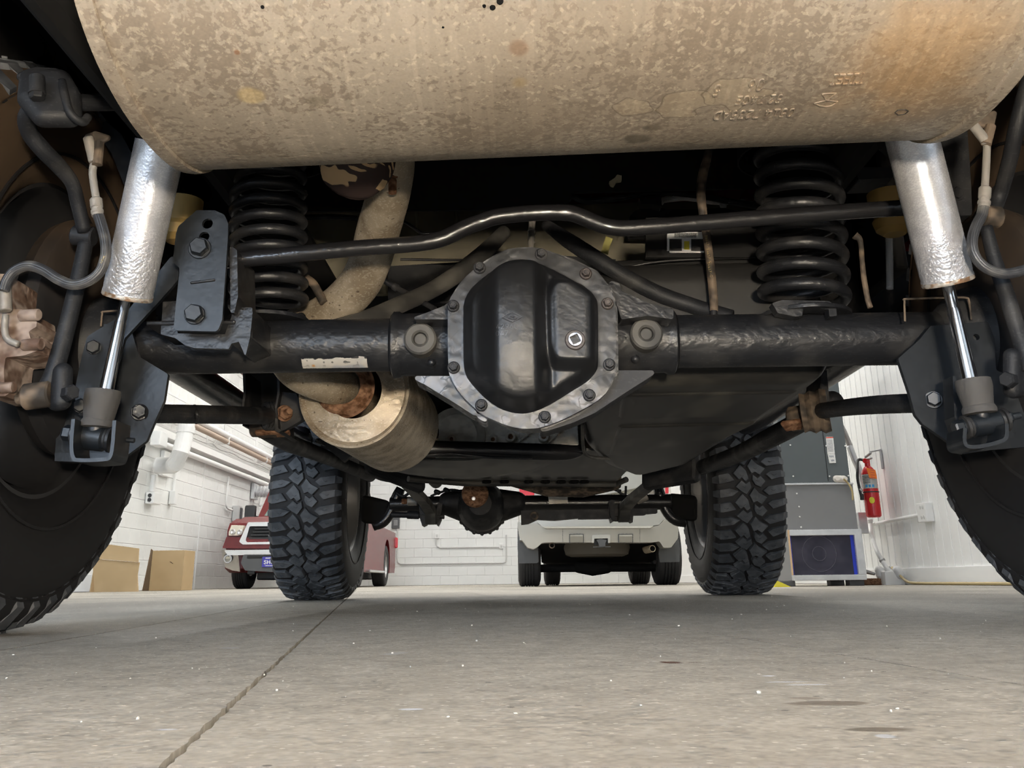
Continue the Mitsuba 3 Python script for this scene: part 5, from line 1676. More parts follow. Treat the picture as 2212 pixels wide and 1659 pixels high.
# ------------------------------------------------------------------ brake hoses
for key, lab, lead, crimp, hose, brk in (
        ('car__brake_hose', 'grey ribbed brake hose in an S-bend to the rusty caliper', [(203, 350), (200, 372), (203, 400), (208, 430)], [(207, 429), (211, 466)],
         [(211, 462), (218, 482), (226, 512), (229, 540), (226, 562), (215, 588), (190, 608), (157, 615), (125, 603), (95, 584), (62, 574), (32, 585), (15, 606), (8, 628)],
         [(190, 296), (206, 290), (232, 298), (214, 308), (216, 340), (210, 356), (204, 350), (186, 318)]),
        ('car__brake_hose_001', 'grey ribbed brake hose in a U-bend on the fire extinguisher side', [(2132, 308), (2131, 340), (2129, 380), (2127, 408)], [(2128, 405), (2125, 448)],
         [(2125, 444), (2120, 466), (2108, 490), (2100, 520), (2104, 548), (2119, 570), (2140, 584), (2168, 591), (2195, 588), (2230, 578)],
         [(2100, 268), (2125, 250), (2146, 246), (2140, 272), (2141, 300), (2130, 312), (2112, 316), (2106, 296)])):
    labels[key] = {'label': lab}
    y = 1.10
    add(key + '__steel_line', pxtube([(a, b, y) for a, b in lead], 8, 5, 16), 'fitting', smooth=True)
    p0, p1 = at(*crimp[0], y), at(*crimp[1], y)
    L = np.linalg.norm(p1 - p0)
    r = size(13, p0)
    add(key + '__crimp', lathe([(0, 0), (r * .85, 0), (r, L * .06), (r, L * .5), (r * .86, L * .56), (r * .86, L * .66), (r * 1.02, L * .70), (r * 1.02, L * .82), (r * .9, L * .86), (r * .95, L), (0, L)], p0, p1 - p0, 28), 'fitting', smooth=30, label='crimped metal sleeve')
    add(key + '__hose', pxtube([(a, b, y) for a, b in hose], 11, 8, 40, ridge=.03, ridges=18), 'hose_rubber', smooth=False)
    add(key + '__bracket', hull_balls([at(a, b, y) for a, b in brk[:4]], .004, 1), 'grimy_metal', smooth=30)
    add(key + '__union', pxtube([brk[3] + (y - .005,), brk[5] + (y - .005,)], 11, 2, 12), 'grimy_metal')
    add(key + '__block', rod(at(*brk[0], y - .01), at(*lead[0], y - .004), size(11, p0), 18), 'fitting', smooth=30)
q = at(214, 560, 1.10)
hose_text('1/8 HL', 219, 570, 1.10 - size(11.5, q) - .0005, 4.5, 68, 'car__brake_hose__printed_lettering')
for a in (193, 230):
    pass

# ------------------------------------------------------------------ brakes
pBC = 'car__brake_caliper'
labels[pBC] = {'label': 'rusty brake caliper with two bolts behind the brake hose end'}
add(pBC + '__body', plate([(-30, 590), (16, 592), (26, 600), (22, 640), (30, 668), (46, 668), (62, 672), (64, 690), (80, 694), (78, 706), (62, 716), (66, 732), (84, 742), (80, 758), (52, 768), (12, 772), (8, 800), (10, 834), (26, 846), (10, 856), (-30, 856)], 1.13, .07, r=.002), 'rusty_cast')
add(pBC + '__fitting', rod(at(10, 612, 1.115), at(12, 672, 1.115), size(13, at(10, 640, 1.115)), 20), 'fitting', smooth=30)
add(pBC + '__bleeder_tube', pxtube([(12, 680, 1.115), (10, 710, 1.115), (16, 732, 1.115), (40, 744, 1.115)], 7, 5, 14), 'fitting', smooth=True)
for a, b, r in ((66, 682, 13), (72, 745, 13), (12, 838, 12)):
    p = at(a, b, 1.13)
    add(pBC + '__bolt', rod(p + [-.012, 0, 0], p + [.012, -.004, 0], size(r, p), 20), 'rusty_cast', smooth=30)
for s, lab in ((-1, 'brown brake drum face inside the muddy rear wheel'), (1, 'brown brake drum face inside the rear wheel on the fire extinguisher side')):
    c = np.array([RX + s * .625, YA, ZW])
    add('car__brake_shield', lathe([(0, 0), (.10, 0), (.155, .012), (.165, .02), (.170, .035), (.165, .05), (0, .055)], c, [s, 0, 0], 48), 'muddy_rubber', smooth=30, label=lab)
    add('car__axle_flange', lathe([(TUBE_R, 0), (TUBE_R + .02, .02), (.07, .04), (.075, .06), (0, .06)], [RX + s * .57, YA, ZA], [s, 0, 0], 32), 'chassis_dull', smooth=30, label='axle tube end at the muddy rear wheel' if s < 0 else 'axle tube end at the rear wheel on the fire extinguisher side')

# ------------------------------------------------------------------ sway bar and links
pS = 'car__sway_bar'
labels[pS] = {'label': 'black sway bar with a bent arm and a bolted clamp near the muddy rear wheel'}
sy = 1.02
add(pS + '__bar', pxtube([(330, 216, sy + .1), (240, 221, sy + .05), (165, 222, sy + .02), (120, 226, sy), (80, 234, sy), (58, 256, sy + .01), (66, 290, sy + .03), (95, 326, sy + .05), (130, 362, sy + .08), (156, 396, sy + .1), (168, 440, sy + .12), (182, 500, sy + .14)], [19, 19, 19, 24, 24, 19, 18, 18, 17, 15, 15, 14], 6, 24), 'chassis_dull', smooth=True)
add(pS + '__clamp', hull_balls([at(70, 174, sy - .01), at(128, 176, sy - .01), at(66, 214, sy - .02), at(148, 210, sy - .01), at(150, 250, sy - .01), at(96, 250, sy - .02)], .014, 2), 'chassis_dull', smooth=True)
add(pS + '__clamp_strap', hull_balls([at(48, 166, sy), at(80, 156, sy), at(120, 158, sy), at(140, 172, sy)], .006, 2), 'chassis_dull', smooth=True)
add(pS + '__clamp_loop', pxtube([(134, 176, sy - .02), (140, 206, sy - .03), (152, 244, sy - .03), (178, 264, sy - .02), (190, 252, sy - .01)], 9, 5, 14), 'chassis_dull', smooth=True)
p0, p1 = at(80, 164, sy - .04), at(80, 200, sy - .04)
add(pS + '__clamp_bolt', cat(rod(p0, p1, size(16, p0), 20), hexhead(p1 - [0, 0, .0], unit(p1 - p0), size(28, p0), .008, size(18, p0))), 'chassis_dull', smooth=30)
pK = 'car__sway_bar_link'
labels[pK] = {'label': 'slanting black sway bar link with a dirty bushing beside the rusty caliper'}
ly = 1.17
add(pK + '__rod', pxtube([(186, 520, ly), (170, 600, ly - .005), (146, 700, ly - .01), (118, 800, ly - .015), (102, 835, ly - .015)], [15, 17, 18, 19, 19], 5, 24), 'chassis_dull', smooth=True)
add(pK + '__upper_bushing', rod(at(158, 508, ly), at(204, 512, ly), size(22, at(180, 510, ly)), 28), 'chassis_dull', smooth=30)
add(pK + '__lower_bushing', cat(rod(at(52, 858, ly - .02), at(112, 850, ly - .02), size(28, at(80, 850, ly)), 32), rod(at(36, 862, ly - .02), at(58, 858, ly - .02), size(14, at(80, 850, ly)), 20)), 'grimy_metal', smooth=30)
add(pK + '__washer', hull_balls([at(136, 804, ly - .02), at(134, 866, ly - .02), at(128, 810, ly - .01), at(124, 868, ly - .01)], size(20, at(130, 840, ly)), 2), 'chassis_dull', smooth=30)
q = at(146, 850, ly - .045)
add(pK + '__nut', hexhead(q, unit([.8, -.7, 0]), size(30, q), .014, 0), 'chassis_dull')
pK2 = 'car__sway_bar_link_001'
labels[pK2] = {'label': 'slanting black sway bar link beside the U-bend brake hose'}
add(pK2 + '__rod', pxtube([(2130, 490, ly), (2148, 560, ly), (2175, 640, ly - .005), (2200, 720, ly - .01), (2225, 800, ly - .015)], [13, 15, 17, 17, 18], 5, 24), 'chassis_dull', smooth=True)
add(pK2 + '__upper_bushing', rod(at(2126, 466, ly + .03), at(2162, 470, ly + .03), size(24, at(2140, 468, ly)), 28), 'grimy_metal', smooth=30)
add(pK2 + '__washer', hull_balls([at(2186, 770, ly - .01), at(2186, 842, ly - .01), at(2196, 772, ly), at(2196, 842, ly)], size(18, at(2186, 800, ly)), 2), 'chassis_dull', smooth=30)
q = at(2184, 822, ly - .04)
add(pK2 + '__nut', hexhead(q, unit([-.8, -.7, 0]), size(30, q), .014, 0), 'chassis_dull')
add('car__sway_bar_001', pxtube([(2230, 150, 1.1), (2200, 260, 1.12), (2180, 350, 1.16), (2160, 420, 1.2), (2142, 470, 1.2)], [18, 17, 16, 15, 14], 5, 20), 'chassis_dull', smooth=True, label='sway bar arm end at the rear wheel on the fire extinguisher side')
# ------------------------------------------------------------------ the red pickup truck
mat('truck_red', two(princ((0.125, 0.010, 0.012), 0.30, spec=0.45, clearcoat=0.4)))
mat('truck_chrome', two(princ((0.72, 0.72, 0.72), 0.16, metal=1.0)))
mat('dark_plastic', two(princ((0.030, 0.031, 0.033), 0.5)))
mat('grey_plastic', two(princ((0.085, 0.088, 0.092), 0.5)))
mat('lamp_glass', two(princ((0.72, 0.68, 0.55), 0.15, spec=0.6, clearcoat=1.0)))
mat('auto_glass', two(princ((0.16, 0.22, 0.20), 0.06, spec=0.7, clearcoat=1.0)))
mat('plate_violet', two(princ((0.055, 0.05, 0.36), 0.4)))
mat('tail_red', two(princ((0.62, 0.035, 0.05), 0.2, clearcoat=1.0)))
mat('road_tire', two(princ((0.026, 0.026, 0.028), 0.65)))
mat('alloy', two(princ((0.55, 0.55, 0.56), 0.3, metal=0.8)))


def road_wheel(key, c, r, w, out, spokes_=6):
    """A road tyre with grooves and an alloy; out = +-1 is the outer side along x, or None when hidden."""
    g = []
    for t in np.linspace(-1, 1, 6)[1:-1]:
        g += [(r, (t * .62 - .05) * w / 2), (r - .010, (t * .62 - .04) * w / 2), (r - .010, (t * .62 + .04) * w / 2), (r, (t * .62 + .05) * w / 2)]
    prof = [(r * .60, -w * .42), (r * .66, -w * .47), (r * .82, -w * .5), (r * .96, -w * .44), (r, -w * .36)] + g + [(r, w * .36), (r * .96, w * .44), (r * .82, w * .5), (r * .66, w * .47), (r * .60, w * .42)]
    add(key + '__tire', lathe(prof, c, [1, 0, 0], 48), 'road_tire', smooth=30)
    o = out or 1
    add(key + '__rim', lathe([(r * .62, -o * w * .42), (r * .62, o * w * .40), (r * .57, o * w * .42), (r * .53, o * w * .30), (r * .50, -o * w * .40)], c, [1, 0, 0], 40), 'alloy', smooth=30)
    ms = [rod(np.asarray(c) + [o * w * .1, 0, 0], np.asarray(c) + [o * w * .36, 0, 0], r * .16, 20)]
    for k in range(spokes_):
        a = k * 2 * np.pi / spokes_ + .3
        e, t = np.array([0, np.cos(a), np.sin(a)]), np.array([0, -np.sin(a), np.cos(a)])
        ms.append(hull([np.asarray(c) + [o * w * (.22 + d), 0, 0] + e * rr_ + t * q for d in (0, .1) for rr_, ww in ((r * .12, r * .09), (r * .55, r * .07)) for q in (-ww, ww)]))
    add(key + '__spokes', cat(*ms), 'alloy')


pT_ = thing('pickup_truck', 'dark red pickup truck with chrome grille and bumper parked facing the camera', 'truck')
TY = 15.5
tx0 = at(478, 1210, TY)[0]
tx1 = tx0 + 1.95
tl = 6.15
zz = lambda px, py, y=TY: at(px, py, y)[2]
z_b, z_bt, z_lip, z_hood = zz(560, 1236), zz(540, 1188), zz(540, 1158), zz(520, 1136)
wr = .385
arch1, arch2 = TY + 1.0, TY + 4.75
prof = Polygon([(TY + .12, z_b + .06), (TY + .10, z_bt), (TY + .10, z_hood - .06), (TY + .20, z_hood + .05), (TY + .55, z_hood + .14), (TY + 1.5, z_hood + .20), (TY + 1.6, z_hood + .20), (TY + 3.9, z_hood + .20), (TY + 4.0, z_hood + .16), (TY + tl - .05, z_hood + .15), (TY + tl, z_hood - .1), (TY + tl, z_b + .15), (TY + tl - .1, z_b + .02), (TY + .4, z_b)])
for a in (arch1, arch2):
    prof = prof.difference(Point(a, wr + .03).buffer(wr + .085, 12))
add(pT_ + '__body', sheet(prof, lambda q: np.stack([np.full(len(q), tx0 + .03), q[:, 0], q[:, 1]], 1), [1.89, 0, 0]), 'truck_red', label='dark red painted body')
zr = z_hood + .20
cab = hull([(tx0 + .12 + (0 if i else 0), y, z) for i in (0,) for y, z in ((TY + 1.5, zr), (TY + 3.9, zr), (TY + 2.35, zr + .62), (TY + 3.75, zr + .64))] + [(tx1 - .12, y, z) for y, z in ((TY + 1.5, zr), (TY + 3.9, zr))] + [(tx1 - .28, y, z) for y, z in ((TY + 2.35, zr + .62), (TY + 3.75, zr + .64))] + [(tx0 + .28, y, z) for y, z in ((TY + 2.35, zr + .62), (TY + 3.75, zr + .64))])
add(pT_ + '__cab', cab, 'truck_red', smooth=20)
ws = np.array([(tx0 + .22, TY + 1.56, zr + .04), (tx1 - .22, TY + 1.56, zr + .04), (tx1 - .33, TY + 2.30, zr + .58), (tx0 + .33, TY + 2.30, zr + .58)])
wn = unit(np.cross(ws[1] - ws[0], ws[3] - ws[0]))
wn = wn if wn[1] < 0 else -wn
add(pT_ + '__windscreen', hull(np.vstack([ws - wn * .01, ws + wn * .008])), 'auto_glass')
add(pT_ + '__side_window', hull([(tx1 - .105 - k_ - (.14 * (z > zr + .3)), y, z) for k_ in (0, .012) for y, z in ((TY + 1.9, zr + .06), (TY + 3.7, zr + .06), (TY + 2.5, zr + .54), (TY + 3.6, zr + .54))]), 'auto_glass')
add(pT_ + '__hood', hull_balls([(x, y, z) for x in (tx0 + .16, tx1 - .16) for y, z in ((TY + .22, z_hood + .0), (TY + .6, z_hood + .11), (TY + 1.5, z_hood + .17))], .06, 2), 'truck_red', smooth=30)
mx_ = lambda px: 2 * (tx0 + tx1) / 2 - px


def both(pts, y, th, r=0.0, slope=None):
    """A plate and its mirror image on the other half of the truck's front."""
    a = plate(pts, y, th, r=r, slope=slope)
    b = a.copy()
    v = np.asarray(b.vertices).copy()
    v[:, 0] = tx0 + tx1 - v[:, 0]
    b.vertices = v
    b.faces = b.faces[:, ::-1]
    return a, b


for nm, mt, pts, y, th, lab in (
        ('headlight', 'lamp_glass', [(494, 1150), (500, 1134), (527, 1135), (523, 1152), (516, 1157), (494, 1157)], TY + .03, .1, 'clear headlamp'),
        ('bumper_corner', 'truck_chrome', [(479, 1187), (512, 1189), (514, 1200), (515, 1235), (498, 1232), (484, 1226), (479, 1205)], TY - .05, .30, 'chromed bumper corner'),
        ('fog_light_bezel', 'dark_plastic', [(484.5, 1199), (491, 1196), (498, 1198), (500, 1207), (497, 1215), (490, 1217), (485, 1213)], TY - .056, .02, None)):
    for m in both(pts, y, th, .004, (0, -.28) if nm == 'bumper_corner' else None):
        add(pT_ + '__' + nm, m, mt, label=lab)
for s in (0, 1):
    p = at(492, 1207, TY - .06)
    x = p[0] if not s else tx0 + tx1 - p[0]
    add(pT_ + '__fog_light', lathe([(.045, -.004), (.062, -.004), (.064, .0), (.05, .004), (.05, .01)], [x, p[1], p[2]], [0, 1, 0], 24), 'alloy', smooth=30)
    add(pT_ + '__fog_lens', rod([x, p[1] + .004, p[2]], [x, p[1] + .02, p[2]], .045, 20), 'lamp_glass')
    for dx, dz in ((503, 1149), (518, 1150)):
        h = at(dx, dz, TY + .02)
        xx = h[0] if not s else tx0 + tx1 - h[0]
        add(pT_ + '__lamp_bulb', lathe([(0, .0), (.03, -.01), (.042, -.004), (.045, .004), (0, .01)], [xx, h[1], h[2]], [0, 1, 0], 20), 'chrome', smooth=30)
gcx = (tx0 + tx1) / 2
gz = lambda py: zz(560, py)
gx = lambda px: at(px, 1150, TY)[0]
hw, hi_ = gcx - gx(519), gcx - gx(538)
fr = Polygon([(-hw, gz(1170)), (-hi_ - .02, gz(1128)), (hi_ + .02, gz(1128)), (hw, gz(1170)), (hw - .06, gz(1176)), (-hw + .06, gz(1176))])
inn = Polygon([(-hw + .10, gz(1167)), (-hi_ + .01, gz(1137)), (hi_ - .01, gz(1137)), (hw - .10, gz(1167)), (hw - .12, gz(1171)), (-hw + .12, gz(1171))])
f3_ = lambda y: (lambda q: np.stack([q[:, 0] + gcx, np.full(len(q), y), q[:, 1]], 1))
add(pT_ + '__grille_surround', sheet(round_poly(fr, .02).difference(round_poly(inn, .015)), f3_(TY - .03), [0, .14, 0]), 'truck_chrome', label='broad chrome grille surround')
add(pT_ + '__grille_panel', sheet(inn, f3_(TY + .05), [0, .03, 0]), 'ink_black')
for k in range(4):
    z = gz(1166) + (gz(1139) - gz(1166)) * (k + .5) / 4
    add(pT_ + '__grille_slat', box((gcx, TY + .02, z), (2 * hw - .28 - .05 * k, .05, .022), .005), 'dark_plastic')
add(pT_ + '__front_band', plate([(480, 1184), (484, 1174), (489, 1160), (720, 1164), (730, 1176), (733, 1186)], TY + .0, .15, r=.01), 'truck_red')
add(pT_ + '__bumper_valance', sheet(round_poly(Polygon([(-.62, gz(1198)), (-.65, gz(1216)), (-.58, gz(1232)), (-.2, gz(1236)), (.2, gz(1236)), (.58, gz(1232)), (.65, gz(1216)), (.62, gz(1198))]), .02), f3_(TY - .09), [0, .3, 0]), 'grey_plastic')
add(pT_ + '__bumper_bar', sheet(round_poly(Polygon([(-.92, gz(1188)), (.92, gz(1188)), (.86, gz(1199)), (-.86, gz(1199))]), .01), f3_(TY - .085), [0, .3, 0]), 'truck_chrome')
for s in (-1, 1):
    add(pT_ + '__bumper_slot', box((gcx + s * .34, TY - .09, gz(1203)), (.44, .02, .045), .006), 'ink_black')
pp = at(566, 1214, TY - .10)
add(pT_ + '__number_plate', box((pp[0] + .15, TY - .10, pp[2]), (.30, .012, .15), .004), 'plate_violet', label='violet front plate with white lettering')
m = meshkit.text_mesh('SHO', .055, .003, bold=True)
m.apply_transform(rotm([1, 0, 0], 90))
m.apply_translation((pp[0] + .025, TY - .107, pp[2] - .03))
add(pT_ + '__plate_lettering', m, 'paper_white')
add(pT_ + '__plate_strip', cat(box((pp[0] + .15, TY - .108, pp[2] + .055), (.2, .004, .012)), box((pp[0] + .15, TY - .108, pp[2] - .055), (.2, .004, .008))), 'paper_white')
q = at(541, 1107, TY + 1.75)
add(pT_ + '__mirror', box(q, (.19, .10, .24), .03), 'dark_plastic', smooth=30)
add(pT_ + '__mirror_stalk', hull([q + [.05, 0, -.05], q + [.05, .02, -.10], [tx0 + .16, TY + 1.85, zr + .05], [tx0 + .16, TY + 1.85, zr - .02]]), 'dark_plastic')
fx = at(518, 1250, TY + .75)[0]
road_wheel(pT_ + '__wheel', (fx, arch1, wr), wr, .265, -1)
road_wheel(pT_ + '__wheel_001', (tx0 + tx1 - fx, arch1, wr), wr, .265, 1)
road_wheel(pT_ + '__wheel_002', (tx1 - .16, arch2, wr), wr, .265, 1)
road_wheel(pT_ + '__wheel_003', (tx0 + .16, arch2, wr), wr, .265, -1)
add(pT_ + '__tail_lamp', box((tx1 - .03, TY + tl - .04, z_hood - .05), (.10, .10, .22), .03), 'tail_red', smooth=30)
add(pT_ + '__rear_bumper', box(((tx0 + tx1) / 2, TY + tl + .06, z_b + .12), (1.85, .16, .2), .04), 'truck_chrome', smooth=30)
add(pT_ + '__running_board', box((tx1 - .02, TY + 2.9, z_b + .02), (.14, 1.9, .05), .015), 'truck_chrome', smooth=30)
add(pT_ + '__underbody', box(((tx0 + tx1) / 2, TY + 3.0, z_b - .03), (1.2, 4.6, .16), .03), 'dark_plastic')
add(pT_ + '__tow_hook', hull_balls([at(537, 1238, TY), at(548, 1238, TY), at(538, 1231, TY), at(548, 1231, TY)], .02), 'dark_plastic')

# ------------------------------------------------------------------ the silver car seen from behind
mat('silver_paint', two(princ((0.50, 0.49, 0.445), 0.34, metal=0.6, spec=0.5, clearcoat=0.7)))
pV = thing('silver_car', 'silver sport utility car seen from behind with spare tyre slung underneath', 'car')
VY = 11.5
vx0, vx1 = at(1117, 1170, VY)[0], at(1468, 1168, VY)[0]
vc = (vx0 + vx1) / 2
Z6 = lambda x, y: (1100 + x / 5.53, 1040 + y / 5.53)
vz = lambda py: at(1290, py, VY)[2]
VL = 4.6
vb = vz(1186)
bodyp = Polygon([(VY + .10, vz(1164)), (VY + .10, vz(1120)), (VY + .22, vz(1050)), (VY + .30, vz(1010)), (VY + .45, vz(1010) + .46), (VY + .65, vz(1010) + .58), (VY + 2.3, vz(1010) + .62), (VY + 3.1, vz(1010) + .1), (VY + 4.4, vz(1010) - .02), (VY + VL, vz(1090)), (VY + VL, vb + .06), (VY + .3, vz(1166))])
for a in (VY + .98, VY + 3.75):
    bodyp = bodyp.difference(Point(a, .39).buffer(.44, 12))
add(pV + '__body', sheet(bodyp, lambda q: np.stack([np.full(len(q), vx0 + .03), q[:, 0], q[:, 1]], 1), [vx1 - vx0 - .06, 0, 0]), 'silver_paint', label='silver painted body')
add(pV + '__tailgate', plate([Z6(330, 330), Z6(1850, 300), Z6(1855, 440), Z6(1790, 518), Z6(1700, 530), Z6(390, 540), Z6(330, 480), (1150, 1040), (1160, 1000), (1430, 998), (1440, 1040)], VY + .0, .14, r=.02), 'silver_paint')
add(pV + '__rear_window', plate([(1165, 950), (1425, 946), (1436, 996), (1158, 1000)], VY + .06, .1, r=.02), 'auto_glass')
bl = [Z6(*p) for p in ((95, 470), (150, 500), (330, 500), (400, 540), (480, 565), (640, 568), (1560, 560), (1710, 540), (1800, 520), (1870, 450), (2000, 500), (2025, 580), (2020, 680), (1940, 790), (1850, 790), (1800, 715), (1700, 728), (450, 728), (390, 735), (330, 790), (290, 808), (220, 790), (120, 650))]
add(pV + '__bumper', cat(plate(bl, VY - .10, .34, r=.015, slope=(0, -.12))), 'silver_paint', smooth=30, label='silver rear bumper')
add(pV + '__bumper_step', hull([at(*Z6(x, y), VY + d) for x, y, d in ((400, 545, -.14), (1720, 535, -.14), (440, 560, -.16), (1690, 556, -.16), (440, 570, -.10), (1690, 566, -.10), (400, 540, -.06), (1720, 530, -.06))]), 'silver_paint')
add(pV + '__bumper_seam', cat(plate([Z6(639, 570), Z6(642, 570), Z6(642, 728), Z6(639, 728)], VY - .1015, .004), plate([Z6(1559, 562), Z6(1562, 562), Z6(1562, 722), Z6(1559, 722)], VY - .1015, .004)), 'grey_plastic')
for a, b in ((730, 880), (1315, 1468)):
    add(pV + '__pad_recess', hull([at(*Z6(x, y), VY - .112) + [0, d, 0] for d in (0, .05) for x, y in ((a - 12, 628), (b + 12, 626), (a - 12, 734), (b + 12, 732))]), 'grey_plastic')
    add(pV + '__bumper_pad', hull([at(*Z6(x, y), VY + d) for x, y, d in ((a + 5, 642, -.15), (b - 5, 640, -.15), (a, 655, -.165), (b, 655, -.165), (a, 728, -.13), (b, 728, -.13), (a - 6, 634, -.10), (b + 6, 632, -.10), (a - 6, 731, -.09), (b + 6, 730, -.09))]), 'silver_paint')
add(pV + '__hitch_surround', plate([Z6(985, 730), Z6(992, 645), Z6(1010, 636), Z6(1195, 634), Z6(1208, 645), Z6(1205, 735), Z6(1180, 735), Z6(1180, 680), Z6(1018, 682), Z6(1012, 735)], VY - .13, .05, r=.004), 'silver_paint')
add(pV + '__hitch_recess', plate([Z6(1014, 682), Z6(1184, 680), Z6(1184, 760), Z6(1014, 762)], VY - .105, .03), 'ink_black')
add(pV + '__hitch_cover', plate([Z6(1040, 700), Z6(1090, 685), Z6(1165, 700), Z6(1150, 735), Z6(1150, 775), Z6(1075, 778), Z6(1065, 735)], VY - .14, .03, r=.006), 'grey_plastic', label='dark grey hitch plug')
add(pV + '__hitch_lip', plate([Z6(1005, 778), Z6(1212, 775), Z6(1212, 784), Z6(1005, 788)], VY - .12, .05), 'grey_plastic')
for a, b, c_, d_ in ((1122, 1060, 1154, 1071), (1437, 1053, 1444, 1066)):
    add(pV + '__tail_lamp', hull([at(x, y, VY + q) for x in (a, c_) for y in (b - 14, d_) for q in (-.04, .1)]), 'tail_red', label='red tail lamp')
for nm, pts in (('mud_flap', [Z6(*p) for p in ((100, 560), (130, 680), (230, 795), (345, 790), (352, 960), (330, 975), (115, 980), (100, 800))]), ('mud_flap', [Z6(*p) for p in ((1800, 760), (1850, 800), (1950, 780), (2022, 680), (2040, 800), (2036, 962), (1800, 966), (1785, 860))])):
    add(pV + '__' + nm, plate(pts, VY + .30, .03, r=.004), 'grey_plastic')
for i, (x0_, x1_, y_, r_) in enumerate(((1119, 1168, VY + .95, .385), (1411, 1467, VY + .95, .385), (1175, 1210, VY + 3.75, .37), (1360, 1402, VY + 3.75, .37))):
    c = at((x0_ + x1_) / 2, 1240, y_)
    road_wheel(pV + ('__wheel' if not i else f'__wheel_{i:03d}'), (c[0], y_, r_), r_, size(x1_ - x0_, c) * .98, -1 if i % 2 == 0 else 1)
mat('spare_rubber', two(princ((0.075, 0.066, 0.052), 0.7)))
sp = at(1290, 1190, VY + .45)
t_ = np.linspace(0, 2 * np.pi, 49)
R_ = size(70, sp)
add(pV + '__spare_tire', lathe([(R_ * .52, .0), (R_ * .58, -.03), (R_ * .8, -.045), (R_ * .97, -.02), (R_ * 1.02, .05), (R_, .16), (R_ * .6, .18)], [sp[0], sp[1] + .05, sp[2] - .02], [0, 0, 1], 48), 'spare_rubber', smooth=30, label='spare tyre lying flat under the rear')
add(pV + '__spare_rim', lathe([(0, .05), (R_ * .35, .04), (R_ * .45, .0), (R_ * .52, .01), (R_ * .54, .05)], [sp[0], sp[1] + .05, sp[2] - .02], [0, 0, 1], 40), 'grimy_metal', smooth=30)
add(pV + '__exhaust_tip', cat(lathe([(.030, .0), (.038, -.002), (.040, .004), (.040, .20), (.03, .2)], at(*Z6(1712, 802), VY + .02), unit([-.25, 1, -.05]), 24), rod(at(*Z6(1660, 815), VY + .22), at(*Z6(1600, 790), VY + .8), .032, 16)), 'exhaust_steel', smooth=30, label='tan exhaust tip')
add(pV + '__exhaust_bore', rod(at(*Z6(1712, 802), VY + .03), at(*Z6(1712, 802), VY + .05), .030, 16), 'pit')
add(pV + '__underbody', hull([at(x, y, VY + d) for x, y, d in ((1165, 1170, .3), (1425, 1168, .3), (1170, 1215, 1.2), (1420, 1214, 1.2), (1200, 1225, 2.5), (1400, 1225, 2.5), (1180, 1170, 2.6), (1410, 1170, 2.6))]), 'underbody_black')
add(pV + '__axle', rod(at(1150, 1228, VY + .95), at(1440, 1226, VY + .95), .045, 16), 'underbody_black')
add(pV + '__axle_housing', hull_balls([at(1250, 1225, VY + .95), at(1310, 1226, VY + .95), at(1280, 1231, VY + .95)], .07), 'underbody_black')
add(pV + '__tow_loop', ring(at(*Z6(510, 765), VY - .02), [0, -1, 0], .022, .034, .02, 20), 'grimy_metal', smooth=30)

# ------------------------------------------------------------------ heating unit
mat('unit_dark', two(princ((0.105, 0.120, 0.125), 0.45, metal=0.2)))
mat('unit_grey', two(princ((0.215, 0.217, 0.222), 0.45, metal=0.1)))
mat('filter_ring', two(princ((0.085, 0.085, 0.115), 0.9)))
mat('filter_blue', two(princ(proc(lambda p, n, uv: mix((0.052, 0.050, 0.075), (0.030, 0.030, 0.050), smoothstep(.35, .65, f3(p, 8, 3)))), 0.85)))
mat('blue_edge', two(princ((0.02, 0.045, 0.50), 0.6)))
mat('raw_wood', two(princ((0.46, 0.32, 0.19), 0.7)))
HY = 7.6
pU_ = thing('heating_unit', 'tall floor-standing heating unit, dark panel above, grey below, with a dirty blue air filter', 'heating unit')
U = lambda x, y: (1680 + x / 4.146, 880 + y / 4.146)
gl = lambda pts, y, th, r=0.0: plate([U(*p) for p in pts], y, th, r=r)
ux0, ux1 = at(*U(104, 1200), HY)[0], at(*U(738, 1200), HY)[0]
zlo, zmid = at(*U(420, 1550), HY)[2], at(*U(370, 690), HY)[2]
zft = at(*U(420, 1095), HY)[2]
add(pU_ + '__lower_cabinet', box(((ux0 + ux1) / 2, HY + .31, (zlo + zmid) / 2), (ux1 - ux0, .60, zmid - zlo), .004), 'unit_grey')
add(pU_ + '__upper_cabinet', box(((ux0 + ux1) / 2 - .005, HY + .31, zmid + .60), (ux1 - ux0 - .02, .60, 1.18), .004), 'unit_dark', label='dark upper panel')
add(pU_ + '__panel_lip', box(((ux0 + ux1) / 2 - .005, HY + .004, zmid + .004), (ux1 - ux0 + .01, .03, .014), .003), 'galvanised')
fx0, fx1 = at(*U(112, 1300), HY)[0], at(*U(690, 1300), HY)[0]
fz0, fz1 = at(*U(420, 1500), HY)[2], at(*U(400, 1148), HY)[2]
ft = HY - .022
for nm, c, s in (('filter_frame_top', ((ux0 + ux1) / 2, ft + .01, (fz1 + zft) / 2), (ux1 - ux0 + .006, .05, zft - fz1)), ('filter_frame_bottom', ((ux0 + ux1) / 2, ft + .01, (fz0 + zlo) / 2), (ux1 - ux0 + .01, .05, fz0 - zlo)), ('filter_frame_side', ((fx1 + ux1) / 2 + .004, ft + .01, (fz0 + zft) / 2), (ux1 - fx1 + .008, .05, zft - fz0))):
    add(pU_ + '__filter_frame', box(c, s, .003), 'galvanised')
add(pU_ + '__filter_wood', box(((ux0 + fx0) / 2 - .002, ft + .01, (fz0 + zft) / 2), (fx0 - ux0 + .006, .048, zft - fz0), .002), 'raw_wood', label='bare wood strip beside the filter')
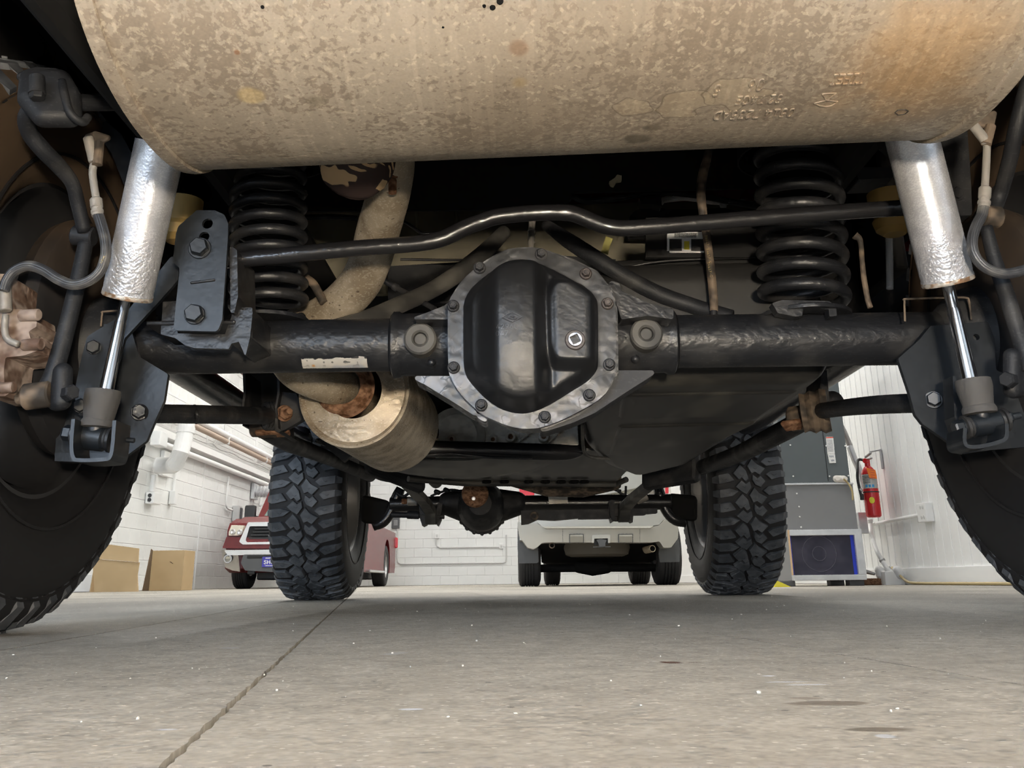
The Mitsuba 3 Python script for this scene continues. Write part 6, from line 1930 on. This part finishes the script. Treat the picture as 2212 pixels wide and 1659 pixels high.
add(pU_ + '__filter', box(((fx0 + fx1) / 2, HY + .0, (fz0 + fz1) / 2), (fx1 - fx0, .02, fz1 - fz0)), 'filter_blue', label='dark blue dusty air filter')
add(pU_ + '__filter_edge', box((fx1 - .014, HY - .011, (fz0 + fz1) / 2), (.024, .004, fz1 - fz0)), 'blue_edge')
add(pU_ + '__filter_edge', box((fx0 + .006, HY - .011, (fz0 + fz1) / 2), (.010, .004, fz1 - fz0)), 'blue_edge')
fc = at(*U(372, 1310), HY - .011)
for r_, w_ in ((size(36, fc), .004), (size(14, fc), .004)):
    add(pU_ + '__dust_ring', ring(fc, [0, -1, 0], r_, r_ + w_, .0015, 40), 'unit_grey' if False else 'filter_ring')  if 'filter_ring' in scene else None
add(pU_ + '__sticker', gl([(433, 264), (497, 262), (512, 415), (448, 418)], HY - .0, .012), 'paper_white', label='white instruction sticker with a red heading')
add(pU_ + '__sticker', gl([(450, 420), (512, 416), (523, 497), (465, 499)], HY - .0, .012), 'paper_white', label='small white sticker below the instructions')
mat('sticker_red', two(princ((0.62, 0.10, 0.07), 0.5)))
mat('print_grey', two(princ((0.36, 0.37, 0.40), 0.6)))
add(pU_ + '__sticker_heading', gl([(433, 266), (497, 264), (498, 274), (434, 276)], HY - .002, .002), 'sticker_red')
k = add(pU_ + '__sticker_print', cat(*[gl([(441 + i * 1.0, 292 + i * 11), (490 + i * 1.0, 290 + i * 11), (490.5 + i, 294 + i * 11), (441.5 + i, 296 + i * 11)], HY - .002, .002) for i in range(10)], *[gl([(462 + i * 14, 430), (471 + i * 14, 429), (474 + i * 14, 448), (465 + i * 14, 449)], HY - .002, .002) for i in range(3)], gl([(478, 468), (505, 466), (507, 482), (480, 484)], HY - .002, .002)), 'print_grey')
labels[k] = {'kind': 'stuff'}
for a, b in ((112, 338), (432, 345), (602, 345), (138, 617), (462, 617), (632, 612), (170, 772), (190, 890), (195, 980), (208, 1072)):
    p = at(*U(a, b), HY + .004)
    add(pU_ + '__screw', rod(p, p + [0, -.008, 0], .006, 10), 'paper_white')
add(pU_ + '__seam', cat(box((at(*U(415, 300), HY)[0], HY + .0075, zmid + .6), (.003, .006, 1.15))), 'ink_black')
p0, p1 = at(*U(525, 640), HY + .0), at(*U(592, 642), HY + .0)
add(pU_ + '__hose_connector', cat(hull_balls([p0, p1], .026), rod(p0 + [0, .01, 0], p0 + [0, -.035, 0], .019, 18), rod(p1 + [0, .01, 0], p1 + [0, -.035, 0], .019, 18)), 'white_plastic', smooth=30)
for a in (95, 715):
    c = at(*U(a, 1575), HY)
    add(pU_ + '__foot', box((c[0], HY + .06, zlo / 2), (.11, .10, max(zlo, .02)), .004), 'grey_plastic')
    add(pU_ + '__foot', box((c[0], HY + .52, zlo / 2), (.11, .10, max(zlo, .02)), .004), 'grey_plastic')
mat('hose_amber', two(princ((0.42, 0.33, 0.16), 0.35)))
d_ = thing('drain_hose', 'thin amber drain hose hanging from the heating unit panel', 'hose')
add(d_, pxtube([U(592, 642) + (HY - .045,), U(622, 670) + (HY - .035,), U(650, 710) + (HY - .04,), U(668, 760) + (HY - .04,), U(672, 830) + (HY - .04,)], 2.0, 6, 10), 'hose_amber', smooth=True)
d_ = thing('floor_hose', 'amber hose lying along the foot of the ribbed wall', 'hose')
E_ = lambda x, y: (1880 + x / 4.045, 880 + y / 4.045)
wl_ = XR - .035
fp = [at_x(*E_(190, 1400), XR - .06), at_x(*E_(250, 1460), XR - .07), at_x(*E_(330, 1525), XR - .08)]
fp += [np.array([XR - .06, y, .012]) for y in (7.5, 7.1, 6.5, 5.8, 5.2)]
add(d_, tube(spline(fp, 6), .010, 10), 'hose_amber', smooth=True)

# pipes beside the heating unit
mat('pipe_white', two(princ((0.70, 0.70, 0.69), 0.35)))
mat('pipe_steel', two(princ(proc(lambda p, n, uv: mix((0.30, 0.29, 0.28), (0.50, 0.50, 0.50), f3(p, 14, 3))), 0.35, metal=0.5)))
k = thing('vent_pipe', 'steel pipe bending down between the heating unit and the ribbed wall', 'pipe')
add(k + '__upper_run', pxtube([U(500, 70) + (8.3,), U(530, 105) + (8.32,), U(590, 210) + (8.36,), U(650, 350) + (8.4,)], 6, 6, 20), 'pipe_steel', smooth=True)
add(k + '__lower_run', pxtube([U(640, 340) + (8.4,), U(690, 470) + (8.4,), U(745, 600) + (8.4,), U(795, 830) + (8.4,), U(812, 930) + (8.4,)], 7, 6, 20), 'galvanised', smooth=True)
k = thing('flexible_conduit', 'white pipe curving from below the fire extinguisher to the valves on the floor', 'pipe')
add(k + '__pipe', pxtube([U(828, 1000) + (8.4,), U(830, 1060) + (8.4,), U(845, 1160) + (8.25,), U(890, 1290) + (8.05,), U(935, 1370) + (8.0,), U(985, 1450) + (7.95,), U(1020, 1480) + (7.95,)], [5.5, 5, 4.6, 4.6, 5, 5, 5], 6, 18), 'pipe_white', smooth=True)
add(k + '__joint', cat(*[ring(at(*U(a, b), 8.0) - unit([.4, 0, -.9]) * .01, unit([.4, 0, -.9]), .012, .024, .02, 18) for a, b in ((935, 1370), (985, 1445))]), 'pipe_steel', smooth=30)
k = thing('junction_box', 'grey metal junction box under the pipe beside the heating unit', 'junction box')
add(k, box(at(*U(758, 1036), 8.30), (.075, .05, .17), .006), 'galvanised')
k = thing('floor_valve', 'cluster of dirty pipe fittings and valve at the foot of the wall', 'valve')
c = at(*U(1020, 1500), 7.95)
add(k + '__body', cat(hull_balls([at(*U(910, 1460), 8.0), at(*U(950, 1490), 8.0), at(*U(920, 1500), 8.0)], .035), hull_balls([at(*U(1070, 1460), 7.9), at(*U(1095, 1500), 7.9)], .035)), 'pipe_white', smooth=30)
add(k + '__handle', hull_balls([at(*U(770, 1465), 8.0), at(*U(860, 1490), 8.0)], [.018, .012]), 'bright_steel', smooth=True)
add(k + '__block', box(at(*U(1025, 1545), 7.95) + [0, 0, -.01], (.15, .12, .15), .008), 'pipe_white')
add(k + '__brick_pad', box((at(*U(900, 1570), 8.05)[0], 8.05, .025), (.26, .14, .05), .006), 'rust', label='rust-brown brick pad')
k = thing('yellow_wedge', 'small yellow wheel wedge on the floor by the front wheel beside the heating unit', 'wedge')
c = at_z(1691, 1268, 0.0)
add(k, hull([c + np.array(q) for q in ((-.06, 0, 0), (.06, 0, 0), (-.06, .06, 0), (.06, .06, 0), (-.05, .0, .05), (-.05, .06, .05))]), 'ink_yellow')

# ------------------------------------------------------------------ fire extinguisher on the ribbed wall
mat('extinguisher_red', two(princ((0.56, 0.012, 0.014), 0.25, spec=0.6, clearcoat=0.8)))
mat('tag_orange', two(princ((0.85, 0.20, 0.02), 0.5)))
mat('tag_blue', two(princ((0.05, 0.30, 0.62), 0.5)))
mat('label_silver', two(princ((0.48, 0.50, 0.48), 0.4, metal=.2)))
pX_ = thing('fire_extinguisher', 'red fire extinguisher with an orange tag hanging on the white ribbed wall', 'fire extinguisher')
ex = XR - .13
eb, et = at_x(*U(864, 985), ex), at_x(*U(815, 575), ex)
eb = np.array([ex, eb[1], eb[2]])
er = size(16.0, eb)
eh = (at(*U(815, 575), eb[1])[2] - eb[2])
add(pX_ + '__cylinder', lathe([(0, 0), (er * .8, .0), (er * .97, .010), (er, .03), (er, eh * .93), (er * .93, eh), (er * .6, eh + .03), (er * .32, eh + .045), (0, eh + .05)], eb, [0, 0, 1], 36), 'extinguisher_red', smooth=30)


def on_ext(a0_, a1_, z0, z1, k_=.001):
    t = np.linspace(a0_, a1_, 14)
    v = []
    for z in (z0, z1):
        v.append(np.stack([eb[0] + np.cos(t) * (er + k_), eb[1] + np.sin(t) * (er + k_), np.full(14, eb[2] + z)], 1))
    v = np.vstack(v)
    f = [[i, i + 1, 15 + i] for i in range(13)] + [[i, 15 + i, 14 + i] for i in range(13)]
    return trimesh.Trimesh(v, f, process=False)


va = math.atan2(-eb[1], -eb[0])
add(pX_ + '__label', on_ext(va - 1.25, va + 1.25, eh * .62, eh * .93), 'label_silver', label='silver printed label')
for i in range(3):
    add(pX_ + '__label_symbol', on_ext(va - .62 + i * .42, va - .32 + i * .42, eh * .645, eh * .70, .0018), 'tag_blue')
k = add(pX_ + '__label_print', cat(*[on_ext(va - 1.0, va + .1, eh * (.74 + .035 * i), eh * (.752 + .035 * i), .0018) for i in range(5)]), 'grimy_metal')
labels[k] = {'kind': 'stuff'}
add(pX_ + '__strap', lathe([(er, eh * .535), (er + .004, eh * .535), (er + .004, eh * .555), (er, eh * .555)], eb, [0, 0, 1], 32), 'dark_plastic')
sp_ = []
for k_ in range(12):
    a = va + .35 * math.sin(k_ * math.pi / 6)
    sp_.append([eb[0] + math.cos(a) * (er + .0012), eb[1] + math.sin(a) * (er + .0012), eb[2] + eh * .36 + .026 * math.cos(k_ * math.pi / 6)])
cm_ = np.mean(sp_, 0)
add(pX_ + '__round_sticker', hull(np.vstack([sp_, np.array(sp_) * 1.0 + [-.0008, 0, 0]])), 'ink_yellow', label='round yellow sticker')
hd = eb + np.array([0, 0, eh + .05])
add(pX_ + '__valve', cat(rod(hd - [0, 0, .01], hd + [0, 0, .05], .022, 20), rod(hd + [0, 0, .03], hd + [-.03, -.03, .035], .02, 18)), 'extinguisher_red', smooth=30)
add(pX_ + '__handle', cat(hull_balls([hd + [0, .02, .07], hd + [0, -.10, .085]], .010), hull_balls([hd + [0, .02, .05], hd + [0, -.11, .045]], .008)), 'bright_steel', smooth=30)
yh = eb[1]
add(pX_ + '__hose', tube(spline([hd + [0, .02, .04], hd + [-.05, .06, .05], at(*U(715, 560), yh), at(*U(715, 640), yh), at(*U(735, 740), yh), at(*U(755, 825), yh)], 8), .011, 14), 'dark_plastic', smooth=True)
add(pX_ + '__nozzle', rod(at(*U(750, 775), yh), at(*U(757, 830), yh), .016, 16), 'dark_plastic')
add(pX_ + '__hose_clip', hull_balls([at(*U(738, 735), yh), at(*U(748, 745), yh)], .014), 'alloy')
tg = [at(*U(a, b), yh - er - .02) for a, b in ((793, 540), (875, 560), (890, 640), (822, 632), (812, 575))]
tg2 = np.array(tg)
add(pX_ + '__tag', hull(np.vstack([tg2, tg2 + [0, .004, 0]])), 'tag_orange', label='orange inspection tag')
k = add(pX_ + '__tag_print', cat(*[hull([at(*U(a, b), yh - er - .022 + d) for d in (0, .001) for a, b in ((828 + i * 2, 556 + 22 * i + 0), (866 + i * 3, 562 + 22 * i), (866 + i * 3, 567 + 22 * i), (828 + i * 2, 561 + 22 * i))]) for i in range(4)]), 'sticker_red')
labels[k] = {'kind': 'stuff'}
add(pX_ + '__wall_hook', cat(box((XR - .01, yh, hd[2] + .05), (.012, .03, .16), .003), tube([(XR - .02, yh - .02, hd[2] + .12), (XR - .12, yh - .06, hd[2] + .10)], .006, 8)), 'bright_steel')

k = thing('outlet_box', 'white surface outlet box on the ribbed wall beside the fire extinguisher', 'outlet')
oc = at_x(*E_(480, 918), XR - .03)
s_ = size(27, oc)
add(k + '__box', box(oc, (.06, .16, .135), .006), 'trim_paint')
for dz in (-.035, .035):
    for dy in (-.02, .02):
        add(k + '__socket', rod(oc + [-.028, dy - .02, dz], oc + [-.034, dy - .02, dz], .013, 14), 'conduit_grey')
k = thing('conduit', 'thin white conduit running from the outlet box to behind the fire extinguisher', 'conduit')
add(k, tube([oc + [0, .05, -.01], oc + [.005, .9, -.02], oc + [.005, 1.7, -.03]], .014, 12), 'trim_paint', smooth=30)

# ------------------------------------------------------------------ left wall fittings
G = lambda x, y: (300 + x / 3.772, 860 + y / 3.772)


def wl(x, y, off=0.05):
    """A point of the photograph on the plane off metres before the left wall."""
    return at_x(*G(x, y), XL + off)


def along_left(z_from, off, r, mat_, key, y0=9.9, y1=22.9, rect=None):
    q = wl(*z_from, off)
    if rect:
        return add(key, box((XL + off, (y0 + y1) / 2, q[2]), (rect[0], y1 - y0, rect[1]), .004), mat_)
    return add(key, rod((XL + off, y0, q[2]), (XL + off, y1, q[2]), r, 16), mat_, smooth=30)


mat('pipe_brown', two(princ((0.40, 0.31, 0.24), 0.5)))
k = thing('pipe_run', 'thick white pipe along the wall, lowest of the parallel runs', 'pipe')
along_left((620, 538), .10, .045, 'trim_paint', k)
k = thing('pipe_run_001', 'white square trunking along the wall above the lowest pipe', 'trunking')
along_left((620, 470), .09, 0, 'trim_paint', k, rect=(.16, .10))
k = thing('pipe_run_002', 'thin white pipe along the wall above the square trunking', 'pipe')
along_left((300, 285), .07, .03, 'trim_paint', k)
k = thing('pipe_run_003', 'long white pipe with brown underside along the upper wall', 'pipe')
q = wl(800, 345, .25)
add(k + '__pipe', rod((XL + .25, 9.9, q[2]), (XL + .25, 22.9, q[2]), .05, 16), 'trim_paint', smooth=30)
add(k + '__lower_pipe', rod((XL + .24, 9.9, q[2] - .10), (XL + .24, 22.9, q[2] - .10), .045, 16), 'pipe_brown', smooth=30)
for y in (11.5, 14.2, 16.9, 19.6):
    add(k + '__hanger', box((XL + .19, y, q[2] - .04), (.20, .03, .22), .005), 'trim_paint')
k = thing('power_cable', 'thin grey cable drooping along the wall over the trunking', 'cable')
add(k, tube(spline([wl(*q, .03) for q in ((430, 320), (540, 365), (600, 375), (660, 420), (760, 450), (830, 490), (900, 520), (1000, 555), (1060, 590))], 6), .009, 8), 'conduit_grey', smooth=True)
k = thing('power_cable_001', 'thin grey cable hanging from the upper wall pipe', 'cable')
add(k, tube(spline([wl(*q, .045) for q in ((700, 215), (690, 290), (650, 330), (610, 378))], 6), .008, 8), 'conduit_grey', smooth=True)
for i, (pts, off, r, lab) in enumerate((
        ([(122, 625), (117, 665), (111, 710), (104, 765)], .05, .035, 'white upright conduit dropping to the twin outlet box'),
        ([(303, 575), (297, 630), (288, 700), (281, 768)], .04, .022, 'white upright conduit dropping to the small outlet box'),
        ([(732, 640), (720, 750), (710, 860), (722, 898), (750, 910), (766, 913)], .04, .016, 'thin grey conduit bending into the box above the pickup truck'),
        ([(1008, 745), (1000, 790), (985, 880)], .04, .02, 'grey upright conduit behind the pickup truck mirror'))):
    k = thing(f'conduit_{i + 1:03d}', lab, 'conduit')
    P = [wl(*q, off) for q in pts]
    if i in (0, 1, 3):
        P = [np.array([XL + off, P[-1][1], p[2]]) for p in P]
        P = P if False else [wl(*q, off) for q in pts]
    add(k, tube(spline(P, 6), r, 14), 'trim_paint', smooth=True)
for i, (a, b, w_, h_, d_, lab) in enumerate(((118, 818, .30, .16, .12, 'twin outlet box at the end of an upright conduit on the block wall'), (280, 812, .13, .20, .09, 'small outlet box between the twin outlet box and the pickup truck'), (800, 942, .22, .28, .12, 'grey switch box on the wall above the pickup truck'), (165, 335, .30, .20, .14, 'white junction box beside the round duct'))):
    key = f'outlet_box_{i + 1:03d}'
    thing(key, lab, 'outlet')
    c = wl(a, b, d_ / 2 + .01 if i != 3 else .26)
    add(key + '__box', box(c, (d_, w_, h_), .01), 'trim_paint' if i != 2 else 'conduit_grey')
    if i == 0:
        for dz in (-.03, .03):
            add(key + '__socket', rod(c + [0, -w_ / 2 + .004, dz], c + [0, -w_ / 2 - .006, dz], .028, 14), 'dark_plastic')
    if i == 2:
        add(key + '__cover', box(c + [.05, .03, 0], (.06, .14, .22), .02), 'grey_plastic', smooth=30)
k = thing('round_duct', 'round white duct elbow coming down into a wall plate on the block wall', 'duct')
dc = wl(255, 520, .25)
add(k + '__plate', box((XL + .036, wl(225, 518, .03)[1], wl(225, 540, .03)[2]), (.06, .42, .36), .006), 'trim_paint')
P = [wl(*q, .55) for q in ((395, 150), (385, 240), (368, 340), (340, 440))] + [wl(305, 525, .48), wl(275, 548, .30)]
P = P + [np.array([XL + .07, P[-1][1], P[-1][2]])]
w0 = size(18.0, P[2])
add(k + '__pipe', tube(np.vstack([P[:4], P[4:]]), [w0 * 1.02, w0, w0, w0, w0 * 1.03, w0 * 1.0, w0], 32), 'pipe_white', smooth=30)
add(k + '__collar', tube([wl(384, 240, .55), wl(377, 290, .55)], w0 * 1.10, 32), 'pipe_white', smooth=30)
k = thing('metal_duct', 'ribbed metal duct with a square wall plate behind the front wheel before the pickup', 'duct')
c = wl(945, 762, .05)
add(k + '__plate', box(c, (.06, .36, .30), .006), 'galvanised')
c2 = c + np.array([.45, 0, 0])
add(k + '__pipe', tube([c + [.02, 0, 0], (c + c2) / 2, c2], size(11, c), 24), 'galvanised', smooth=30)
for t_ in np.linspace(.1, 1, 7):
    p = c + (c2 - c) * t_
    add(k + '__duct_rib', ring(p, c2 - c, size(10, c), size(12.2, c), .03, 24), 'galvanised')
k = thing('joint_strip', 'upright caulked control joint in the white block wall', 'strip')
qa, qb = wl(525, 500, .008), wl(450, 1555, .008)
add(k, box((XL + .004, qb[1], 1.6), (.02, .035, 3.2), .004), 'trim_paint')
k = thing('joint_strip_001', 'upright strip behind the parallel pipe runs on the block wall', 'strip')
add(k, box((XL + .003, wl(960, 600)[1], 1.9), (.01, .10, 3.6), .002), 'trim_paint')

# cardboard boxes
mat('cardboard', two(princ(proc(lambda p, n, uv: mix((0.47, 0.345, 0.20), (0.40, 0.285, 0.155), f3(p, 6, 3))), 0.75, spec=.2)))
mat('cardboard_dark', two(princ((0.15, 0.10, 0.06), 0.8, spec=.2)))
C4 = lambda x, y: (120 + x / 5.53, 1050 + y / 5.53)
k = thing('cardboard_box', 'open brown cardboard box standing upright by the block wall nearest the pickup truck', 'box')
CY_ = 13.0
cA = [C4(1150, 755), C4(1543, 785), C4(1503, 1250), C4(1125, 1255)]
P = np.array([at(*q, CY_) for q in cA])
P[2:, 2] = 0.004
fx0_, fx1_ = (P[0][0] + P[3][0]) / 2, (P[1][0] + P[2][0]) / 2
hh = (P[0][2] + P[1][2]) / 2
dpt = .42
add(k + '__front_panel', box(((fx0_ + fx1_) / 2, CY_ + .006, hh / 2 + .002), (fx1_ - fx0_, .012, hh), .003), 'cardboard')
add(k + '__side_panel', box((fx1_ - .006, CY_ + dpt / 2, hh / 2 + .002), (.012, dpt, hh), .003), 'cardboard')
add(k + '__back_panel', box(((fx0_ + fx1_) / 2, CY_ + dpt, hh / 2 + .002), (fx1_ - fx0_, .012, hh), .003), 'cardboard')
lx = at(*C4(1060, 1000), CY_)[0]
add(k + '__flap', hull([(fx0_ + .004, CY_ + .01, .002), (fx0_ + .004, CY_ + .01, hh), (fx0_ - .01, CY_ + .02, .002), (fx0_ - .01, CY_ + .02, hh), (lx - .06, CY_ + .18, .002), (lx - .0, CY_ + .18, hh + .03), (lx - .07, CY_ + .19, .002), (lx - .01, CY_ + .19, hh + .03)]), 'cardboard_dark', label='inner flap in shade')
add(k + '__slot', box(at(*C4(1385, 915), CY_ - .001), (.05, .004, .008), 0, rotm([0, 1, 0], 30)), 'cardboard_dark')
k = thing('cardboard_box_001', 'flattened brown cardboard carton leaning at the block wall beside the muddy rear wheel', 'box')
CY2 = 11.5
P1 = [C4(430, 690), C4(660, 700), C4(1000, 745), C4(1000, 910), C4(520, 870), C4(440, 860)]
P2_ = [C4(440, 868), C4(1000, 912), C4(975, 1060), C4(985, 1262), C4(520, 1255), C4(465, 1250)]
zb = lambda pts, y: [(a, b) for a, b in pts]
add(k + '__upper_flap', plate(P1, CY2, .012, slope=(0, .15)), 'cardboard')
m = plate(P2_, CY2 - .01, .02)
v = np.asarray(m.vertices).copy()
v[:, 2] = np.where(v[:, 2] < .06, .003, v[:, 2])
m.vertices = v
add(k + '__front_panel', m, 'cardboard')
x_ = at(*C4(450, 1150), CY2)[0]
add(k + '__side_panel', hull([(x_ - .03, CY2, .003), (x_ - .02, CY2, .003), (x_ - .08, CY2 + .3, .003), (x_ - .07, CY2 + .3, .003), (x_ - .0, CY2, .5), (x_ + .01, CY2, .5), (x_ - .05, CY2 + .3, .5)]), 'cardboard')
k = thing('low_box', 'low white box at the foot of the block wall behind the flattened carton', 'box')
c = at(*C4(330, 1160), 11.9)
add(k, box((c[0], 11.95, c[2] / 1.0 + .0), (.36, .3, 2 * c[2] - .004), .01), 'trim_paint')

# ------------------------------------------------------------------ back wall conduits
B5 = lambda x, y: (820 + x / 6.91, 1080 + y / 6.91)
yb = YB - .03
for i, (pts, lab) in enumerate((([(270, 420), (262, 700), (262, 880), (275, 930), (315, 957), (1000, 948), (1840, 940), (1878, 925), (1890, 880), (1890, 700), (1890, 520)], 'long thin conduit in a wide U on the far wall'),
                                ([(848, 560), (845, 650), (858, 690), (905, 714), (1400, 706), (1795, 704)], 'short thin conduit running between two outlet boxes on the far wall'))):
    k = thing(f'far_conduit_{i:03d}' if i else 'far_conduit', lab, 'conduit')
    add(k, tube(np.array([at(*B5(*q), yb) for q in pts]), .016, 10), 'conduit_grey', smooth=30)
for i, (a, b, w_, h_, lab, mt) in enumerate(((855, 535, .10, .12, 'white outlet at the upper end of the short conduit on the far wall', 'trim_paint'), (1815, 690, .09, .11, 'white outlet at the right end of the short conduit on the far wall', 'trim_paint'), (240, 340, .18, .26, 'grey electrical box on the far wall above the long conduit', 'grey_plastic'))):
    k = thing(f'far_outlet_{i:03d}' if i else 'far_outlet', lab, 'outlet')
    add(k + '__box', box(at(*B5(a, b), yb), (w_, .06, h_), .008), mt)
    add(k + '__plate', box(at(*B5(a, b), yb - .034), (w_ * .5, .012, h_ * .5), .004), 'conduit_grey' if i < 2 else 'unit_grey')

# loose grit on the floor
ms = []
for i in range(170):
    y = .5 + 3.2 * rng.random() ** 1.6
    x = (rng.random() - .5) * 1.25 * y
    r = rng.uniform(.0004, .0011) * (1 + .3 * y)
    m = trimesh.creation.icosphere(subdivisions=0, radius=r)
    m.vertices = m.vertices * rng.uniform(.5, 1.2, 3) * (1 + rng.uniform(-.25, .25, m.vertices.shape))
    m.apply_translation((x, y, r * .35))
    ms.append(m)
mat('grit', two(princ((0.62, 0.59, 0.52), 0.8)))
thing('floor_grit', 'scattered pale grit on the concrete floor', 'grit', kind='stuff')
add('floor_grit', cat(*ms), 'grit')
